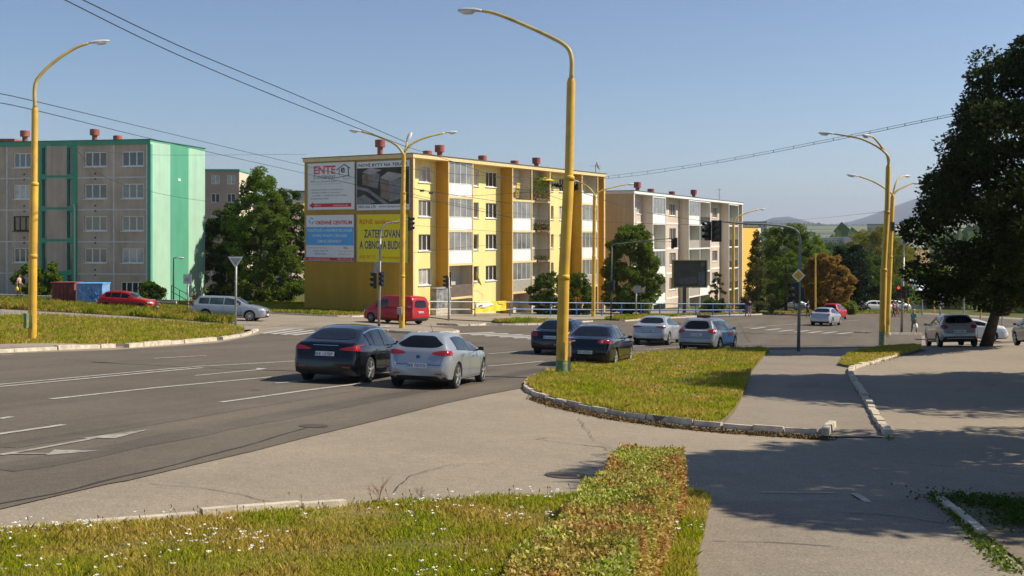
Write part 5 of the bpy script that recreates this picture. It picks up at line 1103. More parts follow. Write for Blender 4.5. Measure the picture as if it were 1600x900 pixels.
# traffic signals
def sig_head(root, c, face, sc=1.0, n=3, lit=None, plate=False):
    """housing with round lenses under visors; face = direction it looks"""
    f = Vector(face).normalized(); x = Vector((0, 0, 1)).cross(f).normalized(); W, Hh, Dp = .32*sc, .33*sc*n, .2*sc; c = Vector(c)
    def T(a, dd, z): return tuple(c+x*a+f*dd+Vector((0, 0, z)))
    b = MB(); b.hexa([T(-W/2, Dp/2, -Hh/2), T(W/2, Dp/2, -Hh/2), T(W/2, -Dp/2, -Hh/2), T(-W/2, -Dp/2, -Hh/2), T(-W/2, Dp/2, Hh/2), T(W/2, Dp/2, Hh/2), T(W/2, -Dp/2, Hh/2), T(-W/2, -Dp/2, Hh/2)])
    if plate: b.hexa([T(-W*.8, .0, -Hh*.56), T(W*.8, .0, -Hh*.56), T(W*.8, -.02, -Hh*.56), T(-W*.8, -.02, -Hh*.56), T(-W*.8, .0, Hh*.56), T(W*.8, .0, Hh*.56), T(W*.8, -.02, Hh*.56), T(-W*.8, -.02, Hh*.56)])
    h = b.build('signal_head', M['signal_black'], root, world=True)
    for i in range(n):
        z = Hh/2-(i+.5)*Hh/n; r = .115*sc; b = MB(); ring = [T(r*math.cos(q*math.pi/8), Dp/2+.008, z+r*math.sin(q*math.pi/8)) for q in range(16)]; b.quad(*ring); b.build('lens', M['lens_red'] if lit == i else M['lens_dark'], h, world=True)
        b = MB()
        for q in range(11):
            a = -.35+q*(math.pi+.7)/10; a2 = -.35+(q+1)*(math.pi+.7)/10
            if q < 10:
                for rr in (r*1.12, r*1.22): b.quad(T(rr*math.cos(a), Dp/2, z+rr*math.sin(a)), T(rr*math.cos(a2), Dp/2, z+rr*math.sin(a2)), T(rr*math.cos(a2), Dp/2+.24*sc*(.75+.25*math.sin(a2)), z+rr*math.sin(a2)), T(rr*math.cos(a), Dp/2+.24*sc*(.75+.25*math.sin(a)), z+rr*math.sin(a)))
        me = b.mesh('visor', False); link('visor', me, M['signal_black'], h, world=True)
def signal(base, top, label, heads, arm=None, rpx=5, m=None, d=None, extra=None, armr=.7, k=0.0):
    g = G(*base); d = d or g.y; s = FPX/d; p0 = PX(base[0], base[1], d); root = empty('traffic_signal', p0); tag(root, label, 'traffic light', 'traffic signals at the junction')
    b = MB(); q = [PX(base[0], base[1]+1, d), PX(top[0], top[1], d)]
    b.tube([q[0], q[0].lerp(q[1], .5), q[1]], [rpx/2/s, rpx/2/s*.9, rpx/2/s*.8], 12); b.build('post', m or M['grey_metal'], root, world=True, smooth=True)
    if arm: q = catmull(pxpath(arm, d, k, base[0]), 7); b = MB(); b.tube(q, [rpx/2/s*(.8-.35*i/len(q)) for i in range(len(q))], 10); b.build('mast_arm', m or M['grey_metal'], root, world=True, smooth=True)
    for (x, y, face, sc, lit, off, pl) in heads: sig_head(root, PX(x, y, d+off), face, sc, 3, lit, pl)
    return root
NEAR, LEFT, RIGHT, AWAY = (-.3, -1, 0), (-1, -.1, 0), (1, -.1, 0), (.3, 1, 0)
s1 = signal((592, 513), (594, 372), 'grey mast with a curved arm and signal heads in front of the billboards', [(586, 438, LEFT, .95, None, 0, 0), (597, 436, NEAR, .8, None, -.15, 0), (641, 350, (1, -.4, 0), .8, None, 0, 0)], [(594, 372), (596, 358), (605, 349), (622, 346), (644, 342)], 4.4, k=.3)
b = MB(); a = PX(589, 418, G(592, 513).y-.15); b.box(a.x-.18, a.x+.18, a.y-.02, a.y, a.z-.32, a.z+.32); b.build('sign_back', M['grey_metal'], s1, world=True)
signal((701, 501), (701.5, 433), 'short grey signal post with dark heads before the yellow block', [(698, 440, LEFT, .9, 0, 0, 0)], None, 3.2)
signal((954.5, 501), (956, 386), 'thin grey signal mast by the tree with a small arm', [(953, 448, LEFT, .8, None, 0, 0), (958, 446, NEAR, .8, None, -.1, 0), (1051, 381, (1, -.6, 0), .8, None, 1.0, 0), (1056, 379, NEAR, .8, None, 1.0, 0)], [(956, 386), (958, 382), (985, 379), (1020, 375), (1056, 372)], 2.4, k=.3, m=M['dark_metal'])
s2 = signal((1247.5, 549), (1250, 402), 'tall grey signal mast whose long arm carries two backlit heads', [(1119.5, 361, NEAR, .86, None, 0, 1), (1106, 361, (-1, -.6, 0), .84, None, .2, 0)], [(1250, 402), (1250, 375), (1246, 362), (1232, 355), (1200, 351), (1160, 349), (1118, 345)], 5.4, k=.0, m=mat('mast_grey', (.17, .20, .20), rough=.5))
b = MB(); dS = G(1247.5, 549).y; c = PX(1247.5, 430.5, dS-.1)
def diamond(r, y, name, m): b = MB(); b.hexa([(c.x, y, c.z-r), (c.x+r, y, c.z), (c.x, y, c.z+r), (c.x-r, y, c.z)]+[(c.x, y+.012, c.z-r), (c.x+r, y+.012, c.z), (c.x, y+.012, c.z+r), (c.x-r, y+.012, c.z)]); return b.build(name, m, s2, world=True)
M['sign_orange'] = mat('sign_orange', (.80, .42, .02), rough=.4)
diamond(.30, dS-.12, 'priority_sign', M['white']); diamond(.205, dS-.126, 'priority_sign_field', M['sign_orange'])
sig_head(s2, PX(1243, 457, dS+.05), LEFT, .9, 3); sig_head(s2, PX(1252, 458, dS+.12), AWAY, .8, 2)
signal((1408.5, 520.5), (1412, 402), 'grey signal pole with a red light on beside the crossing at right', [(1404, 456, NEAR, .85, 0, 0, 0), (1412, 457, NEAR, .85, None, -.1, 0), (1419, 456, (1, -.5, 0), .8, None, 0, 0)], [(1412, 402), (1412, 390), (1415, 381), (1421, 376), (1430, 375)], 4, k=.0)
# road signs
def sign_post(base, top, label, rpx=2.6, name='road_sign', d=None):
    g = G(*base); d = d or g.y; s = FPX/d; root = empty(name, PX(base[0], base[1], d)); tag(root, label, 'road sign'); b = MB(); b.tube([PX(base[0], base[1]+1, d), PX(top[0], top[1], d)], rpx/2/s, 10); b.build('post', M['grey_metal'], root, world=True, smooth=True); return root, d
r_, dd = sign_post((368, 511.5), (369, 401), 'grey back of a give way triangle on a tall post at left', 3.4)
def tri(cx, cy, hw, hh, d, name, m, root, th=.012, down=True):
    c = PX(cx, cy, d); s = FPX/d; a, h = hw/s, hh/s; sg = -1 if down else 1; b = MB(); P3 = [(c.x-a, c.z-sg*h), (c.x+a, c.z-sg*h), (c.x, c.z+sg*h)]; b.prism(P3, d, d+th, lambda u, v, w: (u, w, v)); return b.build(name, m, root, world=True)
tri(368, 410, 12, 9, dd-.05, 'sign_plate', M['white'], r_); tri(368, 409.3, 8.6, 5.8, dd-.056, 'sign_back', M['grey_metal'], r_)
r_, dd = sign_post((294, 491), (293.5, 442), 'small square grey sign on a post near the mint gable', 2.8)
c = PX(293, 436, dd-.04); b = MB(); b.box(c.x-.28, c.x+.28, c.y-.02, c.y, c.z-.32, c.z+.32); o = b.build('sign_plate', M['lamp_body'], r_, world=True); b = MB(); b.box(c.x-.14, c.x+.12, c.y-.03, c.y-.021, c.z-.14, c.z+.08); b.build('sign_symbol', M['grey_metal'], r_, world=True)
r_, dd = sign_post((1469, 497), (1469, 474), 'round red rimmed truck ban sign at right', 2.8)
def rdisc(cx, cy, rr, d, name, m, root, th=.01): c = PX(cx, cy, d); b = MB(); b.lathe([(rr, 0), (rr, th)], 24, (c.x, c.y, c.z), 'y'); return b.build(name, m, root, world=True)
s = FPX/dd; rdisc(1469, 463, 7.6/s, dd-.06, 'sign_plate', M['red'], r_); rdisc(1469, 463, 5.6/s, dd-.075, 'sign_field', M['white'], r_, .008)
c = PX(1469, 464, dd-.085); b = MB(); b.box(c.x-.20, c.x+.05, c.y, c.y+.006, c.z-.05, c.z+.14); b.box(c.x+.06, c.x+.18, c.y, c.y+.006, c.z-.05, c.z+.07)
for q in (-.13, .11): b.lathe([(.04, 0), (.04, .006)], 10, (c.x+q, c.y, c.z-.07), 'y')
b.build('truck_symbol', M['black'], r_, world=True); c = PX(1470, 473, dd-.06); b = MB(); b.box(c.x-.35, c.x+.35, c.y, c.y+.01, c.z-.18, c.z+.18); b.build('extra_plate', M['lamp_body'], r_, world=True)
r_, dd = sign_post((994, 498), (994, 447), 'small grey sign board on a thin post by the blue railing', 2.2)
c = PX(996, 452, dd-.04); b = MB(); b.box(c.x-.3, c.x+.3, c.y-.02, c.y, c.z-.3, c.z+.3); b.build('sign_plate', M['grey_metal'], r_, world=True)
# post with box beside the near yellow lamp
p = G(885, 592); root = empty('utility_post', p); tag(root, 'grey post with a meter box right behind the nearest yellow lamp', 'utility post'); s = FPX/p.y
b = MB(); b.box(p.x+.02, p.x+.12, p.y+.1, p.y+.18, p.z-.1, p.z+.95); b.build('post', M['grey_metal'], root, world=True)
b = MB(); b.box(p.x-.02, p.x+.13, p.y-.02, p.y+.2, p.z+.62, p.z+1.02); bevel(b.build('meter_box', M['concrete'], root, world=True), .01)
b = MB(); b.tube([(p.x-.35, p.y, p.z+.96), (p.x+.25, p.y, p.z+1.08)], .02, 6); b.build('bracket', M['grey_metal'], root, world=True)
# dark double sided billboard on one leg
p = G(1070, 489); dB = 104.0; root = empty('billboard', PX(1070, 489, dB)); tag(root, 'dark billboard on one black leg between tree and grey block', 'billboard'); s = FPX/dB
b = MB(); b.box(PX(1067.5, 0, dB).x, PX(1072.5, 0, dB).x, dB+.1, dB+.4, PX(0, 489, dB).z-.5, PX(0, 446, dB).z); b.build('leg', M['dark_metal'], root, world=True)
BF = Plane((PX(1052, 0, dB).x, dB), (1, .12), (.12, -1)); tB = BF.t(1104.5, 0); z0_, z1_ = PX(0, 449, dB).z, PX(0, 407, dB).z
b = MB(); BF.box(b, 0, tB, z0_, z1_, -.35, -.02); b.build('panel', mat('bb_body', (.05, .05, .04)), root, world=True)
PLb = (BF, 0, tB, z1_, z0_); b = MB(); wall_rect(PLb, b, -.01, 1.01, -.02, .02, -.37, .02); wall_rect(PLb, b, -.01, 1.01, .98, 1.02, -.37, .02); wall_rect(PLb, b, -.01, .015, .021, .979, -.37, .02); wall_rect(PLb, b, .985, 1.02, .021, .979, -.37, .02); b.build('frame', mat('bb_frame', (.22, .17, .04), var=.2), root, world=True)
M['pic_night'] = mat('pic_night', (.03, .045, .025), var=.5, scale=.9, c2=(.015, .012, .01)); wall_poly(PLb, [(.02, .02), (.98, .02), (.98, .98), (.02, .98)], M['pic_night'], 0, root, 'picture')
wall_poly(PLb, [(.74, .45), (.95, .40), (.96, .92), (.74, .93)], mat('pic_blue', (.05, .075, .08), var=.4, scale=2), .004, root, 'picture_shape'); wall_poly(PLb, [(.80, .1), (.93, .06), (.94, .2), (.84, .26)], mat('pic_grey', (.06, .07, .065), var=.4), .005, root, 'picture_shape'); wall_poly(PLb, [(.16, .66), (.70, .62), (.70, .86), (.18, .88)], mat('pic_grey2', (.05, .05, .05), var=.5, scale=4), .006, root, 'picture_shape')
# yellow banner on the grey rail
BF = Plane(at(742, 86.6), Vector(at(793, 89.2))-Vector(at(742, 86.6)), (.55, -.83)); dn = 87.5; zt_, zb_ = PX(0, 471.5, dn).z, PX(0, 487, dn).z; tB = BF.t(790, 0)
b = MB()
for i in range(12): b.quad(*[BF.P(tB*(i+a)/12, z, .06+.03*math.sin((i+a)*1.7)) for a, z in ((0, zb_), (1, zb_), (1, zt_), (0, zt_))])
o = b.build('banner', mat('banner_yellow', (.85, .68, .06), var=.1)); tag(o, 'yellow and white advertising banner tied to the grey railing', 'banner')
for pts, mm in (([(.02, .1), (.45, .04), (.6, .3), (.3, .55), (.02, .5)], 'white'), ([(.08, .35), (.2, .28), (.24, .4), (.1, .48)], 'bb_black'), ([(.70, .05), (.9, .05), (.92, .3), (.75, .3)], 'parasol')): wall_poly((BF, 0, tB, zt_, zb_), pts, M[mm], .11, o, 'banner_print')
# containers
def container(x0, x1, y0, y1, d, m, m2, label, side=None):
    a, c = PX(x0, y1, d), PX(x1, y0, d); root = empty('container', ((a.x+c.x)/2, d, a.z)); tag(root, label, 'container', 'two big steel containers'); dp = 1.5
    b = MB(); b.box(a.x, c.x, d, d+dp, a.z-.15, c.z-.06); bevel(b.build('body', m, root, world=True), .03); b = MB(); b.box(a.x-.04, c.x+.04, d-.04, d+dp+.04, c.z-.058, c.z+.02); b.build('lid', m2, root, world=True)
    b = MB()
    for i in range(1, 6): x = a.x+(c.x-a.x)*i/6; b.box(x-.02, x+.02, d-.03, d-.002, a.z-.1, c.z-.1)
    b.build('rib', m2, root, world=True); return root, a, c
M['cont_red'] = mat('cont_red', (.30, .07, .045), var=.4, scale=1.5, rough=.8, c2=(.20, .05, .035)); M['cont_blue'] = mat('cont_blue', (.10, .26, .58), var=.4, scale=2.2, rough=.7, c2=(.24, .42, .66))
dC = G(110, 480).y; container(81, 116, 441.5, 476, dC+1.2, M['cont_red'], M['cont_red'], 'rusty red steel container beside the blue one')
cr_, a, c = container(119, 160, 443, 477.5, dC, M['cont_blue'], M['bb_blue'], 'light blue graffiti covered steel container'); g = random.Random(3)
for i in range(5):
    q = MB(); q.tube([(g.uniform(a.x+.2, c.x-.2), dC-.035, g.uniform(a.z+.2, c.z-.2)) for _ in range(5)], .012, 4); q.build('graffiti', M[['white', 'bb_darkblue', 'bb_blue'][i % 3]], cr_, world=True)
# wires
def wire(pts, label, r=.012, cat='cable', name='overhead_cable', group=None, sag=0.0, extra=None):
    P = [PX(x, y, d) for x, y, d in pts]; q = catmull(P, 8); b = MB(); b.tube(q, r, 5); o = b.build(name, M['cable']); tag(o, label, cat, group); return o, q
wire([(60, -22, 30), (100, -1, 31), (270, 82, 38), (450, 158, 47), (634, 229, 59)], 'lower of the two thick overhead cables falling from top left to the middle lamp', .018)
wire([(90, -18, 30), (130, 0, 31), (290, 76, 38), (460, 147, 47), (634, 222, 59)], 'upper of the two thick overhead cables falling from top left to the middle lamp', .018)
wire([(634, 229, 59), (700, 250, 64), (800, 285, 72), (930, 330, 85)], 'cable running on from the middle lamp across the yellow facade', .014)
wire([(-10, 145, 42), (54, 158, 40), (250, 205, 60), (472, 258, 80), (600, 287, 78), (800, 318, 76)], 'upper thin cable from the left lamp past the green block', .016)
wire([(-10, 160, 42), (54, 172, 40), (250, 220, 60), (472, 270, 80), (600, 298, 78), (800, 340, 76)], 'lower thin cable from the left lamp past the green block', .016)
wire([(54, 222, 39.3), (118, 232, 60), (240, 242, 80), (480, 241, 80)], 'faint span wire from the left lamp to the yellow roof corner', .010)
wire([(118, 233, 62), (178, 283, 70), (320, 314, 78), (474, 318, 80)], 'thin wire sagging across the green block', .012)
o, q = wire([(629, 262, 59), (760, 275, 75), (945, 279, 95), (1100, 258, 80), (1300, 220, 62), (1480, 183, 48), (1560, 168, 46)], 'long overhead chain cable with spacers crossing to the big maple', .014)
o2, q2 = wire([(945, 276, 95), (1100, 254.5, 80), (1300, 216.5, 62), (1480, 179.5, 48), (1560, 164.5, 46)], 'second strand of the chain cable just above the first', .012)
for i in range(26):
    b = MB(); f = (i+.5)/26*(len(q2)-2); k = int(f); p = q2[k].lerp(q2[k+1], f-k); dy = (1.9)*p.y/FPX; b.tube([p, p+Vector((0, 0, -dy*2))], .02, 5); b.build('spacer', M['cable'], o2)
wire([(629, 300, 59), (700, 316, 70), (780, 330, 80), (930, 346, 95), (1118, 352, 60)], 'trolley wire crossing low in front of the yellow facade', .012)
wire([(640, 294, 59), (720, 306, 72), (860, 298, 55), (890, 296, 33)], 'span wire with insulators fixed to the nearest lamp', .012)
wire([(890, 294, 33), (1000, 330, 60), (1118, 348, 52)], 'span wire from the nearest lamp towards the signal arm', .010)
wire([(645, 352, 80), (780, 362, 84), (920, 372, 90), (1050, 378, 84)], 'lowest thin wire across the yellow facade', .010)
wire([(645, 395, 82), (760, 383, 84), (820, 382, 88)], 'short thin wire near the satellite dish', .010)
wire([(955, 384, 84), (1050, 372, 80)], 'short span wire from the thin signal mast', .010)
wire([(1160, 350, 80), (1290, 340, 110), (1385, 330, 56)], 'thin wire between the mast arm and the double yellow lamps', .010)
def insul(x, y, d, label):
    c = PX(x, y, d); b = MB(); b.lathe([(.03, -.12), (.09, -.08), (.04, -.03), (.09, .02), (.04, .07), (.09, .11), (.03, .15)], 10, tuple(c), 'x'); o = b.build('insulator', M['signal_black']); tag(o, label, 'insulator', 'insulators on the span wires'); auto_smooth(o)
for x, y, d, lb in ((867, 288.5, 40, 'dark insulator left of the nearest lamp, left one'), (873, 290, 40, 'dark insulator left of the nearest lamp, right one'), (897, 289, 34, 'upper dark insulator right of the nearest lamp'), (897, 294, 34, 'lower dark insulator right of the nearest lamp'), (659, 298, 62, 'first insulator on the wire left over the yellow facade'), (673, 301.5, 64, 'second insulator on the wire left over the yellow facade')): insul(x, y, d, lb)
# ------------------------------------------------ vehicles
def interp(P, x):
    if x <= P[0][0]: return P[0][1]
    for (a, b), (c, d) in zip(P[:-1], P[1:]):
        if x <= c: t = (x-a)/(c-a) if c > a else 1; return b+(d-b)*t
    return P[-1][1]
def sm(P, x, w_=.05): return (interp(P, x-w_)+2*interp(P, x)+interp(P, x+w_))/4
def car(name, label, px, head, spec, paint_m, d=None, group=None, detail=True, glass=None, rim=None, dx=0.0, scale=1.0):
    """x runs from the tail (0) to the nose (L); spec holds the side profile"""
    g = G(*px) if d is None else Vector((at(px[0], d)[0], d, gz(*at(px[0], d)))); L, W = spec['L'], spec['W']; top, belt = spec['top'], spec['belt']; R_ = spec.get('R', .315); wx = spec['wx']
    root = empty(name, g); tag(root, label, spec.get('cat', 'car'), group or 'cars on the junction')
    hx, hy = math.sin(R(head)), math.cos(R(head)); f = Vector((hx, hy)); r_ = Vector((hy, -hx)); dz = .5
    sl = (gz(*(g.xy+f*2))-gz(*(g.xy-f*2)))/4; sr = (gz(*(g.xy+r_))-gz(*(g.xy-r_)))/2
    Xv = Vector((f.x, f.y, sl)).normalized(); Yv = Vector((-r_.x, -r_.y, -sr)).normalized(); Zv = Xv.cross(Yv).normalized(); Yv = Zv.cross(Xv)
    Mx = Matrix((Xv, Yv, Zv)).transposed().to_4x4() @ Matrix.Diagonal((scale, scale, scale, 1)); root.matrix_world = Matrix.Translation(g) @ Mx; bpy.context.view_layer.update()
    off = -L/2; tlw = 0; xs = sorted(set([round(q, 3) for q in list(np.linspace(0, L, 52))+[.02, .05, .08, .12, .18, .25, L-.02, L-.05, L-.08, L-.12, L-.18, L-.28]]))
    plan = spec.get('plan', [(0, .80), (.06, .88), (.2, .945), (.6, .985), (1.0, 1), (L-1.1, 1), (L-.6, .97), (L-.25, .90), (L-.08, .80), (L, .66)])
    und = spec.get('und', [(0, .36), (.15, .24), (.6, .20), (L-.6, .18), (L-.1, .22), (L, .30)]); rw = spec.get('rw', .66)
    bm = bmesh.new(); rings = []
    for x in xs:
        zt = sm(top, x, .04); zb = min(sm(belt, x, .08), zt-.03); zc = interp(und, x); w_ = W/2*sm(plan, x, .03); k = min(1, max(0, (zt-zb)/.42)); wr = w_*(.93*(1-k)+rw*k); zm = zc+(zb-zc)*.45
        H_ = [(0, zc), (w_*.8, zc), (w_*.955, zc+.05), (w_*.99, zc+.16), (w_, zm), (w_*.995, zm+(zb-zm)*.45), (w_*.975, zb-.06), (w_*.94, zb-.005), (w_*.925*(1-k*.015), zb+.01)]
        z2 = zt-.035-.03*k
        for q in (.25, .5, .75): H_.append((w_*.925+(wr-w_*.925)*(q**1.15), zb+.01+(z2-zb-.01)*q))
        H_ += [(wr, z2), (wr*.94, z2+(zt-z2)*.55), (wr*.8, zt-.012), (wr*.5, zt-.002), (0, zt+.008*k)]
        ring = [bm.verts.new((x+off, y, z)) for y, z in H_]+[bm.verts.new((x+off, -y, z)) for y, z in H_[-2:0:-1]]; rings.append(ring)
    n = len(rings[0])
    for a, c in zip(rings[:-1], rings[1:]):
        for i in range(n): bm.faces.new((a[i], a[(i+1) % n], c[(i+1) % n], c[i]))
    bm.faces.new(rings[0][::-1]); bm.faces.new(rings[-1]); bmesh.ops.recalc_face_normals(bm, faces=bm.faces)
    me = bpy.data.meshes.new('body'); bm.to_mesh(me); bm.free(); body = link('body', me, [paint_m, M['plastic']], root)
    bvh = BVHTree.FromPolygons([v.co.copy() for v in me.vertices], [tuple(p.vertices) for p in me.polygons])
    # wheel openings cut through
    cb = MB()
    for x in wx:
        for s_ in (-1, 1): y0, y1 = (W/2-.30)*s_, (W/2+.2)*s_; cb.lathe([(R_+.055, min(y0, y1)), (R_+.055, max(y0, y1))], 28, (x+off, 0, R_+.01), 'y')
    cme = cb.mesh('cut'); co = bpy.data.objects.new('cut', cme); COL.objects.link(co); co.matrix_world = root.matrix_world.copy()
    bpy.context.view_layer.update(); md = body.modifiers.new('b', 'BOOLEAN'); md.operation = 'DIFFERENCE'; md.object = co; md.solver = 'EXACT'
    dg = bpy.context.evaluated_depsgraph_get(); nm = bpy.data.meshes.new_from_object(body.evaluated_get(dg)); body.modifiers.clear(); body.data = nm; bpy.data.objects.remove(co)
    for p in nm.polygons:
        c = p.center; dark = p.normal.z < -.6 and c.z < .5
        for x in wx:
            if math.hypot(c.x-x-off, c.z-R_-.01) < R_+.052 and abs(c.y) < W/2-.01: dark = True
        if dark: p.material_index = 1
    auto_smooth(body, 38)
    def hit(o, dr):
        h = bvh.ray_cast(Vector(o), Vector(dr)); return h[0], h[1]
    def surf(kind, grid, name, m, parent, lift=.006, closed=False):
        """grid of (a, b): side view (x,z), rear/front view (y,z)"""
        b = MB(); idx = {}
        for i, row in enumerate(grid):
            for j, (u, v) in enumerate(row):
                o, dr = {'L': ((u+off, 3, v), (0, -1, 0)), 'R': ((u+off, -3, v), (0, 1, 0)), 'B': ((-6, u, v), (1, 0, 0)), 'F': ((6, u, v), (-1, 0, 0)), 'T': ((u+off, v, 4), (0, 0, -1))}[kind]
                p, nn = hit(o, dr)
                if p is not None: idx[i, j] = len(b.v); b.v.append(tuple(p-Vector(dr)*lift*.6+nn*lift*(1 if nn.dot(Vector(dr)) < 0 else -1)))
        for i in range(len(grid)-1):
            for j in range(len(grid[i])-1):
                k = [(i, j), (i+1, j), (i+1, j+1), (i, j+1)]
                if all(q in idx for q in k): b.f.append(tuple(idx[q] for q in k))
        if not b.f: return None
        return b.build(name, m, parent, smooth=True)
    gm = glass or M['car_glass']
    # side glazing: panes between pillars following belt and roof
    def upper(x): return sm(top, x, .04)-spec.get('ru', .115)
    def lower(x): return sm(belt, x, .08)+.025
    for s_ in 'LR':
        for (a, c) in spec['panes']:
            xs_ = np.linspace(a, c, 12); rows = []
            for x in xs_:
                lo, hi = lower(x), upper(x); 
                if hi < lo+.01: hi = lo+.01
                rows.append([(x, lo+(hi-lo)*t) for t in (0, .33, .66, 1)])
            surf(s_, rows, 'side_window', gm, root, .007)
        if spec.get('chrome'):
            x_ = np.linspace(spec['panes'][0][0]-.04, spec['panes'][-1][1]+.02, 26); surf(s_, [[(x, max(lower(x), upper(x))+.004), (x, max(lower(x), upper(x))+.03)] for x in x_], 'window_trim', M['chrome'], root, .009)
        if detail:
            for x in spec['seams']: surf(s_, [[(x-.006, z), (x+.006, z)] for z in np.linspace(.30, lower(x)-.03, 8)], 'door_seam', M['black'], root, .004)
            for x in spec.get('handles', []): z = lower(x)-.13; surf(s_, [[(x-.09+i*.06, z), (x-.09+i*.06, z+.03)] for i in range(4)], 'door_handle', M['chrome'] if spec.get('chrome') else paint_m, root, .025)
            surf(s_, [[(x, .30), (x, .30+spec.get('sill', .05))] for x in np.linspace(wx[0]+R_+.1, wx[1]-R_-.1, 12)], 'sill_trim', M['plastic'] if spec.get('trim') else paint_m, root, .012)
    def trap(kind, wb, wt, z0, z1, name, m, lift=.006, ncol=14, nrow=7, cr=.0, cy=0):
        rows = []
        for i in range(ncol+1):
            s_ = -1+2*i/ncol; e = abs(s_)**6*cr; rows.append([(cy+s_*(wb+(wt-wb)*q), z0+(z1-z0)*(e+(1-2*e)*q)) for q in np.linspace(0, 1, nrow)])
        return surf(kind, rows, name, m, root, lift)
    rg = spec['rearglass']; fg = spec['frontglass']
    trap('B', *rg, 'rear_window', gm, cr=spec.get('rcr', .22)); trap('F', *fg, 'windscreen', M['car_glass'], cr=.04)
    tl = spec.get('tl', .02); ts = spec.get('ts', 'rect')
    tsh = {'rect': lambda u: (1-abs(2*u-1)**5*.6), 'almond': lambda u: max(.05, math.sin(math.pi*(.03+.72*u))**.7), 'wedge': lambda u: .12+.95*u**.8, 'round': lambda u: max(.05, math.sin(math.pi*(.04+.92*u))**.5)}[ts]
    for sg in (-1, 1):
        for (y0, y1, z0, z1, mm) in spec['tails']:
            rows = [[(sg*(y0+(y1-y0)*i/12), (z0+z1)/2+(z1-z0)*(q-.5)*tsh(i/12)+tl*(i/12-.5)) for q in np.linspace(0, 1, 5)] for i in range(13)]; surf('B', rows, 'tail_light', M[mm], root, .012)
        y0, y1, z0, z1 = spec['heads']; rows = [[(sg*(y0+(y1-y0)*i/8), z0+(z1-z0)*q*(1-.35*i/8)+.04*i/8) for q in np.linspace(0, 1, 5)] for i in range(9)]; surf('F', rows, 'headlight', M['head_lamp'], root, .012)
        if detail:     # tail light wraps round the side; mirror
            y0, y1, z0, z1, mm = spec['tails'][0]; surf('L' if sg > 0 else 'R', [[(x, z0+(z1-z0)*q) for q in (.1, .5, .9)] for x in np.linspace(.05, spec.get('wrap', .22), 6)], 'tail_light', M[mm], root, .010)
            mxx = spec['mirror']; b = MB(); zz = lower(mxx)+.06; yy = sg*(W/2+.08); b.hexa([(mxx+off-.05, yy-.085, zz-.045), (mxx+off+.06, yy-.05, zz-.03), (mxx+off+.06, yy+.05, zz-.03), (mxx+off-.05, yy+.085, zz-.045), (mxx+off-.05, yy-.075, zz+.06), (mxx+off+.04, yy-.045, zz+.045), (mxx+off+.04, yy+.045, zz+.045), (mxx+off-.05, yy+.075, zz+.06)]); b.tube([(mxx+off, sg*(W/2-.08), zz-.03), (mxx+off, yy, zz-.02)], .022, 6); bevel(b.build('mirror', spec.get('mm') or paint_m, root), .025, 3)
    if detail:
        trap('F', .40, .42, spec.get('grz', .50), spec.get('grz', .50)+.13, 'grille', M['plastic'], .008); trap('F', .6, .6, .26, .38, 'lower_grille', M['plastic'], .006)
        if spec.get('trim'): trap('B', W*.37, W*.40, .38, .46, 'bumper_trim', M['plastic'], .012)
    if detail:
        zs = spec.get('gate', .64); wv = W*.34
        trap('B', W*.36, W*.36, zs-.006, zs+.006, 'tailgate_seam', M['black'], .004, 14, 2)
    pz = spec['plate']; pl = trap('B', .26, .26, pz, pz+.115, 'number_plate', M['plate'], .02, 4, 2)
    if pl and detail:
        me2, _ = text_mesh(spec.get('reg', 'KE 482BD'), .44, .075, .01); xx = min(v.co.x for v in pl.data.vertices)-.006
        for v in me2.vertices: v.co = (xx, .22-v.co.x, pz+.02+v.co.y)
        link('plate_lettering', me2, M['bb_black'], root); trap('B', .012, .012, pz+.01, pz+.105, 'plate_band', M['bb_blue'], .026, 2, 2, cy=.245)
    pf = trap('F', .26, .26, .34, .45, 'number_plate', M['plate'], .02, 4, 2)
    rm = rim or M['alloy']
    for x in wx:
        for s_ in (-1, 1):
            tw = .19; yo = s_*(W/2-.02); wroot_y = yo; b = MB(); prof = [(R_*.66, -tw/2), (R_*.9, -tw/2), (R_*.985, -tw*.38), (R_, -tw*.2), (R_, tw*.2), (R_*.985, tw*.38), (R_*.9, tw/2), (R_*.66, tw/2)]
            b.lathe([(r, h+yo-s_*tw/2) for r, h in prof], 26, (x+off, 0, R_), 'y'); wh = b.build('wheel', M['rubber'], root, smooth=True); auto_smooth(wh, 50)
            y_ = yo; b = MB(); b.lathe([(R_*.70, y_-s_*.03), (R_*.70, y_-s_*.006)], 26, (x+off, 0, R_), 'y'); b.build('rim_back', M['black'], wh)
            b = MB(); ro, ri = R_*.72, R_*.63
            for i in range(26):
                a, c = 2*math.pi*i/26, 2*math.pi*(i+1)/26; P_ = lambda r, q, h: (x+off+r*math.cos(q), h, R_+r*math.sin(q)); b.quad(P_(ri, a, y_-s_*.004), P_(ri, c, y_-s_*.004), P_(ro, c, y_+s_*.006), P_(ro, a, y_+s_*.006))
            ns = spec.get('spokes', 5)
            for i in range(ns):
                a = 2*math.pi*i/ns+.3; w1, w2 = .030, .045 if ns < 7 else .02; ca, sa = math.cos(a), math.sin(a); Q = lambda r, t, h: (x+off+r*ca-t*sa, h, R_+r*sa+t*ca)
                b.hexa([Q(.0, -w1, y_-s_*.004), Q(ri+.01, -w2, y_-s_*.004), Q(ri+.01, w2, y_-s_*.004), Q(0, w1, y_-s_*.004), Q(.0, -w1*.7, y_+s_*.012), Q(ri+.01, -w2*.7, y_+s_*.005), Q(ri+.01, w2*.7, y_+s_*.005), Q(0, w1*.7, y_+s_*.012)])
            b.lathe([(.06, y_-s_*.01), (.055, y_+s_*.018)], 14, (x+off, 0, R_), 'y'); b.build('rim', rm, wh)
    root['_surf'] = 0; del root['_surf']
    return root, surf, trap
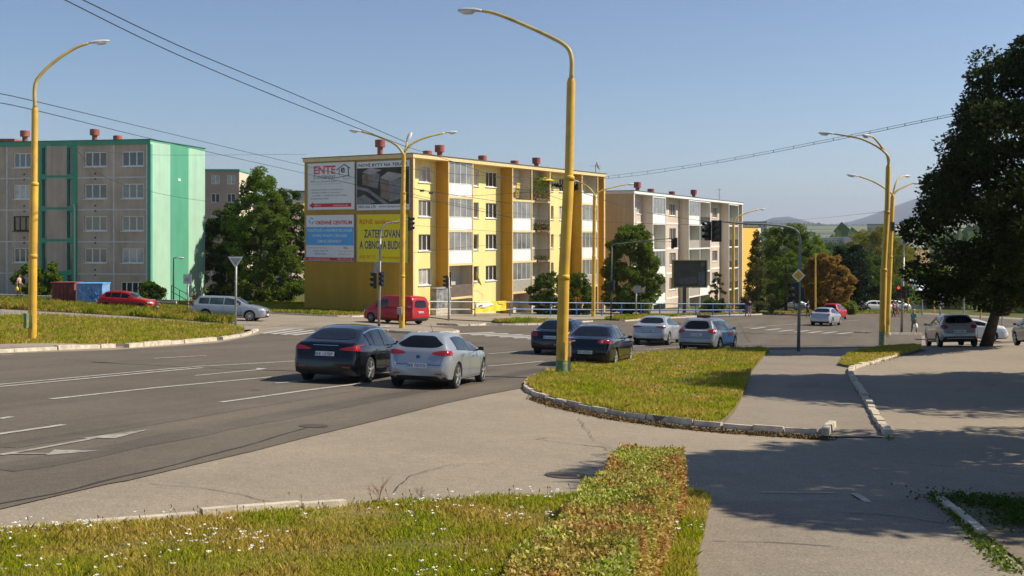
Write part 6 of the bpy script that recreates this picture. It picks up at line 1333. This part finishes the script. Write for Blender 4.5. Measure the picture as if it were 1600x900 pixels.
M['plate'] = mat('plate', (.72, .73, .74), rough=.4, var=.03)
def hatch(L=4.3, W=1.77, H=1.45, **k):
    s = dict(L=L, W=W, wx=(.78, L-.90), R=.32, top=[(0, .60), (.03, .66), (.06, .88), (.14, .98), (.28, 1.16), (.50, H-.06), (.80, H-.005), (1.5, H), (2.1, H-.02), (2.5, H-.07), (3.05, 1.20), (3.42, .99), (3.8, .92), (L-.12, .78), (L-.02, .66), (L, .55)], belt=[(0, .95), (.5, .97), (2.0, .93), (3.3, .90), (L, .8)], panes=[(.60, 1.02), (1.06, 1.98), (2.05, 3.05)], seams=[.98+.05, 2.02, 3.08], handles=[1.2, 2.25], rearglass=(.56, .46, 1.03, H-.11), frontglass=(.66, .52, .98, H-.08), tails=[(.44, .74, .80, .95, 'tail_lamp')], heads=(.45, .80, .60, .78), plate=.52, mirror=2.85, spokes=5); s.update(k); return s
def sedan(L=4.7, W=1.82, H=1.46, **k):
    s = dict(L=L, W=W, wx=(.98, L-.95), R=.325, top=[(0, .62), (.03, .70), (.06, .92), (.12, .995), (.30, 1.02), (.62, 1.06), (1.30, H-.07), (1.75, H-.01), (2.2, H), (2.7, H-.04), (3.0, H-.12), (3.62, 1.01), (4.1, .93), (L-.15, .78), (L-.02, .66), (L, .55)], belt=[(0, .99), (.9, .985), (2.2, .94), (3.5, .90), (L, .8)], panes=[(1.02, 1.36), (1.40, 2.14), (2.21, 3.24)], seams=[1.38, 2.18, 3.28], handles=[1.55, 2.45], rearglass=(.62, .50, 1.07, H-.09), frontglass=(.66, .52, 1.0, H-.08), tails=[(.50, .80, .80, .93, 'tail_lamp')], heads=(.48, .82, .60, .78), plate=.62, mirror=3.05, spokes=5, chrome=0); s.update(k); return s
def wagon(L=4.57, W=1.77, H=1.47, **k):
    s = dict(L=L, W=W, wx=(.95, L-.92), R=.315, top=[(0, .62), (.03, .70), (.06, .95), (.16, 1.08), (.42, H-.07), (.60, H-.02), (1.2, H), (2.3, H), (2.8, H-.08), (3.40, 1.03), (3.9, .95), (L-.15, .80), (L-.02, .68), (L, .55)], belt=[(0, .96), (2.0, .94), (3.4, .92), (L, .82)], panes=[(.52, 1.12), (1.18, 2.0), (2.07, 3.06)], seams=[1.15, 2.03, 3.12], handles=[1.35, 2.3], rearglass=(.60, .54, 1.04, H-.10), frontglass=(.64, .52, 1.01, H-.08), tails=[(.58, .78, .80, 1.0, 'tail_lamp')], heads=(.42, .78, .60, .80), plate=.66, mirror=2.92, spokes=5); s.update(k); return s
P_black = paint('paint_black', (.004, .0045, .006), .0, .12, .6); P_blackblue = paint('paint_blue_black', (.004, .007, .014), .0, .12, .6); P_silver = paint('paint_silver', (.36, .39, .425), .45, .30); P_silver2 = paint('paint_silver_warm', (.42, .42, .41), .6, .35); P_grey = paint('paint_grey', (.33, .34, .34), .5, .35)
P_red = paint('paint_red', (.42, .004, .005), .0, .35, .3); P_red2 = paint('paint_red_old', (.36, .008, .006), .0, .5, .2); P_white = paint('paint_white', (.66, .66, .62), .0, .35); P_lightsilver = paint('paint_light_silver', (.45, .47, .49), .5, .35)
# queue in the right lanes
c1, sf, tp = car('parked_car', 'black liftback with chrome window trim, left of the silver hatchback', (555, 591), 11.5, sedan(4.78, 1.88, 1.50, chrome=1, R=.345, wx=(1.0, 3.83), tails=[(.38, .84, .85, .99, 'tail_lamp')], ts='wedge', tl=.05, top=[(0, .62), (.03, .70), (.05, .95), (.10, 1.06), (.40, 1.15), (1.05, 1.40), (1.6, 1.485), (2.2, 1.50), (2.7, 1.46), (3.0, 1.38), (3.70, 1.03), (4.2, .95), (4.63, .80), (4.76, .66), (4.78, .55)], rearglass=(.62, .48, 1.14, 1.41), plate=.72, reg='KE 127EP'), P_black, group='cars waiting in the right lanes', scale=.95)
c1.name = 'black_liftback'
for sg in (-1, 1): tp('B', .11, .11, .44, .47, 'bumper_reflector', M['tail_lamp'], .012, 6, 3, cy=.60*sg)
tp('B', .34, .34, .985, 1.0, 'boot_trim', M['chrome'], .012, 8, 2)
c2, sf, tp = car('silver_hatchback', 'silver rounded hatchback nearest to the viewer, in the outer lane', (689, 600), 13, hatch(4.31, 1.77, 1.455, R=.33, trim=0, tails=[(.36, .80, .88, 1.0, 'tail_lamp')], ts='almond', tl=.02, wrap=.30, plan=[(0, .70), (.05, .82), (.14, .91), (.3, .96), (.6, .995), (.9, 1.0), (1.4, .985), (2.6, .985), (3.2, 1.0), (3.6, .98), (4.0, .88), (4.2, .76), (4.31, .62)], rw=.62, rearglass=(.60, .42, 1.07, 1.36), rcr=.28, plate=.56, reg='KE 731CG', top=[(0, .60), (.03, .68), (.05, .90), (.12, 1.02), (.26, 1.18), (.46, 1.36), (.75, 1.43), (1.3, 1.455), (1.8, 1.43), (2.25, 1.36), (2.9, 1.13), (3.30, .97), (3.8, .88), (4.18, .74), (4.29, .64), (4.31, .52)], belt=[(0, .99), (.5, 1.0), (1.2, .98), (2.2, .92), (3.3, .86), (4.31, .8)], panes=[(.82, 1.86), (1.93, 2.95)], seams=[1.02, 1.9, 3.0], mirror=2.7, mm=M['black']), P_silver, group='cars waiting in the right lanes', scale=.93)
tp('B', .045, .045, .80, .87, 'badge', M['bb_darkblue'], .016, 4, 3); [tp('B', .09, .09, .40, .425, 'bumper_reflector', M['tail_lamp'], .012, 6, 3, cy=.56*sg) for sg in (-1, 1)]
b = MB(); b.tube([(-.9, 0, 1.44), (-1.15, 0, 1.64)], .006, 5); b.build('antenna', M['black'], c2)
c3, sf, tp = car('black_saloon', 'dark saloon with round twin tail lights just right of the tall yellow lamp', (937, 569), 17, sedan(4.77, 1.82, 1.47, tails=[(.42, .80, .82, .98, 'tail_lamp')], ts='round', reg='KE 605DA', plate=.48, mm=M['black']), P_blackblue, group='cars waiting in the right lanes', scale=.96)
for sg in (-1, 1): tp('B', .045, .045, .86, .94, 'lamp_ring', M['tail_clear'], .018, 6, 3, cy=.58*sg)
car('black_estate', 'black car half hidden behind the tall yellow lamp', (884, 551.5), 19, wagon(4.7, 1.79, 1.43, tails=[(.50, .78, .74, .90, 'tail_lamp')], reg='KE 340AN', top=[(0, .60), (.03, .68), (.06, .90), (.12, .96), (.5, 1.0), (1.15, 1.36), (1.6, 1.42), (2.3, 1.43), (2.8, 1.36), (3.45, 1.0), (4.0, .92), (4.55, .78), (4.68, .66), (4.7, .55)], panes=[(.95, 1.3), (1.36, 2.1), (2.16, 3.1)], rearglass=(.60, .50, 1.03, 1.35)), P_black, group='cars waiting in the right lanes')
car('silver_saloon', 'silver saloon with narrow red tail lights ahead of the dark cars', (1028, 537), 20, sedan(4.43, 1.745, 1.415, tails=[(.34, .78, .86, .95, 'tail_lamp')], ts='almond', tl=-.03, reg='KE 874BK', plate=.66, top=[(0, .62), (.03, .70), (.06, .93), (.12, .99), (.30, 1.02), (.60, 1.05), (1.2, 1.34), (1.65, 1.405), (2.1, 1.415), (2.6, 1.36), (2.85, 1.28), (3.40, .97), (3.85, .90), (4.28, .76), (4.41, .64), (4.43, .53)], panes=[(.95, 1.3), (1.34, 2.05), (2.11, 3.02)], rearglass=(.60, .48, 1.06, 1.33), mirror=2.9, wx=(.9, 3.5)), P_lightsilver, group='cars waiting in the right lanes')
c6, sf, tp = car('silver_taxi', 'grey hatchback with blue and red door advert and dark roof sign', (1108, 548), 26, hatch(4.25, 1.77, 1.48, tails=[(.50, .82, .84, 1.06, 'tail_lamp')], ts='wedge', trim=1, reg='KE 219DL', plate=.72), P_grey, group='cars waiting in the right lanes')
sf('R', [[(x, .45), (x, .60), (x, .72), (x, .86)] for x in np.linspace(1.2, 3.0, 10)], 'door_advert', mat('advert_blue', (.16, .42, .75), var=.1), c6, .010)
sf('R', [[(x, .66), (x, .82)] for x in np.linspace(1.95, 2.9, 8)], 'advert_lettering', mat('advert_red', (.75, .10, .06), var=.4, scale=18), c6, .014)
sf('R', [[(x, .92), (x, 1.0)] for x in np.linspace(.1, .45, 5)], 'advert_patch', M['white'], c6, .012); tp('B', .5, .5, .955, .985, 'stripe', M['white'], .014)
b = MB(); b.box(-.95, -.72, -.30, .30, 1.49, 1.60); bevel(b.build('roof_sign', mat('roof_sign', (.10, .05, .04)), c6), .03)
# red van turning left
vs = dict(L=4.4, W=1.80, cat='van', van=1, wx=(.86, 3.54), R=.31, top=[(0, .55), (.02, .60), (.04, 1.0), (.07, 1.45), (.16, 1.70), (.32, 1.80), (.8, 1.83), (2.2, 1.83), (2.6, 1.78), (3.0, 1.62), (3.62, 1.12), (3.75, 1.05), (4.15, .90), (4.34, .74), (4.40, .55)], belt=[(0, 1.05), (2.2, 1.04), (3.2, 1.02), (4.4, .85)], panes=[(2.15, 3.12)], seams=[2.08, 3.2, 1.2], handles=[2.3], rearglass=(.58, .52, 1.08, 1.56), frontglass=(.66, .58, 1.15, 1.70), tails=[(.72, .82, .72, 1.22, 'tail_lamp')], heads=(.40, .80, .62, .88), plate=.74, mirror=3.05, spokes=9, plan=[(0, .90), (.06, .95), (.2, .98), (.6, 1), (1.0, 1), (3.3, 1), (3.8, .97), (4.15, .90), (4.32, .80), (4.4, .66)], rw=.84, ru=.26, trim=1, wrap=.12, reg='KE 556CM')
car('red_van', 'red panel van turning left behind the middle lamp', (617, 505), -54, vs, P_red, group='cars crossing the junction', rim=M['steel_rim'])
# estate and red hatchback on the side road at left
car('silver_estate', 'silver blue estate car in profile behind the give way post', (360, 500), 90, wagon(4.57, 1.77, 1.47, spokes=9, trim=1, heads=(.45, .82, .62, .80)), P_silver, group='cars on the side road at left', glass=M['car_glass_clear'], rim=M['alloy'])
car('red_hatchback', 'old red hatchback in profile right of the blue container', (201, 487), 94, hatch(3.9, 1.62, 1.41, R=.28, wx=(.62, 3.1), top=[(0, .55), (.03, .62), (.06, .88), (.14, .97), (.30, 1.15), (.52, 1.35), (.80, 1.40), (1.5, 1.41), (1.9, 1.38), (2.15, 1.31), (2.65, .99), (3.0, .93), (3.7, .80), (3.86, .66), (3.9, .52)], panes=[(.55, .95), (1.0, 1.62), (1.68, 2.42)], seams=[.97, 1.65, 2.5], handles=[1.1, 1.85], mirror=2.35, heads=(.45, .74, .60, .76), trim=1), P_red2, group='cars on the side road at left', rim=M['steel_rim'])
# far traffic
car('silver_saloon', 'small silver saloon at the far crossing with a red car behind it', (1291, 508.5), 30, sedan(4.25, 1.65, 1.43, tails=[(.58, .76, .84, .98, 'tail_lamp')], reg='KE 093BA', plate=.5, wx=(.85, 3.35), top=[(0, .62), (.03, .70), (.06, .93), (.12, 1.0), (.30, 1.03), (.55, 1.06), (1.05, 1.35), (1.5, 1.42), (2.0, 1.43), (2.45, 1.37), (2.7, 1.28), (3.2, .98), (3.7, .90), (4.1, .76), (4.23, .64), (4.25, .53)], panes=[(.85, 1.15), (1.19, 1.85), (1.91, 2.8)], mirror=2.7), P_lightsilver, group='far traffic beyond the crossing')
car('red_hatchback', 'bright red hatchback partly hidden by the far silver saloon', (1304, 499), 30, hatch(4.0, 1.68, 1.50, R=.30, wx=(.7, 3.2), panes=[(.6, 1.0), (1.04, 1.8), (1.86, 2.75)], top=[(0, .60), (.03, .66), (.06, .95), (.14, 1.05), (.25, 1.25), (.45, 1.46), (.80, 1.50), (1.5, 1.50), (2.0, 1.46), (2.3, 1.38), (2.9, 1.05), (3.2, .98), (3.6, .90), (3.88, .75), (3.98, .64), (4.0, .53)], mirror=2.55), P_red, group='far traffic beyond the crossing')
car('offroad_car', 'far pale off road car coming towards the crossing', (1338, 494), 205, hatch(4.2, 1.75, 1.68, R=.36, top=[(0, .65), (.03, .72), (.06, 1.0), (.12, 1.15), (.30, 1.60), (.7, 1.67), (1.8, 1.68), (2.3, 1.60), (2.8, 1.20), (3.0, 1.10), (3.9, 1.02), (4.15, .80), (4.2, .60)], belt=[(0, 1.08), (3, 1.06), (4.2, .95)], panes=[(.5, 1.1), (1.16, 1.85), (1.9, 2.6)], frontglass=(.66, .54, 1.17, 1.58), heads=(.5, .8, .78, .92), mirror=2.5), P_white, group='far traffic beyond the crossing', d=150)
# parked at right
car('silver_hatchback', 'silver hatchback parked in the shade of the big maple', (1485, 537), 10, hatch(4.02, 1.67, 1.45, R=.30, wx=(.68, 3.14), tails=[(.48, .76, .80, .96, 'tail_lamp')], trim=1, reg='KE 418AV', plate=.62, panes=[(.55, .98), (1.03, 1.85), (1.9, 2.8)], seams=[1.0, 1.88, 2.85], handles=[1.15, 2.1], top=[(0, .60), (.03, .66), (.05, .92), (.10, .99), (.20, 1.16), (.36, 1.37), (.6, 1.43), (1.5, 1.45), (1.95, 1.42), (2.3, 1.34), (2.85, 1.05), (3.15, .95), (3.6, .88), (3.9, .74), (4.0, .62), (4.02, .53)], mirror=2.62), P_silver2, group='cars parked under the maple', glass=M['car_glass'], d=49.5)
car('white_saloon', 'low white car standing behind the maple trunk', (1511, 528), 104, sedan(4.3, 1.68, 1.34), P_white, group='cars parked under the maple', d=64)
car('dark_hatchback', 'dark car cut off by the right frame edge', (1628, 533), 8, hatch(4.1, 1.7, 1.5), P_grey, group='cars parked under the maple', d=50)
i = 0
for px, py, hd, pm, lb in ((1234, 484.5, 80, P_silver, 'silver car parked behind the blue railing, left end of the row'), (1262, 484.5, 82, P_white, 'white car parked behind the railing near the rusty tree'), (1366, 488, 84, P_white, 'white car parked right of the pale off road car'), (1396, 487, 86, P_lightsilver, 'light car parked behind the pair of yellow poles'), (1246, 480, 80, P_white, 'white car parked in the second row behind the railing')):
    car('parked_car', lb, (px, py), hd, hatch(4.0, 1.68, 1.44) if i % 2 else sedan(4.3, 1.7, 1.42), pm, group='cars in the far car park', detail=False); i += 1
# ------------------------------------------------ people
def skin_mesh(verts, edges, radii, root_i=0, sub=1):
    me = bpy.data.meshes.new('sk'); me.from_pydata([tuple(v) for v in verts], edges, []); o = bpy.data.objects.new('sk', me); COL.objects.link(o)
    md = o.modifiers.new('s', 'SKIN'); md.use_smooth_shade = True
    for i, r in enumerate(radii): me.skin_vertices[0].data[i].radius = (r, r) if not isinstance(r, tuple) else r
    me.skin_vertices[0].data[root_i].use_root = True
    s = o.modifiers.new('u', 'SUBSURF'); s.levels = sub; dg = bpy.context.evaluated_depsgraph_get(); nm = bpy.data.meshes.new_from_object(o.evaluated_get(dg)); bpy.data.objects.remove(o); return nm
def person(p, head, label, shirt, trousers, hair, H=1.68, stride=.28, bag=None, long_arm=False, group='people on foot', skirt=False):
    k = H/1.7; root = empty('person', p, -R(head)); tag(root, label, 'person', group)      # faces +y locally
    s = stride; V = []; E = []; Rr = []
    def add(v, r, par=None): V.append((v[0]*k, v[1]*k, v[2]*k)); Rr.append(tuple(q*k for q in r) if isinstance(r, tuple) else r*k); i = len(V)-1; (E.append((par, i)) if par is not None else None); return i
    pel = add((0, 0, .95), .12); ch = add((0, -.01, 1.18), .115, pel); sh = add((0, 0, 1.38), (.13, .09), ch); nk = add((0, .01, 1.47), .05, sh); hd = add((0, .03, 1.58), .085, nk); cr = add((0, .02, 1.66), .07, hd)
    hands = []
    for sg, sw in ((-1, 1), (1, -1)):
        a = add((.19*sg, 0, 1.38), .052, sh); e = add((.24*sg, .06*sw*s/.28-.02, 1.12), .04, a); w_ = add((.25*sg, .14*sw*s/.28+.04, .90), .028, e); h = add((.25*sg, .16*sw*s/.28+.05, .83), (.018, .035), w_); hands.append((sg, V[h]))
        for j, (dy, ln) in enumerate(((-.028, .055), (-.010, .07), (.010, .072), (.028, .062))):
            f1 = add((.25*sg, .16*sw*s/.28+.05+dy, .785), .0095, h); add((.245*sg-.01*sg, .16*sw*s/.28+.06+dy, .785-ln), .007, f1)
        t = add((.235*sg, .16*sw*s/.28+.095, .82), .010, h); add((.225*sg, .16*sw*s/.28+.115, .79), .009, t)
        hp = add((.09*sg, 0, .90), .085, pel); kn = add((.10*sg, -sw*s*.35+.04, .50), .055, hp); an = add((.10*sg, -sw*s, .09), .038, kn); add((.105*sg, -sw*s+.13, .035), (.04, .03), an)
    me = skin_mesh(V, E, Rr, 0, 1); link('body', me, M['skin'], root)
    # clothes are shells a little wider than the body
    def piece(idx_fn, name, m, grow): 
        keep = [i for i in range(len(V)) if idx_fn(i)]; mp = {o: n for n, o in enumerate(keep)}; e = [(mp[a], mp[c]) for a, c in E if a in mp and c in mp]
        me = skin_mesh([V[i] for i in keep], e, [tuple(q+grow for q in Rr[i]) if isinstance(Rr[i], tuple) else Rr[i]+grow for i in keep], 0, 1); return link(name, me, m, root)
    L0 = 6; per = 17-0; n_arm = 4+8+2; blk = n_arm+4
    arm = lambda i: [(i-L0) % blk for _ in (0,)][0] if i >= L0 else None
    piece(lambda i: i in (0, 1, 2) or (i >= L0 and arm(i) in (0, 1)) or (long_arm and i >= L0 and arm(i) == 2), 'shirt', shirt, .018)
    piece(lambda i: i == 0 or (i >= L0 and arm(i) in (n_arm, n_arm+1, n_arm+2)), 'trousers', trousers, .014 if not skirt else .05)
    for b0 in (L0, L0+blk):
        a, t = Vector(V[b0+n_arm+2]), Vector(V[b0+n_arm+3]); b = MB(); b.tube([a+Vector((0, -.04, -.05)), a+Vector((0, .03, -.05)), t+Vector((0, .04, -.005))], [.042*k, .05*k, .035*k], 8); b.build('shoe', M['black'], root, smooth=True)
    c = Vector(V[5]); b = MB(); b.lathe([(.01, .045), (.06, .035), (.088, 0), (.092, -.05), (.085, -.10), (.07, -.13)], 14, (c.x, c.y-.018, c.z+.035)); me = b.mesh('hair')
    for v in me.vertices:
        if v.co.y > c.y+.03 and v.co.z < c.z-.01: v.co.z = c.z-.01
    link('hair', me, hair, root, smooth=True)
    hc = Vector(V[4]); b = MB(); b.tube([hc+Vector((0, .075, .01)), hc+Vector((0, .105, -.015))], [.012, .016], 6); b.build('nose', M['skin'], root, smooth=True)
    for sg in (-1, 1):
        b = MB(); b.lathe([(.003, .012), (.011, .006), (.011, -.004)], 8, (hc.x+.03*sg, hc.y+.082, hc.z+.02), 'y'); b.build('eye', M['black'], root); b = MB(); b.lathe([(.012, .0), (.024, .006), (.018, .014)], 8, (hc.x+.078*sg, hc.y, hc.z), 'x'); b.build('ear', M['skin'], root)
    b = MB(); b.box(hc.x-.022, hc.x+.022, hc.y+.078, hc.y+.09, hc.z-.042, hc.z-.034); b.build('mouth', M['red'], root)
    if bag:
        for sg, mm, lb in bag:
            hv = [h for q, h in hands if q == sg][0]; q = Vector(hv); co_ = math.cos(-R(head)); si = math.sin(-R(head)); wp = Vector((root.location.x+q.x*co_-q.y*si, root.location.y+q.x*si+q.y*co_, root.location.z+q.z-.08))
            b = MB(); b.lathe([(.01, -.36), (.12, -.35), (.14, -.22), (.11, -.10), (.05, -.03), (.01, 0)], 12); me = b.mesh('carrier_bag'); me.transform(Matrix.Diagonal((1, .6, 1, 1))); o = link('carrier_bag', me, mm, None, smooth=True); o.location = wp; o.rotation_euler = (0, 0, -R(head)+1.57); tag(o, lb, 'bag')
            b = MB(); b.tube([(-.04, 0, -.04), (-.02, 0, .03), (.02, 0, .03), (.04, 0, -.04)], .006, 5); b.build('handle', mm, o)
    return root
cl = lambda n, c: mat(n, c, rough=.85, var=.12, scale=12)
M['hair_grey'] = mat('hair_grey', (.45, .33, .25)); M['hair_dark'] = mat('hair_dark', (.03, .02, .015))
person(G(1428, 521), 60, 'woman in a bright green top walking by the crossing with pale bags', cl('green_top', (.01, .34, .28)), cl('olive_skirt', (.20, .19, .12)), M['hair_grey'], 1.62, .18, bag=[(1, M['white'], 'white carrier bag in the right hand of the woman in green'), (-1, M['lamp_body'], 'pale carrier bag in the left hand of the woman in green')])
pp = G(1383.5, 519); person(pp, 200, 'person in light clothes half hidden by the front yellow pole', cl('beige_top', (.55, .50, .44)), cl('beige_trousers', (.36, .31, .25)), M['hair_dark'], 1.68, .12)
x_, y_ = at(30, 85.3); person(Vector((x_, y_, PX(30, 462, 85.3).z)), 90, 'person in white and pink by the low wall at far left', cl('white_pink', (.75, .45, .42)), cl('brown_trousers', (.12, .07, .05)), M['hair_dark'], 1.68, .2, bag=[(1, M['bb_yellow'], 'yellow bag carried by the person at far left')])
x_, y_ = at(1171, 104); person(Vector((x_, y_, gz(x_, y_))), 10, 'person in black top with pink bag by the orange wall', cl('black_top', (.02, .02, .02)), cl('light_trousers', (.55, .42, .38)), M['hair_dark'], 1.7, .15)
x_, y_ = at(1396, 112); person(Vector((x_, y_, gz(x_, y_))), 120, 'far person in red beside the pair of yellow poles', cl('red_top', (.55, .06, .05)), cl('dark_jeans', (.05, .05, .09)), M['hair_dark'], 1.7, .15)
x_, y_ = at(1402, 113); person(Vector((x_, y_, gz(x_, y_))), 100, 'far person in white just right of the person in red', cl('white_top', (.7, .68, .66)), cl('pink_trousers', (.5, .2, .18)), M['hair_dark'], 1.65, .15)
x_, y_ = at(1262, 105); person(Vector((x_, y_, gz(x_, y_))), 90, 'far person in dark clothes under the trees left of the far silver car', cl('dark_coat', (.05, .03, .03)), cl('dark_trousers2', (.04, .03, .05)), M['hair_dark'], 1.7, .15)
# ------------------------------------------------ the air
def haze():
    b = MB(); b.box(-9000, 9000, -25, 14500, -60, 420); o = b.build('haze', None or M['black']); o.data.materials.clear()
    m = bpy.data.materials.new('haze_air'); m.use_nodes = True; n = m.node_tree.nodes; n.clear(); out = n.new('ShaderNodeOutputMaterial'); v = n.new('ShaderNodeVolumePrincipled'); v.inputs['Color'].default_value = (.72, .80, 1, 1); v.inputs['Density'].default_value = .00011; v.inputs['Anisotropy'].default_value = .3
    m.node_tree.links.new(v.outputs[0], out.inputs['Volume']); o.data.materials.append(m); tag(o, 'thin bluish haze over the valley', 'haze', kind='stuff')
haze()
